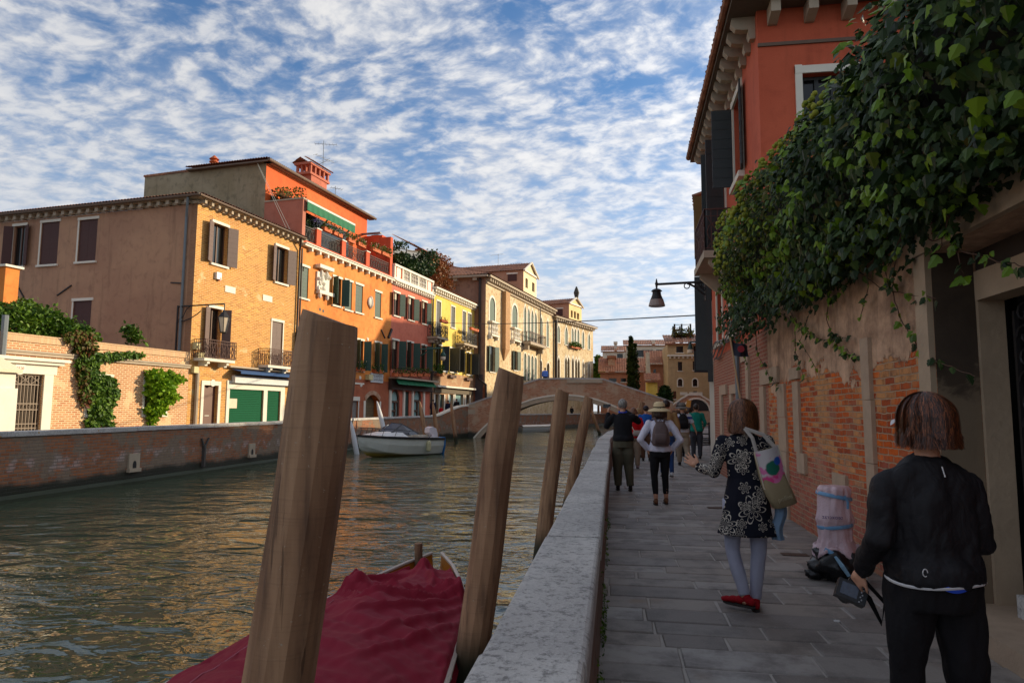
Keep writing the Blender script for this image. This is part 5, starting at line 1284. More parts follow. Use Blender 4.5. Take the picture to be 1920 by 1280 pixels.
def dormer(par, F, out, xl, xr, ye, apx, apy, depth, wins, side_mat, front_mat, swin=None, fin=False):
    FD = F.back(0, out); a, b = FD.u(xl, ye), FD.u(xr, ye+12); ze = FD.z(xl, ye); za = FD.z(apx, apy); mid = (a+b)/2; z0 = ZG-1
    ops = [pxwin(FD, *w)+('rect', .25) for w in wins]
    m = MB(); fwall(m, FD, a, b, z0, ze, ops, .25); m.poly([FD.P(a, ze), FD.P(b, ze), FD.P(mid, za)])
    D = mk('dormer_front', m, front_mat, par)
    for o in ops:
        m = MB(); m.quad(FD.P(o[0], o[2], -.24), FD.P(o[1], o[2], -.24), FD.P(o[1], o[3], -.24), FD.P(o[0], o[3], -.24)); mk('window', m, M_GLASS, D)
    m = MB(); m.quad(FD.P(a, z0, 0), FD.P(a, z0, -depth), FD.P(a, ze, -depth), FD.P(a, ze, 0)); m.quad(FD.P(b, z0, 0), FD.P(b, z0, -depth), FD.P(b, ze, -depth), FD.P(b, ze, 0)); mk('dormer_side', m, side_mat, par)
    m = MB(); w2 = (b-a)/2+.3; L = math.hypot(w2, za-ze)
    tiles(m, FD.P(a-.3, ze-.05, .2), -F.n, (F.d+V((0, 0, (za-ze)/((b-a)/2)))), depth, L*1.02, w=.42, row=.9)
    tiles(m, FD.P(b+.3, ze-.05, .2), -F.n, (-F.d+V((0, 0, (za-ze)/((b-a)/2)))), depth, L*1.02, w=.42, row=.9); mk('dormer_roof', m, M_TILE, par)
    m = MB(); m.tube([FD.P(a-.35, ze-.1, .25), FD.P(mid, za+.1, .25), FD.P(b+.35, ze-.1, .25)], .16, 5); FD.box(m, a-.2, b+.2, ze-.1, ze+.15, 0, .2); mk('dormer_moulding', m, M_STONE_W, D)
    if swin:
        FS2 = FD.perp(a); o = pxwin(FS2, *swin); m = MB(); FS2.box(m, o[0], o[1], o[2], o[3], -.02, .06); W = mk('side_window', m, M_SHR, par)
        m = MB(); FS2.box(m, o[0]-.15, o[1]+.15, o[3], o[3]+.2, 0, .12); mk('lintel', m, M_STONE_W, W)
    if fin:
        m = MB(); m.lathe(FD.P(mid, za, .2), [(.3, 0), (.35, .3), (.5, .9), (.3, 1.5), (.1, 2.0)], 8); mk('finial', m, m_plain('dark_finial', srgb(70, 66, 56), .8), D)
    return FD, a, b
M_WHR = m_plaster('cream_render', srgb(232, 214, 170), None, None, .15); M_PKS = m_plaster('pinkish_render', srgb(176, 134, 106))
dormer(h5, F1, -.6, 981.6, 1005.8, 506, 994, 494, 12, [(985.2, 989.8, 522, 540), (997.6, 1002.4, 530, 547)], M_PKS, M_WHR, (952, 969, 514, 527))
for (x, y0, y1, lb) in ((934, 500, 476, 'taller thin antenna mast on the palace roof'), (970, 505, 492, 'shorter thin antenna mast near the palace dormer')):
    p = F1.P(F1.u(x, 500, -6), 0, -6); z0, z1 = F1.z(x, y0, -6), F1.z(x, y1, -6)
    antenna('roof_antenna', lb, (p.x, p.y, z0-.6), z1-z0+.6, [(z1-z0+.5, 2.2, 6, 2.8)])
P1 = F1.P(U5, 0, 0); dv = ray(1650, 771); F2 = Fac((P1.x, P1.y), (dv.x/dv.y, 1))
h6 = root('rear_palace', 'second pale palace with pointed windows and small cream dormer left of the bridge crest', 'palace', F2.P(0, 0, 0))
U6 = F2.u(1112, 650); ZH = F2.z(1075, 606); ops = []
for (xl, xr, yt, yb) in ((1045, 1049.6, 609, 642), (1059.2, 1064.2, 612, 646), (1071.6, 1075.2, 614, 649), (1076.6, 1080.2, 615, 649), (1082, 1086, 616, 649), (1091.3, 1095.2, 620, 653), (1102.4, 1106.4, 624, 655),
        (1045.5, 1049.6, 668, 712), (1059, 1063, 668, 712), (1064, 1068, 668, 712), (1072, 1076, 669, 712), (1078, 1082, 671, 712), (1083, 1087, 672, 712), (1091.6, 1094.6, 676, 712), (1103, 1106, 680, 712)):
    a, b, c, d = pxwin(F2, xl, xr, yt, yb); ops.append(window(h6, F2, a, b, c, d, 'ogee', sh='arch' if yt < 660 else None, shm=M_SHP, jambs=.22, far=True, sill=yt < 660))
m = MB(); fwall(m, F2, 0, U6, -1, ZH, ops, .3); mk('palace_front', m, M_PAL, h6)
m = MB(); solid_sides(m, F2, 0, U6, -1, ZH, 14); mk('rear_wall', m, M_PALS, h6)
m = MB(); F2.box(m, -.2, U6+.5, ZH, ZH+.25, -.1, .7); modillions(m, F2, 0, U6, ZH, .8, .35, .4, .5); mk('cornice', m, M_STONE_B, h6)
m = MB(); tiles(m, F2.P(-.2, ZH+.28, .8), F2.d, (-F2.n+V((0, 0, .3))), U6+.8, 8, w=.45, row=1.0, clip=lambda u, s: (min(u, U6+.8-s*.9), s)); mk('roof', m, M_TILE, h6)
m = MB(); pipe(m, [F2.P(.5, ZH-.2, .3), F2.P(.5, 2, .3)], .25); mk('corner_pipe', m, M_BLACKPIPE, h6)
ZG_ = ZG; ZG = ZH
dormer(h6, F2, -1.2, 1067, 1090.5, 568, 1079, 558.5, 14, [(1070.2, 1074, 582, 595), (1076.2, 1080, 584, 597), (1082, 1086, 587, 599)], M_PKS, m_plaster('cream_yellow_render', srgb(226, 200, 140)), (1043, 1055, 579, 592), True)
ZG = ZG_
flowerbox(F2, 1071, 1089, 652, .4, 'long box of green plants under the triple window of the rear palace', n=300, h=.7, flowers=0, size=.3)
# ---------------------------------------------------------------- bridge
YB = 62.0
br = root('canal_bridge', 'arched brick bridge with white stone arch rim crossing the canal', 'bridge', (-4, YB, 0))
B = lambda px, py: ony(px, py, YB)
top = [B(877.5, 757), B(932, 738), B(983, 717.5), B(1012, 708.5), B(1075, 707.5), B(1131, 709), B(1188, 727.5), B(1236, 743.5), B(1262, 753)]
p1, p2, p3 = B(897, 812), B(1050, 741), B(1200, 792)
def circ(p1, p2, p3):
    ax, ay, bx_, by, cx, cy = p1.x, p1.z, p2.x, p2.z, p3.x, p3.z
    d = 2*(ax*(by-cy)+bx_*(cy-ay)+cx*(ay-by))
    ux = ((ax*ax+ay*ay)*(by-cy)+(bx_*bx_+by*by)*(cy-ay)+(cx*cx+cy*cy)*(ay-by))/d
    uy = ((ax*ax+ay*ay)*(cx-bx_)+(bx_*bx_+by*by)*(ax-cx)+(cx*cx+cy*cy)*(bx_-ax))/d
    return ux, uy, math.hypot(ax-ux, ay-uy)
cx, cz, RA = circ(p1, p2, p3)
a0 = math.asin(max(-1, min(1, (-1.3-cz)/RA)))
def arc(r, n=40, zmin=-1.3):
    a = math.asin((zmin-cz)/r); return [(cx+r*math.cos(t), cz+r*math.sin(t)) for t in [math.pi-a+(2*a-math.pi)*k/n for k in range(n+1)]]
outer, inner = arc(RA), arc(RA-.42)
DY = 3.6
for yy, nm in ((YB, 'brick_spandrel'), (YB+DY, 'brick_spandrel')):
    m = MB()
    xs = sorted({p.x for p in top} | {x for x, z in outer} | {outer[0][0], outer[-1][0]})
    def ztop_(x):
        for a, b in zip(top[:-1], top[1:]):
            if a.x-1e-6 <= x <= b.x+1e-6: return a.z+(b.z-a.z)*(x-a.x)/(b.x-a.x)
        return top[0].z if x < top[0].x else top[-1].z
    def zbot(x):
        if x <= outer[0][0] or x >= outer[-1][0]: return -2.6
        return cz+math.sqrt(max(0, RA*RA-(x-cx)**2))
    t0 = -.14
    for a, b in zip(xs[:-1], xs[1:]):
        mid = (a+b)/2
        za, zb = (zbot(a+1e-4), zbot(b-1e-4))
        if mid < outer[0][0] or mid > outer[-1][0]: za = zb = -2.6
        s_ = 1 if yy > YB else 0
        y0, y1 = yy, yy+(.3 if not s_ else -.3)
        m.hexa([(a, y0, za), (b, y0, zb), (b, y1, zb), (a, y1, za), (a, y0, ztop_(a)+t0), (b, y0, ztop_(b)+t0), (b, y1, ztop_(b)+t0), (a, y1, ztop_(a)+t0)])
    S = mk(nm, m, M_BRBR, br)
    m = MB()
    for a, b in zip(top[:-1], top[1:]):
        n = max(1, int((b.x-a.x)/1.6))
        for k in range(n):
            x0, x1 = a.x+(b.x-a.x)*k/n+.01, a.x+(b.x-a.x)*(k+1)/n-.01; z0, z1 = ztop_(x0), ztop_(x1)
            m.hexa([(x0, yy-.06 if not s_ else yy-.36, z0-.14), (x1, yy-.06 if not s_ else yy-.36, z1-.14), (x1, yy+.36 if not s_ else yy+.06, z1-.14), (x0, yy+.36 if not s_ else yy+.06, z0-.14),
                    (x0, yy-.06 if not s_ else yy-.36, z0), (x1, yy-.06 if not s_ else yy-.36, z1), (x1, yy+.36 if not s_ else yy+.06, z1), (x0, yy+.36 if not s_ else yy+.06, z0)])
    mk('coping', m, M_STONE, S)
m = MB()
for (a, b, c, d) in zip(outer[:-1], outer[1:], inner[1:], inner[:-1]):
    m.hexa([(d[0], YB-.07, d[1]), (c[0], YB-.07, c[1]), (c[0], YB+.35, c[1]), (d[0], YB+.35, d[1]), (a[0], YB-.07, a[1]), (b[0], YB-.07, b[1]), (b[0], YB+.35, b[1]), (a[0], YB+.35, a[1])])
ri = mk('stone_arch_rim', m, M_STONE_B, br)
oo, ii = arc(RA+.10), arc(RA-.04)
m = MB()
for (a, b, c, d) in zip(oo[:-1], oo[1:], ii[1:], ii[:-1]):
    m.hexa([(d[0], YB-.13, d[1]), (c[0], YB-.13, c[1]), (c[0], YB-.05, c[1]), (d[0], YB-.05, d[1]), (a[0], YB-.13, a[1]), (b[0], YB-.13, b[1]), (b[0], YB-.05, b[1]), (a[0], YB-.05, a[1])])
mk('rim_moulding', m, M_STONE_W, ri)
m = MB()
for a, b in zip(inner[:-1], inner[1:]): m.quad((a[0], YB+.34, a[1]+.02), (b[0], YB+.34, b[1]+.02), (b[0], YB+DY-.02, b[1]+.02), (a[0], YB+DY-.02, a[1]+.02))
mk('vault', m, m_brick('vault_brick', srgb(110, 84, 66), srgb(130, 100, 78), srgb(90, 70, 56), srgb(120, 108, 92)), br)
m = MB()
for a, b in zip(xs[:-1], xs[1:]):
    if b < top[0].x or a > top[-1].x: continue
    m.quad((a, YB+.3, max(.02, ztop_(a)-.72)), (b, YB+.3, max(.02, ztop_(b)-.72)), (b, YB+DY-.3, max(.02, ztop_(b)-.72)), (a, YB+DY-.3, max(.02, ztop_(a)-.72)))
mk('deck', m, M_SLAB, br)
for (x, y) in ((880, 772), (880, 760)):
    m = MB(); p = B(x+4, y); m.box(p.x-.45, p.x+.35, YB-.03, YB+.02, p.z-.2, p.z+.2); mk('stone_block', m, M_STONE_B, br)
m = MB(); p = B(1096, 712); m.box(p.x-1.6, p.x+1.6, YB-.12, YB-.02, p.z-.28, p.z+.05); mk('stone_panel', m, M_STONE_B, br)
# rising wall linking quay to bridge on the left
tA = on_left_wall(815, 777)
pts_ = [((-15.2, 57), onz(812, 777, 0) and 1.10)]
def Zat(px, py, x, y): 
    d = ray(px, py); return ZC+d.z*(y/d.y)
seg = [(-15.2, 57.0, zl(57)), (-14.9, 57.9, Zat(822, 776, 0, 57.9)), (-14.2, 59.6, Zat(852, 765.5, 0, 59.6)), (-13.75, 61.0, Zat(868, 760, 0, 61)), (-13.2, 62.2, Zat(880, 758, 0, 62.2))]
m = MB(); cpm = MB()
for a, b in zip(seg[:-1], seg[1:]):
    A, Bq = V((a[0], a[1], 0)), V((b[0], b[1], 0)); d = (Bq-A).normalized(); n = V((-d.y, d.x, 0))
    for (mm_, lo0, lo1, o0, o1, t) in ((m, -2.4, -2.4, 0, .36, -.14), (cpm, a[2]-.14, b[2]-.14, -.05, .41, 0)):
        mm_.hexa([A+n*o0+V((0, 0, lo0)), Bq+n*o0+V((0, 0, lo1)), Bq+n*o1+V((0, 0, lo1)), A+n*o1+V((0, 0, lo0)), A+n*o0+V((0, 0, a[2]+t)), Bq+n*o0+V((0, 0, b[2]+t)), Bq+n*o1+V((0, 0, b[2]+t)), A+n*o1+V((0, 0, a[2]+t))])
rmp = root('ramp_wall', 'brick wall with white coping climbing from the far quay to the bridge', 'wall', (-14.5, 60, 0))
mk('brick_face', m, M_QUAYBR, rmp); mk('coping', cpm, M_STONE_W, rmp)
poly_wall('rear_quay_wall', 'brick quay wall seen through the bridge arch', [(-13.2, 65.6), (-11.5, 84), (-4, 112), (8, 150)], lambda y: 1.15, .36, -1, M_QUAYBR, .16, .05, 3)
poly_wall('right_quay_wall', 'short brick quay wall on the walkway side beyond the bridge', [(4.4, 65.7), (8, 80), (16, 110)], lambda y: .9, .3, 1, M_QUAYBR, .16, .05, 3)
# ---------------------------------------------------------------- far background beyond the bridge
def bfac(Y): return Fac((0, Y), (1, 0))
def bhouse(name, label, Y, x0, x1, ye, y0, depth, mat, wins=(), roofh=None, roof=True, shm=M_SHK, cat='house', zb=-.1, ov=.4, sh='closed', kind='rect'):
    F = bfac(Y); a, b = F.u(x0, y0), F.u(x1, y0); ze = F.z((x0+x1)/2, ye)
    r = root(name, label, cat, F.P((a+b)/2, 0, 0)); ops = []
    for w_ in wins:
        o = pxwin(F, *w_[:4]); k = w_[4] if len(w_) > 4 else kind; 
        ops.append(window(r, F, *o, k, sh=(sh if k == 'rect' else None), angL=170, angR=170, shm=shm, far=True, lintel=False, jambs=.15 if k != 'rect' else False, depth=.25))
    m = MB(); fwall(m, F, a, b, zb, ze, ops, .25); mk('front_wall', m, mat, r)
    m = MB(); solid_sides(m, F, a, b, zb, ze, depth); mk('rear_wall', m, mat, r)
    if roof:
        h = roofh or 2.2
        m = MB(); S = (-F.n*(depth/2)+V((0, 0, h))); tiles(m, F.P(a-ov, ze, ov), F.d, S, b-a+2*ov, S.length*1.08, w=.42, row=.9)
        m.quad(F.P(a-ov, ze-.1, ov), F.P(b+ov, ze-.1, ov), F.P(b+ov, ze-.1, -.2), F.P(a-ov, ze-.1, -.2)); F.box(m, a-ov, b+ov, ze-.25, ze-.02, -.2, ov)
        mk('roof', m, M_TILE, r)
    return r, F, a, b, ze
M_BGW = m_plaster('pale_distant_render', srgb(206, 194, 172)); M_BGT = m_plaster('terracotta_render', srgb(172, 116, 86)); M_BGB = m_plaster('beige_render', srgb(178, 152, 112))
bh, F, a, b, ze = bhouse('long_white_house', 'long pale house with shuttered windows behind the cypress', 165, 1172, 1262, 647, 690, 12, M_BGW, [(1197, 1203.5, 656, 669), (1209.5, 1219.5, 656, 669), (1235, 1244.5, 655.5, 668), (1251, 1256, 655.5, 668)], 1.8, sh='open')
m = MB(); F.box(m, F.u(1223, 640), F.u(1229, 640), ze, F.z(1226, 637), -2, -1); mk('chimney', m, M_BGW, bh)
bh, F, a, b, ze = bhouse('low_pale_house', 'lower pale house with dark loggia left of the cypress', 160, 1130, 1171, 658, 690, 10, M_BGW, [(1157, 1168, 663, 678), (1141, 1152, 666, 680)], 1.6, sh=None)
m = MB(); F.box(m, F.u(1151.5, 650), F.u(1157, 650), ze-.5, F.z(1154, 643), -2.5, -1.5); F.box(m, F.u(1150.5, 650), F.u(1158, 650), F.z(1154, 643)-.02, F.z(1154, 639), -2.8, -1.2); mk('chimney', m, M_BGW, bh)
bh, F, a, b, ze = bhouse('terracotta_house', 'low terracotta house with broad tiled roof behind the bridge crest', 120, 1126, 1212, 697, 735, 12, M_BGT, [(1142, 1156, 709, 716), (1164, 1174, 709, 716)], 2.9, sh=None)
m = MB(); F.box(m, F.u(1140, 680), F.u(1153, 680), F.z(1146, 694), F.z(1146, 668), -7, -2.2); mk('roof_dormer', m, M_BRBR, bh)
m = MB(); F.box(m, F.u(1138, 680), F.u(1156, 680), F.z(1146, 668)-.1, F.z(1146, 665), -7.3, -1.8); mk('dormer_roof', m, M_TILE, bh)
m = MB(); F.box(m, F.u(1124, 680), F.u(1130, 680), F.z(1127, 680), F.z(1127, 662), -8, -7); mk('chimney', m, M_BRBR, bh)
bh, F, a, b, ze = bhouse('red_gabled_house', 'reddish house with small gabled roofs between cypress and beige house', 114, 1214, 1254, 682, 745, 10, M_BGT, [(1225, 1230, 692, 702), (1245, 1253, 692, 702), (1246, 1253, 712, 722)], 2.6, sh=None)
m = MB()
for (x, yt) in ((1217, 660),):
    F2_ = bfac(112); a_, b_ = F2_.u(1209, 700), F2_.u(1225, 700); c_, d_ = F2_.u(1211.5, 680), F2_.u(1218, 680)
    m.hexa([F2_.P(a_, 0, 0), F2_.P(b_, 0, 0), F2_.P(b_, 0, -1.2), F2_.P(a_, 0, -1.2), F2_.P(c_, F2_.z(1215, 672), 0), F2_.P(d_, F2_.z(1215, 672), 0), F2_.P(d_, F2_.z(1215, 672), -1.2), F2_.P(c_, F2_.z(1215, 672), -1.2)])
    F2_.box(m, c_, d_, F2_.z(1215, 672), F2_.z(1215, 660), -1.2, 0)
mk('chimney_breast', m, M_BGW, bh)
bh, F, a, b, ze = bhouse('beige_house', 'beige house with cornice and arched lower windows at the end of the walkway', 104, 1254, 1345, 643, 770, 12, M_BGB, [(1268, 1281, 649, 661), (1300, 1310, 648, 660), (1271, 1279, 678, 695), (1299, 1307, 677, 694), (1271, 1279.5, 710, 724, 'round'), (1299, 1307.5, 710, 724, 'round'), (1262, 1268, 733, 748), (1300, 1307, 733, 748)], 1.8, sh=None)
m = MB(); F.box(m, a-.1, b+.1, F.z(1290, 668), F.z(1290, 665), 0, .5); modillions(m, F, a, b, F.z(1290, 668), .6, .25, .3, .3); F.box(m, F.u(1275, 739), F.u(1289, 739), F.z(1282, 740.5), F.z(1282, 735), 0, .06); F.box(m, F.u(1292, 739), F.u(1317, 739), F.z(1304, 740.5), F.z(1304, 735), 0, .06); mk('stone_cornice', m, M_STONE_W, bh)
al = root('roof_terrace', 'wooden roof terrace with plants and railings on top of the beige house', 'terrace', F.P(F.u(1280, 640), ze, -3))
m = MB(); F3 = F.back(0, -3)
def q3(x, y): u, z = F3.uz(x, y); return u, z
u0, u1, z0, z1 = F3.u(1265, 625), F3.u(1295, 625), F3.z(1280, 627), F3.z(1280, 607)
for u in (u0, u0+(u1-u0)*.45, u1): F3.box(m, u-.12, u+.12, ze-.3, z1, -.2, 0); F3.box(m, u-.1, u+.1, ze-.3, z1, -3, -2.8)
F3.box(m, u0, u1, z0-.15, z0, -3, 0); 
for z in (z1-.1, (z0+z1)/2): F3.box(m, u0, u1, z-.06, z+.02, -.06, 0)
mk('timber_frame', m, M_IRON, al)
R = random.Random(77); lf = MB(); leaves(lf, [F3.P(R.uniform(u0-.3, u1+.5), z0+R.random()**1.5*1.1-.3*R.random(), R.uniform(-.6, .4)) for _ in range(420)], .3, R); mk('plants', lf, M_LFR, al, uv=False)
def tree(name, label, Y, x, yb, yt, wpx, mat, n, leaf, shape='cone', cat='tree', seed=3):
    R_ = random.Random(seed); F = bfac(Y); u, z0 = F.uz(x, yb); z0 = min(z0, 0); z1 = F.z(x, yt); hw = wpx*Y/1290/2
    lf = MB(); pts = []; H = z1-z0
    for _ in range(n):
        t = R_.random()**(.8); an = R_.random()*6.283
        if shape == 'cone': r = hw*min(1, (1-t)*3.2)**.8*(.75+.25*noise.noise(V((an*1.3, t*9, seed)))*2)*(1 if t < .7 else .9)
        else: r = hw*math.sqrt(max(0, 1-(2*t-1)**2))*(.8+.5*noise.noise(V((math.cos(an)*2, t*5, seed))))
        rr = r*(R_.random()**.35)
        pts.append(F.P(u+rr*math.cos(an), z0+.3+t*H if shape == 'cone' else z0+H*.25+t*H*.75, rr*math.sin(an)))
    leaves(lf, pts, leaf, R_, droop=-1.5 if shape == 'cone' else 0)
    r = root(name, label, cat, F.P(u, 0, 0)); mk('crown', lf, mat, r, uv=False)
    m = MB(); m.tube([F.P(u, -.2, 0), F.P(u, z0+H*.4, 0), F.P(u, z1-H*.15, 0)], [.28, .2, .04], 7)
    for k in range(6):
        t = .3+.08*k; an = k*2.1; m.tube([F.P(u, z0+H*t, 0), F.P(u+hw*.5*math.cos(an), z0+H*(t+.15), hw*.5*math.sin(an))], [.1, .03], 5)
    mk('trunk', m, MATS['vine_wood'], r); return r
M_CYP = leaf_mat('cypress_leaves', [srgb(34, 48, 20), srgb(54, 68, 26), srgb(74, 84, 34), srgb(44, 60, 26)])
tree('cypress_tree', 'tall dark cypress with a second lower tip rising behind the bridge', 95, 1184, 760, 638, 15, M_CYP, 7000, .32, seed=5)
R = random.Random(41); lf = MB()
F = bfac(95.5); pts = []
for _ in range(1500):
    t = R.random(); an = R.random()*6.28; r = .55*min(1, (1-t)*3)*R.random()**.4; pts.append(F.P(F.u(1191, 700)+r*math.cos(an), 0+t*F.z(1190, 646), r*math.sin(an)))
ct = [o for o in COL.objects if o.name == 'cypress_tree'][0]
leaves(lf, pts, .32, R, droop=-1.5); mk('side_crown', lf, M_CYP, ct, uv=False)
tree('round_tree', 'rounded green tree between the rear palace and the terracotta house', 135, 1122, 770, 668, 27, M_LF, 2600, .5, 'ball', seed=9)
tree('leafy_bush', 'dark bushy shrub beside the yellow wall end beyond the bridge', 84, 1247, 762, 726, 30, M_LFD, 2600, .35, 'ball', 'shrub', seed=12)
bh, F, a, b, ze = bhouse('yellow_lean_house', 'small bright yellow wall end with stepped tiled edge beyond the bridge', 88, 1214, 1233, 713, 745, 4, M_YEL, [], 1.2)
# a second, small white rimmed bridge
Y2 = 82; b2 = root('small_far_bridge', 'small distant brick bridge with white coping near the end of the walkway', 'bridge', (11, Y2, 0))
G = lambda px, py: ony(px, py, Y2)
tp = [G(1262, 760), G(1276, 750), G(1291, 741), G(1312, 741), G(1330, 752), G(1350, 765)]; c0 = G(1306, 770); r_ = 1.5
m = MB(); cm = MB()
for p, q in zip(tp[:-1], tp[1:]):
    m.hexa([(p.x, Y2, -1), (q.x, Y2, -1), (q.x, Y2+2, -1), (p.x, Y2+2, -1), (p.x, Y2, p.z), (q.x, Y2, q.z), (q.x, Y2+2, q.z), (p.x, Y2+2, p.z)])
    cm.hexa([(p.x, Y2-.1, p.z), (q.x, Y2-.1, q.z), (q.x, Y2+.4, q.z), (p.x, Y2+.4, p.z), (p.x, Y2-.1, p.z+.2), (q.x, Y2-.1, q.z+.2), (q.x, Y2+.4, q.z+.2), (p.x, Y2+.4, p.z+.2)])
mk('brick_body', m, M_BRBR, b2); mk('coping', cm, M_STONE_W, b2)
m = MB(); m.tube([(c0.x+r_*math.cos(t), Y2-.06, c0.z+r_*.95*math.sin(t)) for t in [math.pi*k/14 for k in range(15)]], .11, 6); mk('arch_rim', m, M_STONE_W, b2)
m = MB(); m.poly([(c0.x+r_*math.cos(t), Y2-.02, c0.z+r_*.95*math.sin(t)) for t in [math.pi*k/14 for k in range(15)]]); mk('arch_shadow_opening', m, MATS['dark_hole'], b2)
m = MB(); p, q = ony(1284, 775, 70), ony(1291, 750, 70); m.tube([V((p.x, 70, -.3)), V((q.x+.05, 70, q.z))], .22, 8); tag(mk('mooring_pole', m, m_plain('yellow_worn_timber', srgb(178, 128, 52), .8), None, org=V((p.x, 70, -.3))), 'thick ochre wooden post leaning in front of the small far bridge', 'post')
# overhead cable across the canal
cb = MB(); A = onx(770, 603, -17.5); 
Ac = F0.P(UYE-1.5, F0.z(797, 603), .2); Bc = ony(1326, 590, 22.0)
ptsc = [Ac+(Bc-Ac)*t+V((0, 0, -.25*math.sin(math.pi*t))) for t in [k/24 for k in range(25)]]
cb.tube(ptsc, .022, 5); tag(mk('overhead_cable', cb, M_IRON, None, org=Bc), 'thin dark cable stretched across the canal between the houses', 'cable')
# ---------------------------------------------------------------- right side: garden wall, doorway, ivy
d_ = V((2.50-2.572, -12, 0)).normalized()
FR = Fac((2.572, 12.0), (d_.x, d_.y))        # u grows towards the camera
YU = lambda y: 12.0-y
def f_old(nt, b):
    uv = TC(nt); 
    w = NOI(nt, uv, 2.4, 3, .6, 0, 1); uvw = VA(nt, uv, VM(nt, VA(nt, w, (-.5, -.5, -.5)), (.05, .05, 0)))
    w2 = NOI(nt, uv, 16, 2, .6, 0, 1); uvw = VA(nt, uvw, VM(nt, VA(nt, w2, (-.5, -.5, -.5)), (.022, .018, 0)))
    br = N(nt, 'TexBrick', {'Vector': uvw, 'Color1': (0, 0, 0, 1), 'Color2': (1, 1, 1, 1), 'Mortar': (.5, .5, .5, 1), 'Scale': 1.0, 'Mortar Size': .008, 'Mortar Smooth': .4, 'Bias': 0, 'Brick Width': .235, 'Row Height': .066}, offset=.5)
    id_ = br.outputs[0]; big = NOI(nt, uv, .9, 5, .6); mid = NOI(nt, uv, 6, 5, .7)
    c = MIX(nt, id_, srgb(150, 70, 42), srgb(222, 112, 54))
    pm = MA(nt, 'ADD', MA(nt, 'MULTIPLY', id_, .35), MA(nt, 'MULTIPLY', NOI(nt, VA(nt, uv, (3.7, 9.1, 0)), .8, 4, .55), 1.0))
    c = MIX(nt, MA(nt, 'MULTIPLY', SM(nt, pm, .68, .80), .75), c, MIX(nt, mid, srgb(196, 156, 106), srgb(160, 126, 90)))
    pk = SM(nt, MA(nt, 'ADD', MA(nt, 'MULTIPLY', N(nt, 'SeparateXYZ', {0: uv}).outputs[1], -.42), MA(nt, 'MULTIPLY', big, 1.0)), .02, .22)
    c = MIX(nt, MA(nt, 'MULTIPLY', pk, .6), c, srgb(160, 104, 96))
    c = MIX(nt, MA(nt, 'MULTIPLY', SM(nt, mid, .45, .72), .65), c, srgb(84, 52, 38)); c = MIX(nt, MA(nt, 'MULTIPLY', SM(nt, NOI(nt, uv, 1.6, 6, .7), .5, .68), .5), c, srgb(150, 118, 98))
    mort = MIX(nt, mid, srgb(150, 122, 98), srgb(188, 160, 132))
    c = MIX(nt, br.outputs[1], c, mort)
    c = MIX(nt, MA(nt, 'MULTIPLY', SM(nt, NOI(nt, uv, 8, 6, .75), .57, .68), .6), c, mort)
    hb = MA(nt, 'SUBTRACT', MA(nt, 'ADD', MA(nt, 'MULTIPLY', NOI(nt, uv, 26, 5, .7), .5), MA(nt, 'MULTIPLY', id_, .3)), MA(nt, 'MULTIPLY', br.outputs[1], 1.1))
    # old render clinging to the upper part
    z = N(nt, 'SeparateXYZ', {0: uv}); 
    e = MA(nt, 'ADD', z.outputs[1], MA(nt, 'MULTIPLY', MA(nt, 'SUBTRACT', NOI(nt, uv, 1.1, 7, .68), .5), 1.7))
    pl = SM(nt, e, 2.04, 2.055)
    pc = MIX(nt, SM(nt, NOI(nt, uv, 2.2, 7, .7), .3, .7), srgb(132, 104, 84), srgb(200, 166, 138)); pc = MIX(nt, MA(nt, 'MULTIPLY', SM(nt, NOI(nt, VM(nt, uv, (3, .5, 1)), 1.3, 5, .7), .5, .7), .5), pc, srgb(84, 62, 50))
    c = MIX(nt, pl, c, pc)
    h = MIX(nt, pl, hb, MA(nt, 'ADD', 1.6, MA(nt, 'MULTIPLY', NOI(nt, uv, 14, 6, .7), .5)))
    hs_ = N(nt, 'HueSaturation', {'Saturation': 1.06, 'Value': 1.22, 'Color': c}); setb(nt, b, hs_.outputs[0], .9, h, 1.0, .03)
M_OLD = newmat('old_brick_and_render', f_old)
M_STRIP = m_plain('worn_stone_strip', srgb(176, 152, 128), .85, .25, 7, .6)
gr = root('old_garden_wall', 'old red and yellow brick wall with crumbling render under the ivy', 'wall', FR.P(5, 0, 0))
_r = ray(1757, 650); D0 = YU(2.55/(_r.x/_r.y))            # doorway begins
ZL = 2.86
m = MB()
fwall(m, FR, 0, 14, -1, 4.2, [(D0, D0+3.2, -1, ZL, 'rect', .34)], .34)
m.quad(FR.P(0, 4.2, 0), FR.P(14, 4.2, 0), FR.P(14, 4.2, -.4), FR.P(0, 4.2, -.4)); m.quad(FR.P(0, -1, -.4), FR.P(14, -1, -.4), FR.P(14, 4.2, -.4), FR.P(0, 4.2, -.4)) if False else None
wl = mk('brick_face', m, M_OLD, gr)
def strip(x0, x1, y0, y1, out=.035, nm='stone_strip', mat=None, x2=None, x3=None):
    """quad in pixels on the wall: top edge x0..x1 at y0, bottom edge x2..x3 at y1"""
    ut0, zt = FR.uz(x0, y0); ut1, _ = FR.uz(x1, y0); x2 = x2 or x0; x3 = x3 or x1
    ub0, zb = FR.uz(x2, y1); ub1, _ = FR.uz(x3, y1)
    u0, u1 = (ut0+ub0)/2, (ut1+ub1)/2; rr = random.Random(int(x0)); n = max(1, int((zt-zb)/.5)); m = MB()
    for k in range(n):
        a, b = zb+(zt-zb)*k/n, zb+(zt-zb)*(k+1)/n-.006; j = rr.uniform(-.012, .012)
        FR.box(m, u0+j, u1+j, a, b, -.02, out+rr.uniform(-.006, .006))
    return mk(nm, m, mat or M_STRIP, gr)
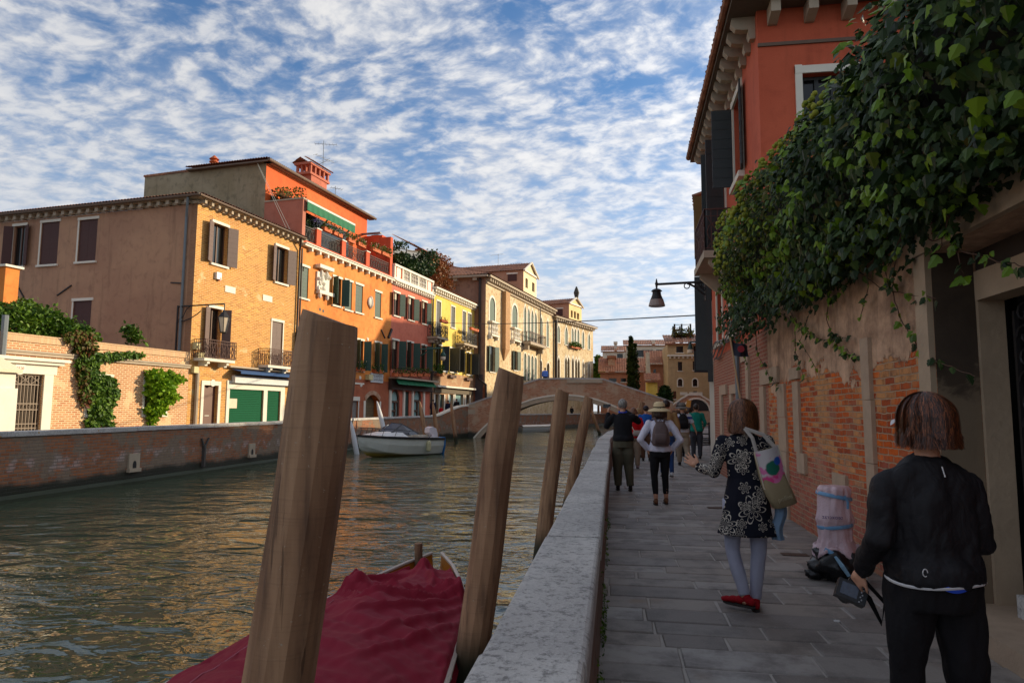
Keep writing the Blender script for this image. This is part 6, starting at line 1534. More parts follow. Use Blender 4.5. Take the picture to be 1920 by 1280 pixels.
strip(1429, 1462, 694, 722, .04, 'stone_block'); strip(1429, 1437, 725, 815); strip(1461, 1471, 720, 968, x2=1468, x3=1486); strip(1491, 1501, 715, 846, x2=1493, x3=1504); strip(1500, 1514, 847, 884, .04, 'stone_block')
strip(1618, 1633, 635, 985, .04, x2=1636, x3=1652); strip(1566, 1591, 884, 916, .03, 'stone_block'); strip(1484, 1501, 690, 712, .04, 'stone_block')
# doorway: outer jamb, dark reveal, inner pillar, beams, gate, steps
dw = root('stone_doorway', 'deep stone doorway with black scrolled iron gate at the right edge', 'doorway', FR.P(D0, 0, 0))
M_JAMB = m_plain('doorway_stone', srgb(176, 154, 128), .85, .34, 2.4, .7)
m = MB(); ja = FR.u(1728, 600); FR.box(m, ja, D0-.003, -.05, ZL-.003, -.06, .045); mk('outer_jamb', m, M_JAMB, dw)
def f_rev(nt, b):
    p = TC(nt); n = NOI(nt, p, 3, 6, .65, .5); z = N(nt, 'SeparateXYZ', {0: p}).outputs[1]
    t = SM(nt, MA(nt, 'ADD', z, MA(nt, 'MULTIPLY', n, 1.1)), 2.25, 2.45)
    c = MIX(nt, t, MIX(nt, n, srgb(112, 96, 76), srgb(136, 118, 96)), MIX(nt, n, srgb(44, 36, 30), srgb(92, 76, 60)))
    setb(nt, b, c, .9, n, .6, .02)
FV = FR.perp(D0)   # faces away (+Y); reveal of the far jamb faces the camera
rv = -.31
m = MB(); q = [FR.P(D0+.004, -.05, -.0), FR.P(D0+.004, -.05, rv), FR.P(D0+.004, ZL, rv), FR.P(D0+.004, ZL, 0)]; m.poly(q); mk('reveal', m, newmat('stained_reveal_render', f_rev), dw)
pA, pB = onx(1827, 650, 2.54-rv), onx(1840, 650, 2.54-rv)
m = MB(); FR.box(m, D0+.008, YU(pB.y), -.05, ZL-.17, rv-.19, rv); FR.box(m, YU(pB.y), D0+2.4, ZL-.40, ZL-.17, rv-.19, rv+.02); FR.box(m, D0+.008, D0+.34, -.05, .02, rv-.19, rv+.03); mk('inner_frame', m, M_JAMB, dw)
m = MB(); FR.box(m, ja-.02, D0+2.6, ZL+.003, ZL+.30, -.06, .06); lt_ = mk('lintel', m, M_JAMB, dw)
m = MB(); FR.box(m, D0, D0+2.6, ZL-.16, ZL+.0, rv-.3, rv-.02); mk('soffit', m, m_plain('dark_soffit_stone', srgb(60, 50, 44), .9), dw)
# house number in an oval, painted on the lintel
uo, zo = FR.uz(1762, 462, .063)
M = Matrix(((FR.d.x, 0, FR.n.x, 0), (FR.d.y, 0, FR.n.y, 0), (0, 1, 0, 0), (0, 0, 0, 1))); M.translation = FR.P(uo, ZL+.15, .062)
textmesh('house_number', '2600', .14, m_plain('dark_red_paint', srgb(96, 40, 34), .7), M, lt_, .001)
m = MB(); m.tube([FR.P(uo, ZL+.15, .062)+FR.d*(.22*math.cos(t))+V((0, 0, .11*math.sin(t))) for t in [2*math.pi*k/24 for k in range(25)]], .005, 4); mk('number_oval', m, MATS['dark_red_paint'], lt_)
m = MB(); gx = rv-.20
for k in range(9): u = D0+.16+k*.24; m.bar(FR.P(u, 0, gx), FR.P(u, ZL-.5, gx), .03)
RR = random.Random(3)
for k in range(8):
    for j in range(15):
        c = FR.P(D0+.28+k*.24, .12+j*.17, gx+.01); s = 1 if (k+j) % 2 else -1
        m.tube([c+FR.d*(s*(.02+.085*(1-q/9))*math.cos(q*.75))+V((0, 0, (.02+.075*(1-q/9))*math.sin(q*.75))) for q in range(10)], .010, 4)
gtt = mk('iron_gate', m, M_IRON, dw)
m = MB(); FR.box(m, D0, D0+3.4, -.3, ZL+.6, gx-1.2, gx-.5); FR.box(m, D0-.1, D0, -.3, ZL+.6, gx-.5, rv-.31); FR.box(m, -1, D0-.1, -.3, 4.19, -6, -.42); FR.box(m, D0-.1, 16, -.3, 4.19, -6, gx-1.22); FR.box(m, D0+3.2, 16, -.3, 4.19, gx-1.2, -.42); mk('dark_passage', m, M_DARK, dw)  # black box behind the gate, plus unseen solids added to stop sunlight
m = MB(); FR.box(m, D0-.32, D0+2.6, -.06, .14, rv-.3, .12); st = mk('step', m, M_STRIP, dw)
m = MB(); FR.box(m, D0+.36, D0+2.6, .143, .30, rv-.3, rv+.02); mk('threshold', m, M_STONE, dw)
# ivy mass
R = random.Random(99)
CX, CZ = 2.72, 4.12
def ivr(y, an):
    k = 1.0+.28*noise.noise(V((y*.9, math.cos(an)*1.5, math.sin(an)*1.5)))+.16*noise.noise(V((y*2.6, math.cos(an)*4, math.sin(an)*4)))
    e = min(1.0, max(0.0, (13.1-y)/1.5))**.5
    return k*(.45+.55*e)
def ivp(y, an, f=1.0):
    r = ivr(y, an)*f
    rx = .93+.12*max(0, (y-9)/4); return V((CX-rx*r*math.cos(an), y, CZ+.95*r*math.sin(an)-(.25 if y < 7 else .25*max(0, 1-(y-7)/2))))
def ivyleaf(m, p, n, t, s, fold=.25):
    n = V(n).normalized(); t = V(t)-n*V(t).dot(n)
    if t.length < 1e-3: return
    t.normalize(); b = n.cross(t); i = len(m.v); cup = n*s*fold
    half = [(.0, .0), (.10, .38), (.30, .50), (.46, .30), (.62, .34), (1.0, .0)]
    m.v += [p-cup*0, p+t*s*1.0-cup*.2]
    L = [p+t*(s*a)+b*(s*w_)-cup*w_*1.6 for a, w_ in half[1:-1]]; Rr = [p+t*(s*a)-b*(s*w_)-cup*w_*1.6 for a, w_ in half[1:-1]]
    m.v += L+Rr
    m.f.append((i, i+2, i+3, i+4, i+5, i+1)); m.f.append((i, i+1, i+9, i+8, i+7, i+6))
iv = MB(); mdl = MB()
for _ in range(21000):
    y = 1.8+11.2*R.random()**.85; an = R.uniform(-1.25, 2.2)
    f = 1-.42*R.random()**1.8
    p = ivp(y, an, f); 
    out = V((-math.cos(an), 0, math.sin(an)))
    s = R.uniform(.04, .09) if R.random() < .8 else R.uniform(.09, .14)
    if y > 8: s *= .78
    if y > 10.4 and R.random() < .25: s *= .8
    n = (out*1.0+V((R.gauss(0, .5), R.gauss(-.25, .5), R.gauss(.15, .5))))
    ivyleaf(mdl if (y > 8 and R.random() < .5) or R.random() < .07 else iv, p+out*R.gauss(0, .04), n, V((R.gauss(-.1, .4), R.gauss(0, .45), -1)), s)
# ragged hanging fringe below
for _ in range(2600):
    y = R.uniform(3.2, 12.4); x = CX-.25-.55*R.random()**1.3; L = .35+.6*abs(noise.noise(V((y*1.7, 3, 1))))
    if y > 10: x -= .15
    z = 3.35-L*R.random()+(.0 if y > 9 else .05)
    if z < 2.75+ (0 if y > 5.4 else .15) and R.random() < .75: continue
    ivyleaf(iv, V((x, y, z)), V((-1, R.gauss(-.3, .5), R.gauss(.2, .4))), V((0, R.gauss(0, .4), -1)), R.uniform(.05, .10))
M_IVY = leaf_mat('ivy_leaves', [srgb(26, 42, 20), srgb(44, 66, 30), srgb(32, 52, 28), srgb(54, 78, 34), srgb(72, 98, 40), srgb(34, 54, 26), srgb(60, 84, 42), srgb(84, 108, 46)], .5, .2)
ivo = mk('ivy', iv, M_IVY, None, org=V((2.7, 8, 0)), uv=False); tag(ivo, 'huge mass of ivy tumbling over the old wall above the walkway', 'climbing plant')
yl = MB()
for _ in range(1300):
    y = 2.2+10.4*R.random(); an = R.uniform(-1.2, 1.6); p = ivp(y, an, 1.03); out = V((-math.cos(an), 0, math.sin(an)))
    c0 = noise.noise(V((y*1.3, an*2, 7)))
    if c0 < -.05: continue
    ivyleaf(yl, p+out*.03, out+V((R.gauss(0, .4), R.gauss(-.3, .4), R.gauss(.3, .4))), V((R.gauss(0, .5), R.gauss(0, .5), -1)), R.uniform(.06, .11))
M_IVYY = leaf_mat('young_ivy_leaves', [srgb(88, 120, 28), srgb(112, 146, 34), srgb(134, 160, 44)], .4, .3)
mk('mid_green_leaves', mdl, leaf_mat('mid_ivy_leaves', [srgb(74, 96, 30), srgb(92, 112, 36), srgb(110, 124, 42), srgb(84, 90, 34), srgb(104, 80, 36)], .5, .25), ivo, uv=False)
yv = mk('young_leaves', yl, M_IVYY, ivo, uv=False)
fl = MB()
for _ in range(1500):
    y = R.uniform(6.0, 12.9); an = R.uniform(-.3, 2.0)
    if noise.noise(V((y*.9, an*1.2, 2))) < -.12 or (y < 8.5 and an < .7): continue
    p = ivp(y, an, 1.05); r = R.uniform(.022, .036); fl.ball(p, r, r, r, 6, 4)
    if len(fl.v) > 60000: break
mk('flower_heads', fl, leaf_mat('ivy_flower_heads', [srgb(132, 138, 44), srgb(160, 158, 56), srgb(112, 126, 44)], .7, .1), ivo, uv=False, smooth=True)
m = MB(); m.grid(lambda s, t: ivp(1.2+s*11.9, -1.9+t*4.4, .66), 60, 24); m.poly([ivp(13.1, -1.9+k/24*4.4, .66) for k in range(25)]); mk('branch_mass', m, m_plain('ivy_shadow_wood', srgb(30, 30, 18), .95), ivo)  # dark inner core added to block light between the leaves
# dangling shoots
tw = MB(); lfm = MB()
def shoot(path, X, dens=14, s=.075, grow=.0):
    P = [onx(x, y, X+(i*.02)) for i, (x, y) in enumerate(path)]
    Q = []
    for k in range(len(P)-1):
        for j in range(6): t = j/6; Q.append(P[k]*(1-t)+P[k+1]*t+V((0, R.gauss(0, .008), R.gauss(0, .008))))
    Q.append(P[-1]); tw.tube(Q, [.007-.004*k/len(Q) for k in range(len(Q))], 4)
    n = int(dens*sum((b-a).length for a, b in zip(P[:-1], P[1:])))
    for k in range(n):
        q = R.choice(Q); ivyleaf(lfm if R.random() < .55 else yl2, q+V((-.01, R.gauss(0, .02), R.gauss(0, .02))), V((-1, R.gauss(-.3, .5), R.gauss(.2, .4))), V((0, R.gauss(0, .7), -1)), s*R.uniform(.5, 1.3))
yl2 = MB()
shoot([(1700, 420), (1680, 480), (1672, 545), (1690, 600), (1720, 650), (1765, 682), (1828, 706)], 2.42, 16)
shoot([(1590, 470), (1556, 545), (1550, 600), (1570, 648), (1606, 666)], 2.44, 22)
shoot([(1470, 560), (1500, 618), (1540, 636), (1590, 634)], 2.42, 16); shoot([(1440, 575), (1490, 600), (1520, 625)], 2.4, 18)
shoot([(1415, 600), (1420, 660), (1442, 704), (1460, 726)], 2.42, 14); shoot([(1490, 600), (1492, 660), (1508, 710)], 2.46, 18)
shoot([(1770, 380), (1790, 440), (1800, 500), (1806, 515)], 2.36, 26, .085); shoot([(1740, 400), (1800, 470), (1860, 488), (1925, 500)], 2.38, 14, .08)
shoot([(1600, 500), (1660, 545), (1755, 560)], 2.46, 10); shoot([(1690, 400), (1650, 470), (1668, 545)], 2.40, 20); shoot([(1640, 420), (1600, 520), (1560, 560)], 2.40, 20)
shoot([(1500, 520), (1520, 580), (1500, 640), (1530, 690)], 2.42, 14, .06); shoot([(1620, 470), (1628, 540), (1612, 600)], 2.44, 16, .06); shoot([(1400, 590), (1392, 640), (1402, 690)], 2.42, 16, .06)
shoot([(1720, 330), (1700, 400), (1680, 470)], 2.2, 24, .09); shoot([(1560, 400), (1540, 470), (1530, 540)], 2.1, 24, .09); shoot([(1800, 330), (1780, 400), (1760, 470)], 2.25, 24, .09)
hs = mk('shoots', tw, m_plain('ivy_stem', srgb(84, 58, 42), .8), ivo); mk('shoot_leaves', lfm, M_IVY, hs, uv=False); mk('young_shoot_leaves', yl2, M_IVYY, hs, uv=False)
# ---------------------------------------------------------------- red house above the ivy
rh = root('red_house', 'tall red rendered house with scroll brackets under the eave right of the canal', 'house', (2.6, 12, 0))
FW = Fac((2.70, 19.2), (2.572-2.70, -7.2)); LW = math.hypot(.128, 7.2)   # canal front, u from far end to the corner
FSd = Fac((2.572, 12.0), (1, 0))
ZR = FSd.z(1400, 22); zbk = 3.0
M_REDH = m_plaster('dark_red_render', srgb(190, 84, 54), srgb(166, 70, 44), srgb(204, 98, 66), .35, fade=.4)
ops = []
def WY(y0, y1, z0, z1, **k):
    u0, u1 = LW*(19.2-y1)/7.2, LW*(19.2-y0)/7.2; ops.append(window(rh, FW, u0, u1, z0, z1, **k))
WY(13.75, 14.75, FW.z(1388, 335), FW.z(1395, 150), sh='open', angL=92, angR=172, shm=M_SHK, shl=.42, jambs=.14)
WY(16.2, 17.1, 5.2, 8.0, sh='open', angL=92, angR=95, shm=M_SHK, shl=.4, jambs=.14)
WY(15.0, 15.9, 3.3, 5.0, sh=None, jambs=.14); WY(12.9, 13.8, 3.3, 5.0, sh=None, jambs=.14); WY(17.2, 18.1, 3.3, 5.0, sh=None, jambs=.14)
m = MB(); fwall(m, FW, 0, LW, zbk, ZR, ops, .2); fwall(m, FSd, 0, 9, 4.2, ZR, [], .2) if False else None
mk('canal_front', m, M_REDH, rh)
so_ = pxwin(FSd, 1506, 1600, 136, 260); ops2 = [window(rh, FSd, *so_, sh=None, frm=M_SHK, sill=False, lintel=False, jambs=.12, mull=3)]
m = MB(); FSd.box(m, so_[0]-.12, so_[1]+.12, so_[3]+.003, so_[3]+.14, -.02, .035); mk('white_lintel', m, M_STONE_W, rh)
m = MB(); fwall(m, FSd, 0, 9, 2.5, ZR, ops2, .2); mk('side_wall', m, M_REDH, rh)
m = MB(); FSd.box(m, 0, 9, FSd.z(1450, 84)-.03, FSd.z(1450, 84)+.03, -.01, .03); mk('string_line', m, M_GUT, rh)
M_RBR = m_brick('regular_red_brick', srgb(150, 84, 62), srgb(178, 104, 76), srgb(130, 84, 70), srgb(170, 140, 116), .24, .07, .009, dark=.3)
ops = []
m = MB(); fwall(m, FW, 0, LW, -1, zbk, [], .2); mk('brick_base', m, M_RBR, rh)
m = MB(); m.quad(FW.P(0, -1, 0), FW.P(0, -1, -9), FW.P(0, ZR, -9), FW.P(0, ZR, 0)); m.quad(FW.P(0, ZR, 0), FW.P(LW, ZR, 0), FW.P(LW, ZR, -9), FW.P(0, ZR, -9)); mk('rear_wall', m, M_REDH, rh)
for (x0, x1, y0, y1) in ((1352, 1364, 724, 740), (1371, 1384, 722, 738), (1352, 1356, 740, 850), (1371, 1375, 740, 850), (1401, 1406, 668, 860), (1392, 1402, 664, 678)):
    m = MB(); a = FW.uz(x0, y0); b = FW.uz(x1, y0); c = FW.uz((x0+x1)/2, y1)[1]; FW.box(m, a[0], b[0], max(c, .0), a[1], -.02, .05); mk('stone_strip', m, M_STRIP, rh)
m = MB(); FW.box(m, -.3, LW+.45, ZR, ZR+.12, -.2, .48); FSd.box(m, -.48, 9, ZR+.002, ZR+.118, -.2, .46)
m2 = MB(); n = 15
for k in range(n):
    u = LW*(k+.5)/n; w_ = .075
    pr = [(0, -.42), (.10, -.42), (.13, -.34), (.12, -.24), (.22, -.24), (.34, -.22), (.42, -.12), (.40, 0), (0, 0)]
    m2 = MB(); m2.prism([FW.P(u-w_, ZR+z-.003, o) for o, z in pr], FW.d*w_*2); mk('scroll_bracket', m2, M_STONE_B, rh)
for k in range(8):
    u = .25+k*.62
    m2 = MB(); m2.prism([FSd.P(u-.08, ZR+z-.003, o) for o, z in [(0, -.3), (.06, -.3), (.34, -.22), (.34, 0), (0, 0)]], FSd.d*.16); mk('eave_bracket', m2, M_STONE_B, rh)
en = mk('eave', m, m_plain('eave_timber', srgb(104, 92, 80), .8), rh)
m = MB(); gutter(m, FW, -.3, LW+.5, ZR+.14, .52, .08); gutter(m, FSd, -.5, 9, ZR+.14, .50, .08); tiles(m, FW.P(-.3, ZR+.16, .55), FW.d, (-FW.n+V((0, 0, .36))), LW+.85, 4, clip=lambda u, s: (min(u, LW+.85-s*.94), s)); mk('roof', m, M_TILE, rh)
# balcony
m = MB(); u0, u1 = LW*(19.2-17.6)/7.2, LW*(19.2-15.4)/7.2; zf = 5.15; FW.box(m, u0, u1, zf-.16, zf, 0, .62)
for u in (u0+.2, u1-.2): m.prism([FW.P(u-.08, zf-.16+z, o) for o, z in [(0, -.5), (.15, -.42), (.5, -.1), (.5, 0), (0, 0)]], FW.d*.16)
bl = mk('balcony', m, M_STONE_B, rh); m = MB(); frail(m, FW, u0+.05, u1-.05, zf, zf+.95, .58, step=.12, th=.018, scroll=True); mk('railing', m, M_IRONB, bl)
m = MB(); board(m, FW, LW*(19.2-18.3)/7.2, 5.6, 7.3, .05, 92, .48); mk('ochre_shutter', m, m_plain('ochre_shutter_paint', srgb(122, 96, 48), .7), rh)
m = MB(); pu = FW.u(1389, 700); pipe(m, [FW.P(pu, 3.0, .07), FW.P(pu, 0, .07)], .05); mk('drainpipe', m, M_ZINC, rh)
m = MB(); R2 = random.Random(6)
for k in range(4): m.tube([FW.P(LW*.12+LW*.6*t, 2.98-.12*math.sin(t*9+k)+.05*k+.25*t, .06+.03*k) for t in [j/14 for j in range(15)]], .018, 4)
mk('cable_bundle', m, m_plain('grey_cable', srgb(120, 112, 108), .7), rh)
# ---------------------------------------------------------------- houses and added shade blocks further along on the right
def rrow(name, label, y0, y1, H, mat, dep=9, back=0.0, wins=True, eave=True):
    a, b = V((xr_wall(y1)+back, y1, 0)), V((xr_wall(y0)+back, y0, 0))
    F = Fac((a.x, a.y), (b.x-a.x, b.y-a.y)); L = (b-a).length
    r = root(name, label, 'house', b); ops = []
    n = max(1, int(L/3))
    if wins:
        for k in range(n):
            for z in ((1.2, 2.6), (4.2, 5.9)):
                u = L*(k+.5)/n; ops.append(window(r, F, u-.45, u+.45, z[0], z[1], sh='open' if z[0] > 3 else 'closed', angL=172, angR=172, shm=M_SHK, far=True))
    m = MB(); fwall(m, F, 0, L, -1, H, ops, .2); mk('front_wall', m, mat, r)
    m = MB(); solid_sides(m, F, 0, L, -1, H, dep); mk('rear_wall', m, mat, r)
    if eave: m = MB(); F.box(m, 0, L, H, H+.15, -.2, .4); mk('eave', m, M_STONE_B, r)
    m = MB(); tiles(m, F.P(0, H+.18, .45), F.d, (-F.n+V((0, 0, .35))), L, 4.5, w=.3, row=.6); mk('roof', m, M_TILE, r)
    return r, F, L
r1, FQ, LQ = rrow('grey_pink_house', 'narrow grey pink house front just beyond the red house', 19.25, 24.5, 7.4, m_plaster('grey_pink_render', srgb(166, 138, 124)))
m = MB(); FQ.box(m, LQ-.9, LQ-.5, -.02, 3.0, 0, .12); mk('stone_pilaster', m, M_STONE_W, r1); m = MB(); FQ.box(m, .4, .8, -.02, 3.0, 0, .14); mk('stone_pilaster', m, M_STONE_W, r1)
m = MB(); FQ.box(m, LQ-.35, LQ-.2, 2.4, 6.5, .02, .16); FQ.box(m, LQ-1.6, LQ-1.5, 2.8, 5.6, .02, .5); mk('dark_shutter', m, M_SHK, r1)
r2, F_, L_ = rrow('brick_house', 'plain brick house front on the walkway before the bridge', 24.6, 44, 7.9, M_RBR)  # this row and the next are unseen, heights shaped to shade the far quay
r3, F_, L_ = rrow('plain_house', 'plain rendered house front by the bridge steps on the right', 44.1, 62, 8.2, M_PINKBR)
def block(name, label, x0, x1, y0, y1, H, mat):
    r = root(name, label, 'house', (x0, y0, 0)); m = MB(); m.box(x0, x1, y0, y1, -1, H); mk('walls', m, mat, r)
    m = MB(); cx_, cy_ = (x0+x1)/2, (y0+y1)/2
    tiles(m, V((x0-.3, y0, H)), V((0, 1, 0)), V((1, 0, .35)), y1-y0, (x1-x0)/2*1.06, w=.4, row=.8); tiles(m, V((x1+.3, y0, H)), V((0, 1, 0)), V((-1, 0, .35)), y1-y0, (x1-x0)/2*1.06, w=.4, row=.8); mk('roof', m, M_TILE, r)
    return r
OCC = [(12.4, 22, 69, 78.9, 16.6), (12.8, 22, 79, 87, 20.6), (15.2, 26, 87.2, 112, 14)]  # unseen blocks added to throw shade onto the left facades
for i, (x0, x1, y0, y1, H) in enumerate(OCC):
    block('tall_house', ['rendered house on the right bank just beyond the bridge', 'tallest rendered house on the right bank beyond the bridge', 'long low rendered house furthest down the right bank'][i], x0, x1, y0, y1, H, M_PINKBR)
# street lamp on bracket
A = ony(1327, 527, 19.6); B_ = ony(1231, 533, 19.6)
sl_r = root('bracket_lamp', 'bell shaped street lamp hanging from scrolled iron bracket on the right', 'street lamp', A)
m = MB(); m.tube([A+V((.35, 0, 0)), B_], .035, 6)
ex = (A-B_).normalized(); L = (A-B_).length
def lp_(t, dz): return B_+ex*(L*t)+V((0, 0, dz))
m.tube([lp_(.60, -.03), lp_(.66, -.06), lp_(.78, -.17), lp_(.90, -.34), lp_(1.02, -.42)], .03, 6)
m.tube([lp_(.80, -.03), lp_(.86, -.16), lp_(.94, -.26), lp_(1.02, -.24)], .022, 6)
for (t, dz, r_) in ((.595, -.10, .075), (.80, -.09, .06), (.93, -.10, .08)):
    c = lp_(t, dz); m.tube([c+ex*(r_*math.cos(q))+V((0, 0, r_*math.sin(q))) for q in [2*math.pi*k/12 for k in range(13)]], .016, 5)
m.box(A.x-.08, A.x+.12, A.y-.08, A.y+.08, A.z-.55, A.z+.06); m.lathe(B_+V((0, 0, -.14)), [(.02, 0), (.035, .12), (.05, .16), (.03, .2), (.012, .3)], 8); mk('bracket', m, M_IRON, sl_r)
m = MB(); m.lathe(B_+V((0, 0, -.42)), [(.19, -.02), (.17, .0), (.125, .12), (.115, .2), (.16, .22), (.11, .27), (.03, .3)], 16); sh_ = mk('lamp_hood', m, M_IRON, sl_r)
m = MB(); m.lathe(B_+V((0, 0, -.64)), [(.20, 0), (.235, .012), (.225, .06), (.185, .2)], 18); mk('lamp_shade', m, m_plain('grey_lamp_glass', srgb(150, 130, 120), .25), sh_)
A2 = ony(1318, 642, 46); B2_ = ony(1294, 641, 46); s2 = root('bracket_lamp', 'small distant bell lamp above a black board at the end of the right row', 'street lamp', A2)
m = MB(); m.tube([A2+V((.6, 0, 0)), B2_], .05, 5); m.lathe(B2_+V((0, 0, -.5)), [(.2, 0), (.12, .3), (.03, .5)], 8); mk('bracket', m, m_plain('green_lamp_metal', srgb(20, 56, 50), .5), s2)
m = MB(); m.lathe(B2_+V((0, 0, -.72)), [(.22, 0), (.2, .22)], 10); mk('lamp_shade', m, MATS['frosted_lamp_glass'], s2)
m = MB(); p, q = ony(1301, 658, 40), ony(1317, 698, 40); m.box(p.x, q.x+.4, 39.95, 40.05, q.z, p.z); tag(mk('hanging_board', m, m_plain('black_board', srgb(34, 36, 40), .6), None, org=V((q.x+.4, 40, p.z))), 'black board jutting from the distant houses under the small lamp', 'sign')
# small dark flag on a pole leaning by the wall
fg = root('flag_pole', 'thin pole with small dark flag leaning against the brick wall', 'flag', (2.2, 10.4, 0))
t0, t1 = ony(1369, 632, 10.4), ony(1393, 780, 10.4); dd = (t1-t0); bt = t0+dd*((t0.z)/(t0.z-t1.z))
m = MB(); m.tube([bt, t0], .013, 6); mk('pole', m, m_plain('pale_wood_pole', srgb(184, 150, 112), .7), fg)
f0 = ony(1371, 636, 10.4); m = MB(); W_ = ony(1402, 650, 10.4)-f0; H_ = ony(1374, 668, 10.4)-ony(1371, 640, 10.4)
m.grid(lambda s, t: f0+W_*s+H_*t*(1-.25*s)+V((0, .05*math.sin(s*7+t*2), -.02*math.sin(s*5))), 12, 8); fo = mk('flag', m, m_plain('dark_blue_flag', srgb(30, 32, 48), .8, .2, 12), fg, smooth=True)
m = MB(); c = f0+W_*.5+H_*.42+V((0, -.065, 0)); m.lathe(c, [(.05, 0), (.05, .004)], 14, (0, -1, 0)); mk('red_emblem', m, m_plain('flag_red', srgb(150, 40, 50), .8), fo)
# ---------------------------------------------------------------- mooring piles
def f_pile(nt, b):
    p = TC(nt, 'Object'); z = N(nt, 'SeparateXYZ', {0: p}).outputs[2]
    gr = NOI(nt, VM(nt, p, (14, 14, .9)), 1, 6, .65); saw = NOI(nt, VM(nt, p, (3, 3, 90)), 1.0, 3, .6); big = NOI(nt, VM(nt, p, (5, 5, .7)), 1, 4, .6)
    c = MIX(nt, SM(nt, big, .3, .7), srgb(126, 92, 66), srgb(176, 138, 104)); c = MIX(nt, MA(nt, 'MULTIPLY', SM(nt, gr, .45, .7), .6), c, srgb(76, 56, 44))
    c = MIX(nt, MA(nt, 'MULTIPLY', SM(nt, saw, .5, .75), .18), c, srgb(70, 52, 42))
    c = MIX(nt, SM(nt, NOI(nt, p, 40, 3, .7), .68, .74), c, srgb(172, 158, 136)); crk = SM(nt, NOI(nt, VM(nt, p, (22, 22, .8)), 1, 3, .5), .66, .70); c = MIX(nt, MA(nt, 'MULTIPLY', crk, .45), c, srgb(52, 36, 28)); gr = MA(nt, 'SUBTRACT', gr, MA(nt, 'MULTIPLY', crk, .8))
    c = MIX(nt, MA(nt, 'SUBTRACT', 1.0, SM(nt, MA(nt, 'ADD', z, MA(nt, 'MULTIPLY', gr, .3)), .5, .9)), c, srgb(40, 42, 24))
    setb(nt, b, c, .85, MA(nt, 'ADD', gr, MA(nt, 'MULTIPLY', saw, .25)), .8, .008)
M_PILE = newmat('pile_timber', f_pile)
M_PILEW = m_plain('white_pile_paint', srgb(206, 208, 210), .7, .12, 6, .3)
def pile(name, label, bot, top, r, fac=12, mat=None, taper=.3, point=False, grp='timber mooring piles beside the walkway', seed=1):
    R_ = random.Random(seed); bot, top = V(bot), V(top); L = (top-bot).length; m = MB()
    d = (top-bot)/L; a = V((1, 0, 0)); a = (a-d*a.dot(d)).normalized(); b = d.cross(a)
    rad_ = [R_.uniform(.97, 1.03) for _ in range(fac)]; prev = None; n = 14; off = V((0, 0, 0))
    st = [(0, 1.05), (.3, 1.03), (.6, 1.0), (.8, .97)] + [(1-taper/L*q, .95-.12*(1-q)**1.5) for q in (1, .75, .5, .25, .08)] + [(1, .80)]
    if point: st = [(0, 1), (.6, 1), (1-.9/L, .95), (1-.45/L, .7), (1-.1/L, .35), (1, .22)]
    for q, k in st:
        i = len(m.v); wob = V((noise.noise(V((q*3, seed, 0))), noise.noise(V((q*3, seed, 5))), 0))*.03
        for j in range(fac):
            t = 2*math.pi*j/fac; rr = r*k*rad_[j]*(1+.03*noise.noise(V((q*8, j, seed))))
            m.v.append(bot+d*(L*q)+wob+a*(rr*math.cos(t))+b*(rr*math.sin(t))+(d*(-.10*math.cos(t)*r*2 if q == 1 else 0)))
        if prev is not None: m.bridge(prev, i, fac)
        prev = i
    m.cap(prev, fac)
    o = mk(name, m, mat or M_PILE, None, org=V((bot.x, bot.y, -.95))); return tag(o, label, 'mooring pile', grp)
def pile_px(Y, pts, r, **k):   # pts: two (px,py) on the axis, in the plane Y
    a, b = ony(*pts[0], Y), ony(*pts[1], Y); d = (a-b); t = (-2.2-b.z)/(d.z); bot = b+d*t
    return pile(bot=bot, top=a, r=r, **k)
pile_px(2.95, ((618, 597), (524, 1270)), .152, name='mooring_pile', label='nearest and thickest mooring pile in front of the motorboat', seed=1)
pile_px(6.0, ((958, 697), (884, 1230)), .142, name='mooring_pile', label='second mooring pile standing right of the covered boat bow', seed=2)
pile_px(11.0, ((1055, 732), (1018, 1020)), .125, name='mooring_pile', label='third mooring pile in front of the bridge arch', seed=3, fac=14)
pile_px(16.2, ((1104, 744), (1070, 920)), .12, name='mooring_pile', label='fourth mooring pile just left of the man taking a picture', seed=4, fac=14)
gl = 'mooring piles along the far quay'
pile_px(41, ((707, 752), (716, 790)), .15, name='mooring_pile', label='white painted mooring pile behind the motorboat cabin window', mat=M_PILEW, point=True, grp=gl, seed=5)
pile_px(37.5, ((657, 787), (661, 808)), .14, name='mooring_pile', label='white painted pile at the bow of the motorboat half hidden by the nearest pile', mat=M_PILEW, point=True, grp=gl, seed=6)
pile_px(43, ((787, 752), (797, 812)), .15, name='mooring_pile', label='brown pointed pile right behind the outboard motor', point=True, grp=gl, seed=7)
pile_px(50, ((811, 752), (822, 833)), .15, name='mooring_pile', label='dark brown pile in front of the person in navy on the far quay', point=True, grp=gl, seed=8)
pile_px(52, ((845, 752), (855, 827)), .15, name='mooring_pile', label='slim brown pile nearest to the left foot of the bridge', point=True, grp=gl, seed=9)
pile_px(30, ((1204, 753), (1196, 800)), .15, name='mooring_pile', label='grey pile rising behind the woman in red', grp='timber mooring piles beside the walkway', seed=10)
pile_px(72, ((1108, 765), (1118, 795)), .16, name='mooring_pile', label='dark leaning pile on the water beyond the bridge arch', point=True, grp=gl, seed=11)
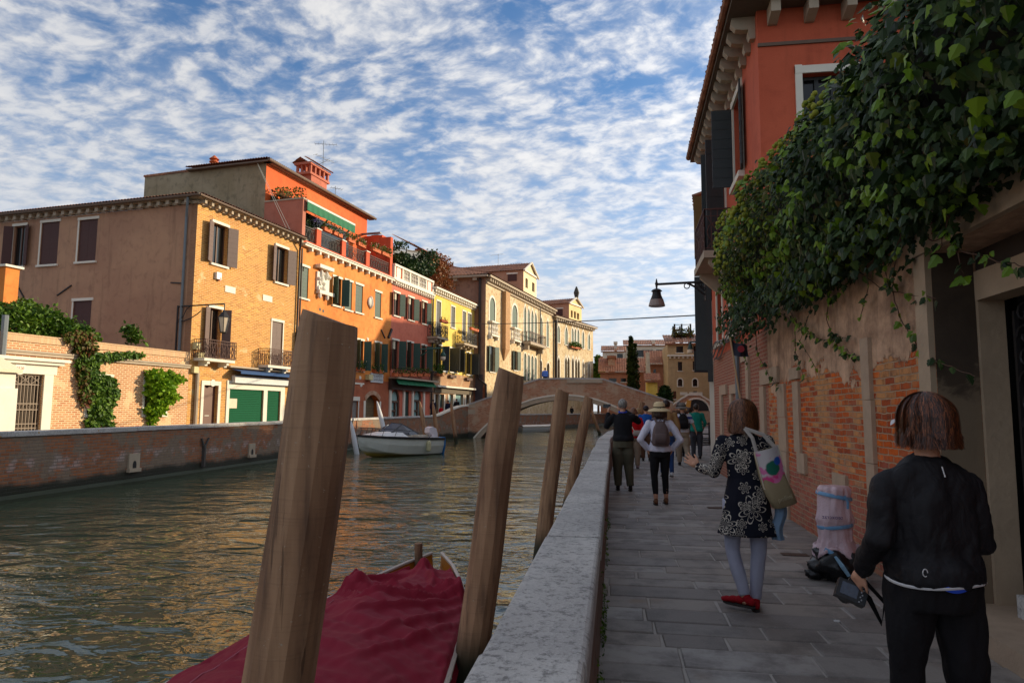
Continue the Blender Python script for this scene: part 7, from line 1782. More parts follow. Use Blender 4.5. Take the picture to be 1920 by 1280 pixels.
# ---------------------------------------------------------------- boats
def hull(m, secs, n=9, close=True):
    """secs: (x, half beam, keel z, chine z, gunwale z); x forward"""
    rings = []
    for x, hb, k, c, g in secs:
        pr = [(hb, g), (hb*.97, g-(g-c)*.5), (hb*.82, c), (hb*.4, (k+c)/2-.02), (0, k)]
        i = len(m.v); m.v += [V((x, y, z)) for y, z in pr]+[V((x, -y, z)) for y, z in pr[-2::-1]]; rings.append((i, 9))
    for (i, n_), (j, _) in zip(rings[:-1], rings[1:]):
        for k in range(n_-1): m.f.append((i+k, i+k+1, j+k+1, j+k))
    i, n_ = rings[0]; m.f.append(tuple(range(i, i+n_)))
def place(o, loc, rz, tilt=0): o.location = V(loc); o.rotation_euler = (tilt, 0, rz)
wt = -.95
# white motorboat
mbt = root('motorboat', 'white motorboat with tinted windscreen moored along the far quay', 'motorboat')
S = [(-2.5, 1.0, -.30, -.05, .80), (-1.2, 1.08, -.32, -.05, .84), (.3, 1.06, -.30, -.0, .90), (1.5, .86, -.22, .14, .96), (2.3, .50, -.02, .38, 1.02), (2.75, .20, .34, .66, 1.06), (2.95, .04, .8, .9, 1.08)]
m = MB(); hull(m, S); o = mk('hull', m, m_plain('white_gelcoat', srgb(206, 206, 196), .3, .05, 2, .03), mbt, smooth=False); 
def f_hull(nt, b):
    p = TC(nt, 'Object'); s = N(nt, 'SeparateXYZ', {0: p}); n = NOI(nt, p, 2, 5, .6)
    c = MIX(nt, SM(nt, MA(nt, 'ADD', s.outputs[2], MA(nt, 'MULTIPLY', s.outputs[0], -.10)), -.16, .06), srgb(168, 142, 60), srgb(200, 202, 192)); c = MIX(nt, MA(nt, 'MULTIPLY', SM(nt, n, .5, .7), .25), c, srgb(160, 152, 130))
    setb(nt, b, c, .35, n, .05, .01)
o.data.materials[0] = newmat('stained_hull_paint', f_hull)
def deckstrip(m, S, z0, z1, w0, w1):
    for a, b in zip(S[:-1], S[1:]):
        for s in (1, -1):
            m.hexa([V((a[0], s*(a[1]+w0), a[4]+z0)), V((b[0], s*(b[1]+w0), b[4]+z0)), V((b[0], s*(b[1]+w1), b[4]+z0)), V((a[0], s*(a[1]+w1), a[4]+z0)),
                    V((a[0], s*(a[1]+w0), a[4]+z1)), V((b[0], s*(b[1]+w0), b[4]+z1)), V((b[0], s*(b[1]+w1), b[4]+z1)), V((a[0], s*(a[1]+w1), a[4]+z1))])
m = MB(); deckstrip(m, S, -.10, .0, 0, .045); mk('rubbing_strake', m, m_plain('black_rubber', srgb(26, 26, 28), .6), mbt)
m = MB()
def dk(s, t):
    x = -2.5+5.4*s; hb = 0; g = 0
    for a, b in zip(S[:-1], S[1:]):
        if a[0] <= x <= b[0]: q = (x-a[0])/(b[0]-a[0]); hb = a[1]+(b[1]-a[1])*q; g = a[4]+(b[4]-a[4])*q
    y = (2*t-1)*hb; cab = .34*max(0, 1-abs(2*t-1)**3)*min(1, max(0, (x-.2)/.2))*min(1, max(0, (2.5-x)/1.6)); well = -.45 if -2.2 < x < .15 and abs(2*t-1) < .75 else 0
    return V((x, y, g+.03+cab+well))
m.grid(dk, 44, 20); mk('deck', m, m_plain('white_deck', srgb(214, 212, 210), .45, .05), mbt)
m = MB(); wsp = [(.0, .85, 1.02), (1.15, .62, 1.16), (1.45, .0, 1.26), (1.15, -.62, 1.16), (.0, -.85, 1.02)]; wst = [(-.75, .74, 1.06), (.35, .56, 1.62), (.6, 0, 1.68), (.35, -.56, 1.62), (-.75, -.74, 1.06)]
for k in range(4): m.quad(wsp[k], wsp[k+1], wst[k+1], wst[k])
ws = mk('windscreen', m, m_plain('tinted_screen', (.05, .05, .07, 1), .06, .1, 2, 0), mbt)
m = MB(); m.tube(wst, .025, 6); m.tube(wsp, .02, 6)
for k in (1, 3): m.tube([wsp[k], wst[k]], .022, 6)
mk('screen_frame', m, m_plain('dark_frame_metal', srgb(40, 38, 42), .5), ws)
m = MB()
for s in (1, -1):
    rl = [(-.1, .98*s, 1.22), (1.2, .86*s, 1.36), (2.2, .5*s, 1.42), (2.8, .1*s, 1.44)]; m.tube(rl, .018, 5)
    for x, y, z, in ((0.2, .98*s, 1.24), (1.0, .9*s, 1.33), (1.7, .7*s, 1.38), (2.3, .45*s, 1.42)): m.tube([(x, y, z), (x+.15, y*.98, z-.38)], .014, 5)
mk('bow_rail', m, MATS['dark_frame_metal'], mbt)
m = MB()
pr = [(-2.75, .35), (-2.75, 1.0), (-2.62, 1.32), (-2.35, 1.44), (-2.1, 1.36), (-2.05, 1.1), (-2.3, .95), (-2.4, .35)]
m.prism([(x, -.2, z) for x, z in pr], (0, .4, 0)); mo = mk('outboard_motor', m, m_plain('pale_motor_cowl', srgb(206, 200, 206), .35), mbt)
m = MB(); m.box(-2.68, -2.5, -.06, .06, -.7, .4); mk('motor_leg', m, MATS['dark_frame_metal'], mo)
m = MB(); m.box(-2.4, -1.9, -.6, -.1, .62, .95); m.box(-1.2, -.8, .15, .65, .55, 1.0); m.box(-1.2, -.8, -.65, -.15, .55, 1.0); m.box(-.84, -.76, -.65, -.15, .9, 1.25); mk('seat', m, m_plain('cream_vinyl', srgb(190, 184, 170), .5), mbt)
fe = root('boat_fender', 'cream cylindrical fender with dark rope hanging on the motorboat side', 'fender')
m = MB(); m.lathe((0, 0, -.68), [(.03, -.05), (.12, 0), (.13, .1), (.13, .42), (.1, .52), (.04, .56)], 12); mk('fender_body', m, m_plain('dirty_cream_rubber', srgb(190, 182, 140), .6, .25, 8), fe)
m = MB(); m.tube([(0, 0, -.14), (0, .02, .05), (0, .18, .16)], .018, 5); mk('rope', m, M_IRON, fe)
ct_ = root('blue_cloth', 'bright blue cloth hanging over the motorboat stern', 'cloth')
m = MB(); m.grid(lambda s, t: V((.04*math.sin(s*9)+.02, -.28+.56*s+.05*math.sin(t*5), .06-1.05*t)), 10, 12); mk('cloth_sheet', m, m_plain('blue_cloth_fabric', srgb(20, 104, 164), .8), ct_, smooth=True)
pb, ps = onz(690, 857, wt), onz(803, 850, wt); dirv = (pb-ps); dirv.z = 0; rz = math.atan2(dirv.y, dirv.x); mid = (pb+ps)/2
place(mbt, (mid.x, mid.y, wt+.12), rz)
Rm = Matrix.Rotation(rz, 3, 'Z'); q = Rm @ V((-1.1, 1.15, .85))+V((mid.x, mid.y, wt+.12)); place(fe, q, rz)
sgn = 1 if (Rm @ V((0, 1, 0))).dot(V((mid.x, mid.y, 0))) < 0 else -1
q = Rm @ V((-1.1, 1.16*sgn, .82))+V((mid.x, mid.y, wt+.12)); place(fe, q, rz if sgn > 0 else rz+math.pi)
q = Rm @ V((-2.56, .75*sgn, .80))+V((mid.x, mid.y, wt+.12)); place(ct_, q, rz)
# small boat under the bridge
sb_ = root('small_skiff', 'small white skiff with pale cover floating under the bridge arch', 'boat')
S2 = [(-2.1, .75, -.2, 0, .55), (-.5, .85, -.2, .0, .58), (1.0, .75, -.15, .05, .66), (1.8, .42, .0, .2, .76), (2.2, .04, .4, .5, .86)]
m = MB(); hull(m, S2); mk('hull', m, m_plain('grey_white_hull', srgb(176, 180, 178), .5, .15), sb_)
m = MB(); deckstrip(m, S2, -.05, .03, 0, .05); mk('gunwale', m, M_FRAMEW, sb_)
m = MB(); m.grid(lambda s, t: V((-2.05+3.9*s, (2*t-1)*(.78*(1-max(0, s-.6)*1.6)), .62+.16*(1-abs(2*t-1)**2)+.03*noise.noise(V((s*9, t*9, 1)))+.1*s)), 20, 10); mk('cover', m, m_plain('pale_tarpaulin', srgb(210, 208, 204), .8, .1, 4, .4), sb_)
p = onz(1008, 809, wt); place(sb_, (p.x, p.y, wt), rad(25))
# maroon covered boat in front
cb_ = root('covered_boat', 'wooden boat under a maroon tarpaulin beside the nearest mooring pile', 'boat')
def bm(y):   # half beam, local y forward; bow at +3.4
    pts = [(-3.9, .62), (-2.5, .9), (-1, 1.05), (.2, .93), (1.2, .80), (2.2, .56), (2.9, .30), (3.35, .06)]
    for a, b in zip(pts[:-1], pts[1:]):
        if a[0] <= y <= b[0]: return a[1]+(b[1]-a[1])*(y-a[0])/(b[0]-a[0])
    return pts[0][1] if y < pts[0][0] else .05
gz_ = lambda y: .42+.13*max(0, (y-1)/2.4)**2
S3 = [(y, bm(y), -.25+.5*max(0, (y-1.6)/1.8)**2, .05+.35*max(0, (y-1.6)/1.8)**2, gz_(y)) for y in (-3.9, -2.5, -1, .2, 1.2, 2.2, 2.9, 3.35)]
m = MB(); hull(m, S3); m.v = [V((-v.y, v.x, v.z)) for v in m.v]; M_VARN = m_plain('varnished_orange_wood', srgb(178, 108, 32), .3, .3, 5, .2)
mk('hull', m, M_VARN, cb_)
m = MB(); ys = [-3.9+7.25*k/30 for k in range(31)]
for s in (1, -1):
    m.tube([(s*(bm(y)+.01), y, gz_(y)+.012) for y in ys], .024, 6)
mk('gunwale', m, m_plain('pale_worn_gunwale', srgb(188, 176, 164), .5), cb_)
m = MB(); m.tube([(-.16, 3.02, .25), (-.17, 3.0, gz_(3)+.24)], .055, 8); mk('bow_post', m, M_PILE, cb_)
m = MB()
for y in (2.55, 1.0, -.6): m.box(-bm(y)+.02, bm(y)-.02, y-.1, y+.1, gz_(y)-.16, gz_(y)-.12)
mk('thwart', m, M_VARN, cb_)
FOLDS = [(.72, 1.6, -.6, .5, .07, .05), (.74, 1.5, -.3, -.2, .055, .045), (.8, 1.2, .0, -.9, .05, .05), (.7, 1.75, .05, 2.5, .06, .045), (-.7, 1.75, .1, 2.55, .06, .04), (-.65, 1.6, .3, 1.1, .05, .04), (-.72, 1.55, -.2, .7, .05, .035), (.0, 2.6, .3, 1.5, .045, .05), (.85, .6, .1, -1.4, .045, .05), (-.8, .9, -.1, -.6, .04, .04), (.66, 1.65, -.5, 1.35, .05, .035), (-.9, .1, .2, -1.6, .04, .05)]
def cov(s, t):
    y = -3.95+6.75*s; e = 2*t-1; hb = bm(y)
    fr = max(0, (y-1.9)/.9)                      # towards the bow the sheet narrows
    w = hb*(1.045-(.30*min(1, fr))*(1 if e < 0 else .25)*(1 if y > 1.6 else 0)) if y > 1.6 else hb*1.05
    x = e*w+(.0 if y < 1.6 else .0)
    a = abs(e); z = gz_(y)
    dome = .27*(1-a**2.4)*(1 if y < .4 else max(.0, 1-(y-.4)/2.4))
    sag = -.05*math.sin(min(1, a)*math.pi)*(1 if y > 0 else .3)
    f1 = .016*math.sin(6*y+4*x+3*noise.noise(V((x*2, y*2, 0))))*(1-a*.7)
    f2 = .05*noise.noise(V((x*1.3+y*.8, y*1.2, 4)))-.055*abs(noise.noise(V((x*1.6+y*4.2, y*1.5-x*.8, 8))))-.03*abs(noise.noise(V((x*9-y*2.5, y*1.6+x, 2))))+.008*noise.noise(V((x*11+y*5, y*7, 2)))
    fl = 0
    for (xa, ya, xb, yb, am, wd) in FOLDS:
        dx, dy = xb-xa, yb-ya; L2 = dx*dx+dy*dy; q = max(0, min(1, ((x-xa)*dx+(y-ya)*dy)/L2)); bow_ = .10*math.sin(math.pi*q)
        dd_ = math.hypot(x-(xa+dx*q)+bow_*dy/math.sqrt(L2), y-(ya+dy*q)-bow_*dx/math.sqrt(L2)); fl += 1.35*am*math.exp(-(dd_/(wd*.72))**2)*math.sin(math.pi*min(1, q*1.1+.08))**.6 if 0 < q < 1 else am*.3*math.exp(-(dd_/wd)**2)
    z += .03+dome+sag+(f1+f2+fl)*(1 if a < .9 else .3)
    if a > .93: z -= (a-.93)*1.9; 
    for (bx, by, r_, h_) in ((-bm(1.75)*.88, 1.75, .24, .22), (bm(1.65)*.90, 1.65, .22, .20), (0, 2.65, .16, .14)):
        d2 = ((x-bx)**2+(y-by)**2)/(r_*r_)
        if d2 < 4: z += h_*math.exp(-d2*1.6)*(1+.5*noise.noise(V((x*9, y*9, 3))))
    return V((x, y, z))
m = MB(); m.grid(cov, 170, 80); cvr = mk('tarpaulin', m, m_plain('maroon_canvas', srgb(128, 15, 40), .75, .15, 3, .2, spec=.25), cb_, smooth=True)
m = MB()
for y in (1.35, .75, .1, -.6, -1.3):
    for s in (1, -1): m.ball(V((s*bm(y)*1.02, y, gz_(y)+.01)), .02, .02, .02, 6, 4)
mk('eyelets', m, M_FRAMEW, cvr)
m = MB(); m.tube([cov(k/40, .2)+V((0, 0, .004)) for k in range(3, 30)], .006, 4); m.tube([cov(.28, t/30)+V((0, 0, .006)) for t in range(2, 29)], .004, 4); mk('seam', m, m_plain('pale_seam_thread', srgb(170, 90, 104), .8), cvr)
m = MB(); m.tube([(bm(1)+.0, 1.0, .44), (1.25, 1.1, .3), (1.4, 1.2, .5)], .012, 5); mk('mooring_rope', m, M_FRAMEW, cb_)
place(cb_, (-2.33, 6.0, wt+.02), rad(1.5))
# ---------------------------------------------------------------- people
def mkr(name, mb, mat, parent=None, vox=.012, sm=3, fold=None, seed=0, org=None):
    me = bpy.data.meshes.new('tmp'); me.from_pydata(mb.v, [], mb.f)
    o = bpy.data.objects.new('tmp', me); COL.objects.link(o)
    r = o.modifiers.new('r', 'REMESH'); r.mode = 'VOXEL'; r.voxel_size = vox
    if sm: s = o.modifiers.new('s', 'SMOOTH'); s.iterations = sm; s.factor = .6
    bpy.context.view_layer.update()
    dg = bpy.context.evaluated_depsgraph_get(); nm = bpy.data.meshes.new_from_object(o.evaluated_get(dg)); nm.name = name
    bpy.data.objects.remove(o); bpy.data.meshes.remove(me)
    if fold:
        ns = [v.normal.copy() for v in nm.vertices]
        for v, n in zip(nm.vertices, ns):
            c = v.co; a = fold[0]; f = fold[1]
            k = noise.noise(V((c.x*f*1.6, c.y*f*1.6, c.z*f*fold[2]+seed)))+.5*abs(noise.noise(V((c.x*f*3, c.y*f*3, c.z*f*2*fold[2]-c.x*f+seed))))
            v.co = c+n*(a*k)
    nm.polygons.foreach_set('use_smooth', [True]*len(nm.polygons))
    nm.materials.clear(); nm.materials.append(mat); nm.update()
    o = bpy.data.objects.new(name, nm); COL.objects.link(o); ORG[o.name] = V((0, 0, 0))
    if parent is not None: o.parent = parent
    return o
def capsule(m, pts, rs, n=10):
    m.tube(pts, rs, n)
    for p, r in zip(pts, rs): m.ball(p, *( (r*.98,)*3 if not isinstance(r, (tuple, list)) else (max(r)*.9, max(r)*.9, min(r)*.9)), n=10, m=7)
def loft(m, secs, n=20, pw=.9):
    prev = None
    for (z, rx, ry, x, y) in secs:
        i = m.ring(V((x, y, z)), V((1, 0, 0)), V((0, 1, 0)), rx, ry, n, pw)
        if prev is not None: m.bridge(prev, i, n)
        else: m.cap(i, n, True)
        prev = i
    m.cap(prev, n)
def hand(m, w, d, pn, s=1.0, curl=.35, spread=.16, side=1):
    """palm and five fingers; d direction of the hand, pn palm normal, side=+1 thumb towards d x pn"""
    d, pn = V(d).normalized(), V(pn).normalized(); pn = (pn-d*pn.dot(d)).normalized(); t = d.cross(pn)*side
    for k in range(4):
        m.tube([V(w), V(w)+d*.05*s+t*(.027-.018*k)*s*.8, V(w)+d*.09*s+t*(.030-.020*k)*s], [.017*s, .016*s, .012*s], 8)
    m.ball(V(w)+d*.045*s, .03*s, .03*s, .03*s, 8, 6)
    L = [.072, .080, .074, .058]
    for k in range(4):
        p = V(w)+d*.088*s+t*(.031-.021*k)*s; q = d+t*(spread*(1.5-k)/1.5); q.normalize(); c = curl*(1+.12*k); path = [p]
        for j in range(3):
            q = (q*math.cos(c*(.6+.35*j))+pn*math.sin(c*(.6+.35*j))).normalized(); path.append(path[-1]+q*L[k]*s*(.42, .32, .26)[j])
        m.tube(path, [.0092*s, .0088*s, .0082*s, .0068*s], 7); m.ball(path[-1], .0068*s, .0068*s, .0068*s, 6, 5)
    p = V(w)+d*.028*s+t*.024*s; q = (d*.75+t*.75+pn*.25).normalized()
    path = [p, p+q*.032*s, p+q*.032*s+(q+d*.6).normalized()*.028*s, p+q*.032*s+(q+d*.6).normalized()*.028*s+(q*.5+d+pn*.3).normalized()*.022*s]
    m.tube(path, [.014*s, .0115*s, .010*s, .008*s], 7); m.ball(path[-1], .008*s, .008*s, .008*s, 6, 5)
M_SKIN = m_plain('skin', srgb(196, 144, 116), .55, .06, 8, .08); M_SKIND = m_plain('tanned_skin', srgb(160, 108, 82), .55, .06, 8, .08)
def hairmat(name, c1, c2):
    def f(nt, b):
        p = TC(nt, 'Object'); n = NOI(nt, VM(nt, p, (60, 60, 3)), 1, 4, .6); k = NOI(nt, p, 6, 3)
        setb(nt, b, MIX(nt, MA(nt, 'MULTIPLY', n, MA(nt, 'ADD', k, .35)), c1, c2), .42, n, .5, .006)
    return newmat(name, f)
H_DARK = hairmat('dark_hair', srgb(24, 16, 12), srgb(66, 40, 26)); H_AUB = hairmat('auburn_hair', srgb(30, 16, 10), srgb(140, 72, 36)); H_BRN = hairmat('brown_hair', srgb(54, 32, 22), srgb(150, 98, 68)); H_GREY = hairmat('grey_hair', srgb(90, 84, 80), srgb(160, 156, 150))
def cloth(name, col, rough=.85, var=.14, bump=.35): return m_plain('cloth_'+name, col, rough, var, 9, bump, spec=.25)
JD = dict(ank=(.10, 0, .09), kne=(.10, .02, .48), hip=(.09, 0, .90), sho=(.18, 0, 1.39), elb=(.25, -.03, 1.12), wri=(.27, .06, .88), neck=(0, -.01, 1.44), head=(0, .015, 1.585))
def person(label, loc, rz, H=1.70, fat=1.0, J=None, skin=None, hair=None, hlen=.0, top=None, topmat=None, hem=.90, slv=1.0, trou=None, twid=1.0, them=.09, shoe=None, vox=.014, coll=False, hat=None, sleeve_r=1.0,
           flare=0, headrot=0, handd=None, gender='f', neckline=1.455, face=False, z=0.0, grp=None, hatmat=None, fold=.008, hbig=1.0):
    j = {}
    for s, sg in (('L', -1), ('R', 1)):
        for k in ('ank', 'kne', 'hip', 'sho', 'elb', 'wri'): q = JD[k]; j[k+s] = V((sg*q[0], q[1], q[2]))
    j['neck'] = V(JD['neck']); j['head'] = V(JD['head'])
    for k, v in (J or {}).items(): j[k] = V(v)
    skin = skin or M_SKIN; w = fat; sw = .5+.5*w
    hc = j['head']; Rh = Matrix.Rotation(headrot, 3, 'Z')
    b = MB()
    b.ball(hc+V((0, -.008, .025)), .077, .096, .095, 16, 12); f_ = Rh @ V((0, 1, 0)); r_ = Rh @ V((1, 0, 0))
    b.ball(hc+f_*.018+V((0, 0, -.035)), .062, .070, .078, 14, 10); b.ball(hc+f_*.045+V((0, 0, -.088)), .036, .030, .026, 10, 8)
    b.tube([hc+f_*.088+V((0, 0, .012)), hc+f_*.112+V((0, 0, -.026)), hc+f_*.09+V((0, 0, -.034))], [.009, .014, .010], 7)
    b.ball(hc+f_*.088+V((0, 0, -.060)), .022, .010, .008, 8, 6)
    for s in (-1, 1): b.ball(hc+r_*(s*.080)+V((0, 0, -.008)), .011, .020, .030, 8, 6); b.ball(hc+f_*.082+r_*(s*.032)+V((0, 0, .022)), .020, .010, .007, 8, 6)
    capsule(b, [j['neck']+V((0, 0, -.06)), j['neck']+V((0, 0, .03)), hc+V((0, -.012, -.06))], [.058, .052, .050])
    loft(b, [(.84, .13*w, .10*w, 0, -.01), (.93, .155*w, .11*w, 0, -.01), (1.07, .125*w, .092*w, 0, 0), (1.25, .145*sw, .10*sw, 0, 0), (1.37, .155, .085, 0, 0), (1.43, .08, .06, 0, 0)])
    for s in 'LR':
        capsule(b, [j['hip'+s], (j['hip'+s]+j['kne'+s])/2, j['kne'+s], (j['kne'+s]*.6+j['ank'+s]*.4), j['ank'+s]], [.082*sw, .068*sw, .050, .050, .036])
        capsule(b, [j['sho'+s]+V((0, 0, -.01)), (j['sho'+s]+j['elb'+s])/2, j['elb'+s], (j['elb'+s]*.6+j['wri'+s]*.4), j['wri'+s]], [.050, .042, .036, .036, .025])
        an = j['ank'+s]; b.ball(an+V((0, .05, -.05)), .038, .10, .032, 10, 7)
        hd = (handd or {}).get(s, (j['wri'+s]-j['elb'+s], (-1 if s == 'R' else 1, 0, 0), .45, 1))
        hand(b, j['wri'+s], hd[0], hd[1], 1.0*(1.05 if gender == 'm' else .97), hd[2], .2, hd[3] if len(hd) > 3 else 1)
    o = mkr('person', b, skin, None, vox if vox > .007 else vox, 1 if vox < .008 else 2)
    tag(o, label, 'person', grp)
    if face:
        m = MB()
        for s in (-1, 1): m.ball(hc+f_*.087+r_*(s*.032)+V((0, 0, .010)), .011, .007, .006, 8, 6)
        e = mk('eyes', m, m_plain('eye_dark', srgb(30, 24, 22), .3), o)
        m = MB(); m.ball(hc+f_*.099+V((0, 0, -.062)), .019, .004, .004, 8, 5); mk('mouth', m, m_plain('lips', srgb(150, 80, 70), .6), o)
    # trousers
    if trou:
        m = MB(); t = twid
        loft(m, [(.80, .15*w, .115*w, 0, -.012), (.90, .172*w, .128*w, 0, -.015), (.98, .158*w, .118*w, 0, -.01), (1.05, .140*w, .104*w, 0, 0)])
        for s in 'LR':
            k, h_, a = j['kne'+s], j['hip'+s], j['ank'+s]; e = a+(k-a)*max(0, (them-.09)/.39)
            m.tube([h_+V((0, 0, .02)), h_*.75+k*.25, (h_+k)/2, k, (k+e)/2, e], [.098*sw*w**.3, .092*sw*w**.3, .080*sw*t, .062*t*sw, .056*t, .046*t], 14)
            m.ball(k, .061*t*sw, .061*t*sw, .06, 10, 7)
        tr = mkr('trousers', m, trou, o, max(vox, .010), 2, (fold, 9, .5), seed=len(label))
    # shoes
    if shoe:
        for s in 'LR':
            a = j['ank'+s]; fd = V(J.get('foot'+s, (0, 1, 0))) if J else V((0, 1, 0)); fd.normalize(); sd = fd.cross(V((0, 0, 1))).normalized(); m = MB()
            for q, rx, rz in ((-.055, .034, .036), (-.015, .040, .052), (.04, .040, .036), (.10, .044, .030), (.155, .038, .024), (.19, .022, .018)):
                c = a+fd*q+V((0, 0, -.078+rz)); 
                m.ball(c, .034 if False else rx, max(rx, .045), rz, 10, 7)
            sh = mkr('shoe', m, shoe, o, .009, 2)
            m = MB(); m.prism([a+fd*q+sd*w_+V((0, 0, -.092)) for q, w_ in ((-.09, .0), (-.07, .028), (0, .034), (.08, .042), (.15, .034), (.195, 0), (.15, -.034), (.08, -.042), (0, -.034), (-.07, -.028))], V((0, 0, .018))); mk('sole', m, cloth('sole', srgb(60, 56, 54)), sh)
    # top garment
    if topmat:
        m = MB(); fl_ = flare
        if top == 'dress':
            loft(m, [(hem, .215*w+fl_, .165*w+fl_*.6, 0, -.01), (hem+.12, .205*w, .155*w, 0, -.01), (.90, .185*w, .14*w, 0, -.012), (1.08, .150*w, .115*w, 0, 0), (1.25, .165*sw, .122*sw, 0, 0), (1.36, .185, .105, 0, 0), (1.43, .12, .075, 0, -.005), (neckline, .062, .056, 0, -.005)])
        else:
            loft(m, [(hem, .168*w+fl_, .135*w+fl_, 0, -.012), (hem+.06, .172*w+fl_, .138*w+fl_, 0, -.012), (1.04, .156*w+fl_*.6, .122*w+fl_*.6, 0, 0), (1.16, .160*w, .124*w, 0, 0), (1.27, .172*sw, .125*sw, 0, 0), (1.36, .188*sw**.5, .105*sw, 0, 0), (1.405, .150, .090, 0, -.004), (1.435, .105, .074, 0, -.008), (neckline, .066, .060, 0, -.008)])
        for s in 'LR':
            S_, E_, W_ = j['sho'+s], j['elb'+s], j['wri'+s]; k = sleeve_r
            e = E_+(W_-E_)*max(0, (slv-.5)*2) if slv > .5 else S_+(E_-S_)*slv*2
            pts = [S_+V((0, 0, -.015)), (S_+E_)/2, E_, (E_*.55+e*.45), e] if slv > .5 else [S_+V((0, 0, -.015)), (S_+e)/2, e]
            rs_ = [.066*sw, .059*k*sw, .052*k*sw, .048*k, .040*k] if slv > .5 else [.066*sw, .062*k, .060*k]
            m.tube(pts, rs_, 12); m.ball(S_+V((0, 0, -.012)), .070*sw, .066*sw, .064*sw, 12, 8)
            if slv > .5: m.ball(E_, .052*k*sw, .052*k*sw, .052*k*sw, 10, 7)
        tg = mkr('dress' if top == 'dress' else (top or 'jacket'), m, topmat, o, max(vox, .010), 2, (fold*1.2, 7, .8), seed=len(label)*3)
    # hair
    if hair:
        m = MB(); hb = hbig
        m.ball(hc-f_*(.040 if face else .012)+V((0, 0, .045 if face else .038)), .088*hb, .103*hb, .098*hb, 18, 12)
        if hlen > 0:
            for k in range(15):
                an = math.pi*(.05+.9*k/14); dx = -math.cos(an); dy = -math.sin(an)
                c = r_*(dx*.075*hb)+f_*(dy*.085*hb+.0); e = r_*(dx*.098*hb)+f_*(dy*.10*hb)
                m.tube([hc+c*.9+V((0, 0, .05)), hc+e+V((0, 0, -.02)), hc+e*1.05+V((0, 0, -hlen*.6)), hc+e*(.98+.1*noise.noise(V((k, 1, hlen*9))))+V((0, 0, -hlen))], [.035, .038*hb, .034*hb, .018], 8)
        hr = mkr('hair', m, hair, o, max(vox*.8, .009), 1, (.010, 22, .18), seed=3)
    if hat == 'cap':
        m = MB(); m.ball(hc-f_*.004+V((0, 0, .050)), .090, .108, .084, 18, 10); m.v = [v if v.z > hc.z+.028 else V((v.x, v.y, hc.z+.028)) for v in m.v]; ch = mkr('cap', m, hatmat, o, .01, 1)
        m = MB(); m.grid(lambda s, t: hc+f_*(.085+.085*t*math.sin(math.pi*(.15+.7*s)))+r_*(.075*(2*s-1))+V((0, 0, .034-.02*t)), 10, 4); mk('peak', m, hatmat, ch)
    if hat == 'sun':
        m = MB(); c = hc+V((0, -.005, .035)); pr = [(.205, -.035), (.19, -.012), (.15, .005), (.105, .022), (.102, .05), (.098, .085), (.085, .118), (.05, .135), (.01, .138)]
        m.lathe(c, [(.203, -.038)]+pr, 28); ht = mk('sun_hat', m, hatmat, o, smooth=True)
        m = MB(); m.lathe(c+V((0, 0, .028)), [(.1065, 0), (.105, .018)], 24); mk('hat_band', m, cloth('black', srgb(26, 24, 26)), ht)
    s_ = H/1.70
    o.location = V((loc[0], loc[1], z)); o.rotation_euler = (0, 0, rz); o.scale = (s_, s_, s_)
    return o
def on_person(o, p):     # local point -> world
    return Matrix.Translation(o.location) @ Matrix.Rotation(o.rotation_euler[2], 4, 'Z') @ Matrix.Scale(o.scale[0], 4) @ V(p)
def thing_on(o, name, label, cat):
    r = root(name, label, cat); r.location = o.location; r.rotation_euler = o.rotation_euler; r.scale = o.scale; return r
C = lambda r, g, b: srgb(r, g, b)
BLK = cloth('black', C(26, 24, 26)); BEI = cloth('beige', C(150, 132, 112)); NAV = cloth('navy', C(26, 30, 52))
# --- woman in black, nearest
X1 = onz(1745, 1640, 0)
def at(px, py): p = onz(px, py, 0); return (p.x, p.y)
def ht(px, py, P): r = ray(px, py); return ZC+r.z*(P[1]/r.y)
q1 = (ray(1734, 800).x*2.98, ray(1734, 800).y*2.98)
def f_nyl(nt, b):
    b.inputs['Specular IOR Level'].default_value = .3
    p = TC(nt, 'Object'); a = NOI(nt, VM(nt, p, (1, 1, .55)), 9, 3, .5, 1.2); r = MA(nt, 'ABSOLUTE', MA(nt, 'SUBTRACT', a, .5)); k = NOI(nt, p, 26, 4, .6, .8)
    setb(nt, b, MIX(nt, k, C(18, 17, 20), C(29, 27, 31)), .68, MA(nt, 'ADD', MA(nt, 'MULTIPLY', r, 2.2), MA(nt, 'MULTIPLY', k, .3)), .38, .02)
P1 = person('woman in black jacket and trousers with auburn hair standing nearest at the right', q1, rad(22), 1.625, 1.07,
    dict(shoL=(-.163, 0, 1.338), shoR=(.163, 0, 1.338), elbL=(-.240, -.05, 1.09), wriL=(-.255, .14, .92), elbR=(.205, .0, 1.08), wriR=(.15, .19, .98), kneL=(-.12, .03, .48), ankL=(-.13, .0, .09), kneR=(.12, .0, .48), ankR=(.15, -.04, .09)),
    hair=H_DARK, hlen=.075, topmat=newmat('creased_black_nylon', f_nyl), hem=.92, trou=BLK, twid=1.12, shoe=BLK, vox=.0085, sleeve_r=1.12, flare=.014, fold=.02, hbig=.96, headrot=rad(14),
    handd={'L': ((-.1, .5, -.85), (.9, .3, 0), .9, 1)})
hc = V(JD['head'])
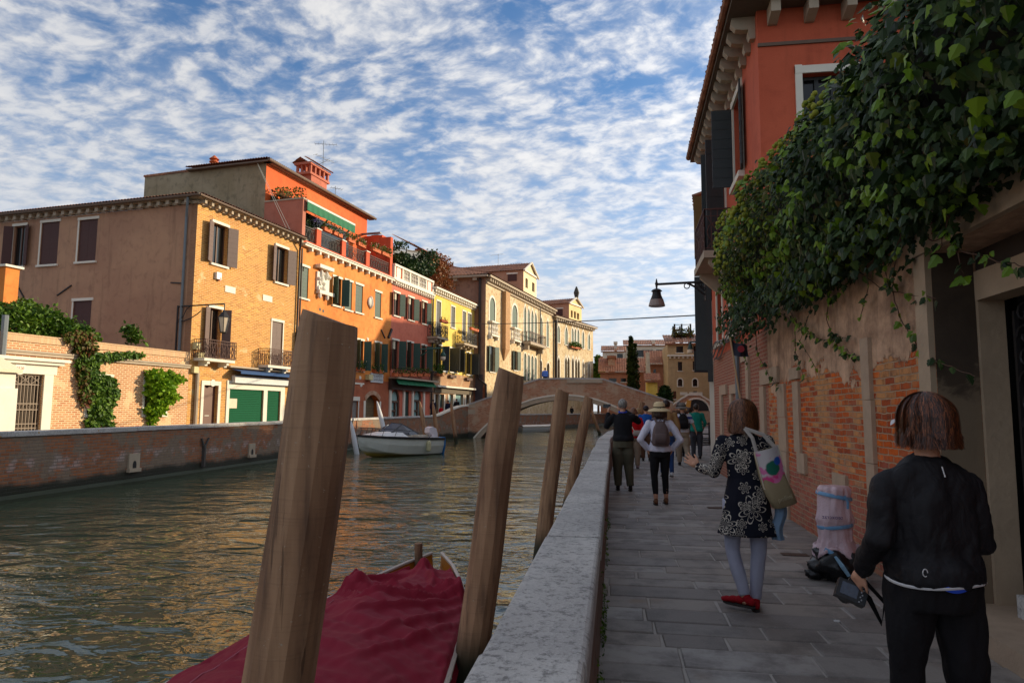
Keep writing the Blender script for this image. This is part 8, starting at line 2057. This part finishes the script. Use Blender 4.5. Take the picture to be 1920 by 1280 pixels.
def strands(hc, n, r0, ln0, ln1, flip, seed, wid=.0016, rotz=0):
    RR = random.Random(seed); st_ = MB(); Rm = Matrix.Rotation(rotz, 3, 'Z')
    for _ in range(n):
        an = RR.uniform(-.45, math.pi+.45); x0, y0 = -math.cos(an), -math.sin(an); a0 = RR.random()**.8*.9; ln = RR.uniform(ln0, ln1); R0 = r0*RR.uniform(.90, 1.03); L = []
        tot = (1-a0)*R0*1.57+ln
        for q in range(10):
            t = q/9*tot; arc_ = (1-a0)*R0*1.57
            if t < arc_: a = (a0+t/(R0*1.57))*math.pi/2; r = R0*math.sin(a); z = .042+R0*math.cos(a)*1.02
            else: d = (t-arc_)/ln; r = R0*(1+.02*math.sin(d*3))+flip*max(0, d-.6)**1.3*2.2*(.5+noise.noise(V((an*3, 2, seed)))); z = .042-(t-arc_)*(1-.12*d)
            k = .016*min(1, t/.05)
            L.append(hc+Rm @ V((x0*r, y0*r*1.12-.014, z))+V((noise.noise(V((an*5, t*9, 1)))*k, noise.noise(V((an*5, t*9, 9)))*k, 0)))
        w_ = RR.uniform(.6, 1.3)*wid
        for q in range(9):
            side = (L[q+1]-L[q]).cross(V((x0, y0, .3))).normalized()*w_*(1-.6*q/9); st_.quad(L[q]-side, L[q]+side, L[q+1]+side*.9, L[q+1]-side*.9)
    return st_
def f_strand(nt, b):
    gi = N(nt, 'NewGeometry').outputs['Random Per Island']
    setb(nt, b, RAMP(nt, gi, (0, C(24, 14, 10)), (.5, C(66, 36, 22)), (.8, C(116, 62, 34)), (1, C(150, 86, 48))), .45)
hobj = [c for c in P1.children if c.name.startswith('hair')][0]
mk('hair_strands', strands(hc, 6500, .119, .09, .155, .035, 17, rotz=rad(14)), newmat('auburn_strands', f_strand), hobj, uv=False)
m = MB(); J1 = .92
m.tube([V((.196*math.cos(t), -.012+.161*math.sin(t), J1-.004-.01*math.sin(t*2))) for t in [2*math.pi*k/40 for k in range(41)]], .0065, 5); mk('white_hem_piping', m, cloth('white', C(206, 204, 204)), P1)
m = MB(); m.grid(lambda s, t: V((.201*math.cos(-1.9+.8*s), -.012+.162*math.sin(-1.9+.8*s), .925-.028*t*math.sin(math.pi*s))), 12, 2); mk('blue_shirt', m, cloth('blue', C(40, 76, 190)), P1)
m = MB(); c = V((-.10, -.158, .975)); m.tube([c+V((.011*math.cos(t)*.9, -.004, .016*math.sin(t))) for t in [2*math.pi*k/12 for k in range(11)]], .0022, 4); mk('jacket_logo', m, cloth('white', C(206, 204, 204)), P1)
m = MB(); m.tube([V((.01, -.118, 1.42)), V((.018, -.125, 1.375))], .003, 4); mk('zip_tab', m, MATS['cloth_white'], P1)
cp = MB(); cp.grid(lambda s, t: hc+Matrix.Rotation(rad(14), 3, 'Z') @ V(((2*s-1)*.075, .085+.10*t*math.sin(math.pi*(.12+.76*s)), .055-.018*t-.03*(2*s-1)**2)), 14, 5); mk('white_visor', cp, MATS['cloth_white'], P1)
cm_ = root('photo_camera', 'black camera with grey screen held by the nearest woman', 'camera')
m = MB(); m.box(-.072, .072, -.032, .032, -.052, .045); m.hexa([(-.03, -.03, .045), (.03, -.03, .045), (.03, .03, .045), (-.03, .03, .045), (-.018, -.02, .078), (.018, -.02, .078), (.018, .02, .078), (-.018, .02, .078)]); m.box(.045, .08, -.02, .055, -.05, .035); cb2 = mk('camera_body', m, m_plain('black_camera_plastic', C(24, 25, 28), .45), cm_)
m = MB(); m.box(-.055, .03, -.036, -.031, -.035, .03); mk('screen', m, m_plain('camera_screen', C(70, 78, 92), .2), cb2)
m = MB(); m.lathe((0, .03, -.005), [(.036, 0), (.038, .05), (.042, .09), (.04, .1)], 16, (0, 1, 0)); mk('lens', m, MATS['black_camera_plastic'], cb2)
m = MB(); RRR = random.Random(2)
for k in range(7): m.lathe((.045+.008*(k % 2), -.033, .035-.013*k), [(.004, 0), (.004, .004)], 8, (0, -1, 0))
for k in range(3): m.lathe((-.06+.03*k, 0, .046), [(.006, 0), (.006, .006)], 8)
mk('buttons', m, m_plain('grey_button', C(150, 150, 154), .5), cb2)
wl_ = on_person(P1, (-.285, .20, .80)); place(cm_, wl_, 0); cm_.rotation_euler = (rad(-24), rad(20), rad(-12)); cm_.scale = (.85, .85, .85)
m = MB(); a = on_person(P1, (-.26, .22, .90)); 
m.tube([wl_+V((.04, 0, .02)), wl_+V((.10, .02, -.04)), wl_+V((.15, .0, -.16)), wl_+V((.17, .0, -.05)), a+V((.02, 0, 0))], [(.016, .004)]*5, 6); mk('strap', m, BLK, cm_, org=V((0, 0, 0))).matrix_parent_inverse = (Matrix.Translation(wl_) @ cm_.rotation_euler.to_matrix().to_4x4()).inverted()
# --- woman in the floral dress
def f_floral(nt, b):
    p = TC(nt, 'Object'); s = N(nt, 'SeparateXYZ', {0: p}); uv = N(nt, 'CombineXYZ', {0: s.outputs[0], 1: s.outputs[2], 2: 0.0}).outputs[0]
    lay = []
    for sc_, off, pet, seed in ((3.9, (.07, .1, 0), 7, 0), (7.5, (3.3, 1.7, 0), 6, 2)):
        q = VA(nt, uv, off); q = VA(nt, q, VM(nt, VA(nt, NOI(nt, q, 14, 2, .5, 0, 1), (-.5, -.5, -.5)), (.02, .02, 0)))
        vo = N(nt, 'TexVoronoi', {'Vector': q, 'Scale': sc_, 'Randomness': .75}, voronoi_dimensions='2D')
        d = N(nt, 'VectorMath', {0: VM(nt, q, (sc_, sc_, 0)), 1: VM(nt, vo.outputs['Position'], (sc_, sc_, 0))}, operation='SUBTRACT').outputs[0]
        dd = N(nt, 'SeparateXYZ', {0: d}); r = N(nt, 'VectorMath', {0: d}, operation='LENGTH').outputs['Value']
        cr = N(nt, 'SeparateColor', {0: vo.outputs['Color']}); an = MA(nt, 'ADD', MA(nt, 'ARCTAN2', dd.outputs[1], dd.outputs[0]), MA(nt, 'MULTIPLY', cr.outputs[0], 6.28))
        sz = MA(nt, 'ADD', .28, MA(nt, 'MULTIPLY', cr.outputs[1], .17))
        for wd, k in ((.042, 1.0), (.025, .62)):
            ph = MA(nt, 'ABSOLUTE', MA(nt, 'COSINE', MA(nt, 'MULTIPLY', an, pet/2.0)))
            rt = MA(nt, 'MULTIPLY', sz, MA(nt, 'POWER', ph, .55)); rt = MA(nt, 'MULTIPLY', rt, k)
            l = MA(nt, 'LESS_THAN', MA(nt, 'ABSOLUTE', MA(nt, 'SUBTRACT', r, rt)), wd*.5); l = MA(nt, 'MULTIPLY', l, MA(nt, 'GREATER_THAN', r, .05)); lay.append(l)
        st = MA(nt, 'MULTIPLY', MA(nt, 'GREATER_THAN', MA(nt, 'COSINE', MA(nt, 'MULTIPLY', an, pet*2.0)), .75), MA(nt, 'LESS_THAN', r, .13)); lay.append(st)
    t = lay[0]
    for l in lay[1:]: t = MA(nt, 'MAXIMUM', t, l)
    n = NOI(nt, p, 30, 3)
    t = MA(nt, 'MULTIPLY', t, MA(nt, 'GREATER_THAN', NOI(nt, p, 60, 2), .36))
    setb(nt, b, MIX(nt, t, C(20, 22, 34), C(190, 180, 166)), .85, n, .2, .01); b.inputs['Specular IOR Level'].default_value = .2
P2 = person('woman in black dress with white flower print and red shoes walking away', at(1405, 1143), rad(6), ht(1395, 757, at(1405, 1143)), 1.0,
    dict(shoL=(-.175, 0, 1.385), elbL=(-.27, -.03, 1.13), wriL=(-.36, .17, 1.15), elbR=(.24, -.02, 1.12), wriR=(.20, .16, 1.0), hipL=(-.10, 0, .88), kneL=(-.115, .05, .48), ankL=(-.04, -.03, .125), footL=(-.75, .55, 0), kneR=(.09, .0, .47), ankR=(.055, .03, .09), footR=(.1, 1, 0), head=(-.01, .01, 1.585)),
    hair=H_BRN, hlen=.135, top='dress', topmat=newmat('floral_dress_cloth', f_floral), hem=.62, flare=.03, trou=cloth('pale_grey', C(168, 170, 188)), twid=.98, shoe=cloth('red_suede', C(150, 20, 30), .9), vox=.0062, hbig=.97, sleeve_r=1.02, fold=.007, headrot=rad(-8),
    handd={'L': ((-.75, .25, .55), (.3, .9, .1), .22, -1)})
h2_ = [c for c in P2.children if c.name.startswith('hair')][0]
def f_br(nt, b):
    gi = N(nt, 'NewGeometry').outputs['Random Per Island']; setb(nt, b, RAMP(nt, gi, (0, C(40, 24, 16)), (.5, C(96, 56, 34)), (1, C(164, 104, 66))), .42)
mk('hair_strands', strands(V((-.01, .01, 1.585)), 3000, .118, .15, .20, .01, 5, rotz=rad(-8)), newmat('brown_strands', f_br), h2_, uv=False)
tb = root('tote_bag', 'beige tote with painted pink and green flap hanging behind the woman in the flower dress', 'bag')
def f_paint(nt, b):
    p = TC(nt, 'Object'); s = N(nt, 'SeparateXYZ', {0: p}); n = NOI(nt, p, 9, 3, .6, .6); z = s.outputs[2]
    c = MIX(nt, SM(nt, MA(nt, 'ADD', MA(nt, 'MULTIPLY', z, -7.0), n), .55, .75), C(206, 200, 200), C(214, 60, 130)); c = MIX(nt, SM(nt, NOI(nt, VA(nt, p, (5, 5, 5)), 12, 2), .52, .62), c, C(220, 120, 170))
    d1 = N(nt, 'VectorMath', {0: p, 1: (.0, -.04, .03)}, operation='DISTANCE').outputs['Value']
    c = MIX(nt, SM(nt, MA(nt, 'ADD', d1, MA(nt, 'MULTIPLY', n, .03)), .072, .06), c, C(16, 104, 84)); d2 = N(nt, 'VectorMath', {0: p, 1: (.045, -.03, .07)}, operation='DISTANCE').outputs['Value']
    c = MIX(nt, SM(nt, MA(nt, 'ADD', d2, MA(nt, 'MULTIPLY', n, .02)), .045, .035), c, C(24, 86, 180)); setb(nt, b, c, .7, n, .1, .01)
m = MB()
def bagp(s, t, w_, h): x = (2*s-1)*w_; return V((x, -.045*math.cos((2*s-1)*1.3), t*h))
m.grid(lambda s, t: bagp(s, t, .088+.0*t, .27)+V((0, 0, -.10)), 12, 12); fl1 = mk('painted_panel', m, newmat('painted_flap', f_paint), tb, smooth=True)
m = MB(); m.tube([bagp(s/16, 0, .09, .27)+V((0, -.002, -.10)) for s in range(17)], .005, 5); m.tube([bagp(0, t/8, .09, .27)+V((0, -.002, -.10)) for t in range(9)], .005, 5); m.tube([bagp(1, t/8, .09, .27)+V((0, -.002, -.10)) for t in range(9)], .005, 5); mk('panel_edging', m, cloth('cream', C(206, 192, 170)), fl1)
m = MB(); n = 16
for q, (w_, d_) in ((.0, (.090, .05)), (1, (.088, .055)), (2, (.085, .05))): pass
loft(m, [(-.255, .078, .045, .03, 0), (-.25, .086, .052, .03, 0), (-.17, .090, .055, .015, 0), (-.095, .090, .052, 0, 0), (.0, .086, .038, 0, .02), (.15, .08, .03, 0, .02)], 20, .6); bb = mk('bag_body', m, cloth('khaki_leather', C(150, 134, 104), .6), tb, smooth=True)
M = Matrix(((1, 0, 0, .02), (0, 0, -1, -.060), (0, 1, 0, -.19), (0, 0, 0, 1))); textmesh('embossed_lettering', 'pollini', .045, cloth('cream_print', C(180, 166, 136)), M, bb, .002)
m = MB(); 
for s in (-.07, .07): m.tube([V((s, .0, .16)), V((s*.6-.02, .02, .26)), V((-.08, .06, .33)), V((-.06, .13, .27)), V((.0, .13, .16))], [(.014, .004)]*5, 6)
mk('strap', m, cloth('pale_strap', C(176, 168, 160)), tb)
tb.scale = (1.12, 1.12, 1.12); tb.location = on_person(P2, (.17, -.175, 1.15)); tb.rotation_euler = (rad(4), rad(-16), rad(14))
sc_ = MB(); sc_.grid(lambda s, t: V((.05*(2*s-1)+.02*math.sin(t*6), .02*math.sin(s*8), -.3*t)), 8, 12); so2 = mk('scarf', sc_, cloth('pale_blue', C(116, 140, 164)), None, smooth=True, org=V((0, 0, 0))); tag(so2, 'pale blue scarf hanging below the tote bag', 'scarf'); so2.location = on_person(P2, (.235, -.10, .90))
# --- woman with white hat and backpack
P3 = person('woman in straw sun hat and white shirt with a grey backpack', at(1239, 945), rad(3), ht(1232, 748, at(1239, 945))*.945, .96, dict(elbL=(-.34, -.08, 1.10), wriL=(-.20, .02, .93), elbR=(.34, -.08, 1.10), wriR=(.20, .02, .93), kneL=(-.10, .02, .48), ankL=(-.085, -.06, .09), kneR=(.085, .05, .48), ankR=(.10, .10, .09)),
    hair=H_DARK, hlen=.13, topmat=cloth('white_shirt', C(212, 210, 224)), hem=.90, flare=.02, trou=BLK, twid=1.0, them=.17, shoe=cloth('brown_shoe', C(110, 72, 48)), vox=.012, hat='sun', hatmat=cloth('straw', C(214, 192, 150)), sleeve_r=1.15, handd={'L': ((.2, .5, -.8), (1, 0, 0), .9), 'R': ((-.2, .5, -.8), (-1, 0, 0), .9)})
def backpack(o, label, mat, w_=.145, h0=1.0, h1=1.40, d=.09, extra=None):
    r = thing_on(o, 'backpack', label, 'backpack'); m = MB()
    loft(m, [(h0, w_*.85, d*.8, 0, -.19), (h0+.03, w_, d, 0, -.195), (h0+.2, w_*1.0, d, 0, -.195), (h1-.1, w_*.82, d*.85, 0, -.185), (h1, w_*.5, d*.5, 0, -.165), (h1+.02, w_*.2, d*.2, 0, -.16)], 20, .7); bd = mkr('bag_body', m, mat, r, .012, 2, (.006, 10, .7))
    m = MB(); loft(m, [(h0+.04, w_*.7, .03, 0, -.19-d), (h0+.19, w_*.7, .035, 0, -.19-d+.005), (h0+.21, w_*.6, .02, 0, -.19-d+.01)], 16, .6); mk('front_pocket', m, mat, bd, smooth=True)
    m = MB()
    for s in (-1, 1): m.tube([V((s*.05, -.15, h1-.02)), V((s*.095, -.10, 1.47)), V((s*.12, .05, 1.46)), V((s*.14, .13, 1.33)), V((s*.165, .10, 1.15)), V((s*.15, -.12, 1.06))], [(.024, .008)]*6, 6)
    m.tube([V((-.03, -.17, h1)), V((0, -.18, h1+.045)), V((.03, -.17, h1))], .008, 5); mk('straps', m, mat, r); return r
backpack(P3, 'grey brown leather backpack worn by the woman in the sun hat', cloth('taupe_leather', C(98, 82, 80), .5))
# --- man with cap taking a picture
P4 = person('man in grey cap and black sweater raising a phone over the parapet', at(1169, 919), rad(12), ht(1155, 748, at(1169, 919))*.99, 1.08, dict(elbL=(-.30, .16, 1.20), wriL=(-.27, .30, 1.45), elbR=(.30, .22, 1.30), wriR=(.02, .40, 1.52), ankL=(-.10, .05, .09), ankR=(.13, -.05, .09)),
    hair=H_GREY, topmat=cloth('black_sweater', C(24, 24, 28)), hem=.93, flare=.02, trou=cloth('olive', C(88, 84, 68)), twid=1.45, shoe=BLK, vox=.012, hat='cap', hatmat=cloth('grey_cap', C(158, 154, 146)), gender='m', sleeve_r=1.2, handd={'L': ((.1, .3, 1), (.8, .3, 0), .7), 'R': ((-.7, .3, .5), (-.3, .8, 0), .8)})
ph = root('mobile_phone', 'dark phone held up by the man in the grey cap', 'phone'); m = MB(); m.box(-.078, .078, -.006, .006, -.04, .04); b_ = mk('phone_body', m, m_plain('black_glass', C(16, 16, 20), .2), ph); m = MB(); m.box(-.072, .072, -.0075, -.0062, -.035, .035); mk('screen', m, m_plain('dim_screen', C(30, 30, 38), .1), b_)
p = ony(1138, 761, at(1169, 919)[1]+.42); ph.location = p
m = MB(); m.tube([V((.075*math.cos(t), .012+.068*math.sin(t), 1.475+.012*math.sin(t))) for t in [2*math.pi*k/20 for k in range(21)]], .013, 6); mk('blue_collar', m, cloth('blue', C(40, 76, 190)), P4)
# --- red jacket, blue jacket, cap, hat man, green jacket
P5 = person('woman in red jacket with navy hood beside the parapet', at(1189, 878), rad(-12), ht(1189, 765, at(1189, 878)), 1.05, None, hair=H_BRN, hlen=.05, topmat=cloth('red', C(190, 16, 24)), hem=.86, flare=.03, trou=BEI, twid=1.35, shoe=cloth('pink_grey', C(140, 110, 110)), vox=.016, sleeve_r=1.2)
m = MB(); m.ball(V((0, -.10, 1.43)), .12, .08, .075, 14, 9); mk('navy_hood', m, NAV, P5, smooth=True)
bg_ = thing_on(P5, 'shoulder_bag', 'grey shoulder bag with pale strap on the woman in red', 'bag'); m = MB(); loft(m, [(.92, .11, .05, .09, -.20), (1.0, .13, .06, .09, -.20), (1.08, .10, .03, .09, -.19)], 16, .6); mk('bag_body', m, cloth('grey_beige', C(150, 140, 132)), bg_, smooth=True); m = MB(); m.tube([V((.0, -.2, 1.07)), V((-.12, -.16, 1.3)), V((-.16, 0, 1.47)), V((-.05, .16, 1.3))], .012, 5); mk('strap', m, cloth('cream', C(206, 192, 170)), bg_)
P6 = person('person in blue jacket and navy cap partly hidden behind the woman in red', (onx(1211, 760, 1)and ony(1211, 760, 22.4).x, 22.4), rad(0), 1.74, 1.08, None, hair=H_DARK, topmat=cloth('bright_blue', C(30, 84, 160)), hem=.86, flare=.02, trou=cloth('brown', C(92, 62, 44)), twid=1.3, shoe=BLK, vox=.018, hat='cap', hatmat=NAV, gender='m')
P6b = person('fair haired person in tan jacket left of the person in blue', (ony(1196, 760, 24).x, 24), rad(10), 1.66, 1.0, None, hair=hairmat('fair_hair', C(110, 80, 48), C(190, 150, 96)), hlen=.06, topmat=cloth('tan', C(150, 116, 76)), trou=BEI, shoe=BLK, vox=.02)
P7 = person('man in dark cap and tan shirt behind the sun hat', (ony(1249, 760, 17.2).x, 17.2), rad(-4), 1.84, 1.05, None, hair=H_DARK, topmat=cloth('tan', C(150, 116, 76)), trou=cloth('denim', C(44, 70, 116)), shoe=cloth('white_shoe', C(190, 190, 190)), vox=.016, hat='cap', hatmat=cloth('charcoal', C(44, 42, 46)), gender='m')
def f_stripe(nt, b):
    z = N(nt, 'SeparateXYZ', {0: TC(nt, 'Object')}).outputs[2]; t = MA(nt, 'MULTIPLY', MA(nt, 'GREATER_THAN', z, 1.29), MA(nt, 'LESS_THAN', z, 1.36))
    setb(nt, b, MIX(nt, t, C(196, 196, 206), C(50, 66, 140)), .85)
P8 = person('man in grey brimmed hat and striped shirt with a black backpack', at(1281, 872), rad(-8), ht(1275, 752, at(1281, 872))*.95, 1.08, dict(kneL=(-.10, .06, .48), ankL=(-.08, .12, .09), kneR=(.10, -.02, .50), ankR=(.12, -.30, .20), elbL=(-.29, -.04, 1.12), wriL=(-.28, .12, .92), elbR=(.29, -.02, 1.14), wriR=(.36, .05, .98)), hair=H_GREY, topmat=newmat('striped_shirt', f_stripe), hem=.92, slv=.42, trou=BEI, twid=1.4, shoe=BLK, vox=.015, hat='sun', hatmat=cloth('grey_hat', C(112, 106, 100)), gender='m')
backpack(P8, 'black sports backpack on the man in the grey brimmed hat', BLK, .15, 1.02, 1.42, .11)
P9 = person('man in teal jacket and dark trousers walking towards the viewer', at(1307, 860), rad(176), ht(1303, 758, at(1307, 860)), 1.05, dict(elbL=(-.28, -.02, 1.12), wriL=(-.34, .08, .90), elbR=(.27, 0, 1.12), wriR=(.24, .16, .95)), skin=M_SKIND, hair=H_DARK, topmat=cloth('teal', C(20, 120, 104)), hem=.86, flare=.02, slv=.8, trou=cloth('dark_grey', C(62, 62, 68)), twid=1.3, shoe=BLK, vox=.013, gender='m', face=True)
m = MB(); p = V((-.355, .11, .84)); m.ball(p, .045, .05, .075, 10, 8); mk('lime_glove', m, cloth('lime', C(170, 220, 30)), P9)
m = MB(); m.box(-.006, .006, .128, .14, .9, 1.40); mk('jacket_zip', m, cloth('lime_zip', C(60, 180, 90)), P9)
P10 = person('person with sunglasses and dark scarf half hidden behind the man in teal', (ony(1292, 765, 26.5).x, 26.5), rad(178), 1.70, 1.0, None, hair=H_DARK, hlen=.03, topmat=cloth('plum', C(70, 40, 50)), trou=BLK, shoe=BLK, vox=.018, face=True)
P11 = person('tall dark haired person in brown coat behind the brimmed hat', (ony(1274, 760, 25).x, 25), rad(0), 1.9, 1.1, None, hair=H_DARK, hlen=.02, topmat=cloth('brown', C(92, 62, 44)), trou=BLK, shoe=BLK, vox=.018)
ht = root('hand_cart', 'dark two wheeled hand cart pulled by the man in teal', 'cart', (2.9, 24.3, 0))
m = MB()
for s in (-1, 1): m.bar((2.95+s*.35, 23.6, .75), (2.95+s*.35, 24.9, .42), .05); m.bar((2.95+s*.35, 24.9, .42), (2.95+s*.35, 24.9, 1.2), .05)
for k in range(5): m.bar((2.6, 23.8+k*.26, .68-k*.065), (3.3, 23.8+k*.26, .68-k*.065), .04)
m.bar((2.6, 24.9, .8), (3.3, 24.9, .8), .04); m.bar((2.6, 24.9, 1.15), (3.3, 24.9, 1.15), .04); mk('frame', m, M_IRON, ht)
for s in (-1, 1):
    m = MB(); c = V((2.95+s*.42, 24.6, .26)); m.tube([c+V((0, .24*math.cos(t), .24*math.sin(t))) for t in [2*math.pi*k/16 for k in range(17)]], .03, 6)
    for k in range(3): t = k*math.pi/3; m.bar(c-V((0, .24*math.cos(t), .24*math.sin(t))), c+V((0, .24*math.cos(t), .24*math.sin(t))), .02)
    mk('wheel', m, M_IRON, ht)
# --- bridge and far quay
pb = ony(1022, 700, 63.6); zt_ = ZC+(768-687.5)/1290*63.6
person('man in light blue shirt crossing the bridge', (pb.x, 63.6), rad(70), 1.76, 1.15, None, hair=H_DARK, topmat=cloth('light_blue', C(96, 134, 214)), trou=NAV, shoe=BLK, vox=.022, z=3.78, gender='m')
for (px, hd, Y, lab, cl, tr, Hh, rzz) in ((812, 749, 60.5, 'person in navy with a round bag behind the far piles', NAV, NAV, 1.75, 90), (827, 761, 60.8, 'child in a red coat on the far quay', cloth('red', C(190, 16, 24)), NAV, 1.2, 60), (840, 750.5, 61.5, 'woman in navy with orange scarf on the far quay', NAV, BLK, 1.68, -90), (856, 747.5, 63, 'dark haired man in black walking at the foot of the bridge', BLK, BLK, 1.74, 60)):
    q = ony(px, 765, Y); zt_ = onz(px, 765, 0) and (ZC+ray(px, hd).z*(Y/ray(px, hd).y)); zb_ = max(.02, zt_-Hh)
    o = person(lab, (q.x, Y), rad(rzz), Hh, 1.1, None, hair=H_DARK, topmat=cl, trou=tr, shoe=BLK, vox=.024, z=zb_, grp='people on the far quay')
    if 'scarf' in lab: m = MB(); m.tube([V((.09*math.cos(t), .02+.08*math.sin(t), 1.45)) for t in [2*math.pi*k/12 for k in range(13)]], .04, 6); mk('scarf', m, cloth('orange', C(200, 110, 50)), o)
q = ony(1072, 768, 104); person('person in black on the quay seen through the bridge arch', (q.x, 104), rad(90), 1.72, 1.1, None, hair=H_DARK, topmat=BLK, trou=BLK, shoe=BLK, vox=.03, z=.5)
m = MB(); m.prism([(-17.5, 58.6, -.5), (-15.1, 58.6, -.5), (-14.1, 61.4, -.5), (-13.9, 66, -.5), (-17.5, 66, -.5)], (0, 0, 1.15)); tag(mk('bridge_landing', m, M_SLAB), 'stone steps and landing at the left foot of the bridge', 'pavement', kind='structure')
# ---------------------------------------------------------------- refuse by the wall
p0 = onz(1574, 1086, 0); bx, by = p0.x, p0.y
gb = root('rubbish_bag', 'crumpled black plastic rubbish bag at the foot of the brick wall', 'bag', (bx, by, 0))
def lump(m, c, rx, ry, rz, amp, f, seed, n=36, k=22, up=0):
    prev = None
    for a in range(k+1):
        t = math.pi*a/k; i = len(m.v)
        for b in range(n):
            u = 2*math.pi*b/n; d = V((math.sin(t)*math.cos(u), math.sin(t)*math.sin(u), -math.cos(t))); q = 1+amp*noise.noise(d*f+V((seed, 0, 0)))+amp*.7*abs(noise.noise(d*f*2.3+V((seed, 5, 0))))
            z = max(.005, c[2]+rz*d.z*q); m.v.append(V((c[0]+rx*d.x*q, c[1]+ry*d.y*q, z)))
        if prev is not None: m.bridge(prev, i, n)
        prev = i
M_BLKP = m_plain('shiny_black_plastic', C(14, 15, 18), .28, .2, 10, .5)
m = MB(); lump(m, (bx, by, .15), .23, .22, .17, .35, 2.4, 3, 48, 30); lump(m, (bx-.22, by-.02, .05), .09, .06, .05, .4, 3, 9, 20, 12); mk('bag_body', m, M_BLKP, gb, smooth=True)
m = MB(); a = V((bx-.10, by-.235, .26)); m.tube([a, a+V((.05, -.03, -.08)), a+V((.11, -.02, -.17))], [(.012, .004), (.02, .004), (.016, .004)], 6); mk('blue_tape', m, m_plain('pale_blue_tape', C(140, 180, 206), .4), gb)
pk_ = root('wrapped_bundle', 'tall bundle wrapped in pink plastic and blue tape standing on the black bag', 'bundle', (bx, by, .28))
M_PNK = m_plain('pink_translucent_plastic', C(214, 186, 192), .3, .10, 9, .9)
m = MB(); n = 80; prev = None
ZR_ = ((.24, .20), (.26, .205), (.32, .165), (.40, .15), (.47, .15), (.50, .152), (.56, .17), (.64, .16), (.72, .155), (.76, .15), (.80, .15), (.85, .148), (.875, .13), (.885, .02))
ZR_ = [(ZR_[k][0]*(1-q/3)+ZR_[k+1][0]*q/3, ZR_[k][1]*(1-q/3)+ZR_[k+1][1]*q/3) for k in range(len(ZR_)-1) for q in range(3)]+[ZR_[-1]]
for k, (z, r) in enumerate(ZR_):
    i = len(m.v)
    for b in range(n):
        u = 2*math.pi*b/n; rr = r*(1+.10*math.sin(u*5+z*3)*(1.2 if z < .35 else .25)+.16*noise.noise(V((math.cos(u)*3, math.sin(u)*3, z*5)))-.10*abs(noise.noise(V((math.cos(u)*5, math.sin(u)*5, z*2.5))))); m.v.append(V((bx+.0-.02+rr*math.cos(u), by+rr*.9*math.sin(u), z+(.05*math.sin(u*3+1) if z < .3 else 0))))
    if prev is not None: m.bridge(prev, i, n)
    prev = i
m.cap(prev, n); wr = mk('plastic_wrap', m, M_PNK, pk_, smooth=True)
M_TAPE = m_plain('blue_white_tape', C(110, 160, 200), .4, .25, 30)
for z, tl in ((.505, .02), (.785, -.03), (.30, .25)):
    if z == .30: continue
    m = MB(); m.tube([V((bx-.02+.158*math.cos(u), by+.145*math.sin(u), z+tl*math.cos(u))) for u in [2*math.pi*k/40 for k in range(41)]], [(.017, .004)]*41, 6, side=(0, 0, 1)); mk('tape_band', m, M_TAPE, wr)
m = MB(); m.tube([V((bx+.03, by-.15, .80)), V((bx+.06, by-.145, .74)), V((bx+.055, by-.15, .68))], [(.012, .003)]*3, 6); m.tube([V((bx-.16, by-.13, .30)), V((bx-.10, by-.175, .27))], [(.02, .004)]*2, 6); mk('loose_tape', m, M_TAPE, wr)
th = rad(-8); M = Matrix(((math.cos(th), 0, 0, bx-.075), (0, 0, -1, by-.158), (0, 1, 0, .605), (0, 0, 0, 1)))
Mx = Matrix(((-.96, 0, -.28, bx-.085), (.28, 0, -.96, by-.152), (0, 1, 0, .60), (0, 0, 0, 1)))
textmesh('mirrored_lettering', 'teoxcraz', .05, m_plain('violet_ink', C(74, 46, 104), .5), Mx, wr, .001)
lt2 = MB(); p = onz(1569, 1164, .006); lt2.box(p.x-.02, p.x+.02, p.y-.01, p.y+.01, .004, .012); tag(mk('paper_scrap', lt2, m_plain('paper_white', C(220, 220, 220), .7), None, org=p), 'tiny white paper scrap lying on the slabs', 'litter')
m = MB(); p = onz(1490, 1039, .004); p2 = onz(1345, 958, .004)
for (q, a, b) in ((p, .14, .07), (onz(1345, 952, 0), .16, .09)):
    m = MB(); m.box(q.x-a, q.x+a, q.y-b, q.y+b, .003, .008)
    for k in range(5): m.box(q.x-a*.8+k*a*.4-.006, q.x-a*.8+k*a*.4+.006, q.y-b*.7, q.y+b*.7, .008, .011)
    tag(mk('drain_cover', m, m_plain('rusty_cover', C(88, 66, 54), .8), None, org=q), 'small rusty drain cover in the slabs near the brick wall' if q is p else 'small dark drain cover in the slabs ahead of the woman in the flower dress', 'drain cover')
# moss at the foot of the parapet
R = random.Random(55); ms = MB(); pts = []
for c in (3.2, 4.9, 5.2, 5.6, 7.4, 9.5, 3.9):
    for _ in range(70): pts.append(V((-.10+R.random()*.03, c+R.gauss(0, .12), .02+R.random()**2*.45*(1 if c in (5.2, 7.4) else .4))))
leaves(ms, pts, .025, R, normal=(1, 0, .3)); mo = mk('moss', ms, M_LF, None, org=V((-.1, 5, 0)), uv=False); tag(mo, 'tufts of moss along the foot of the parapet', 'moss', kind='stuff')
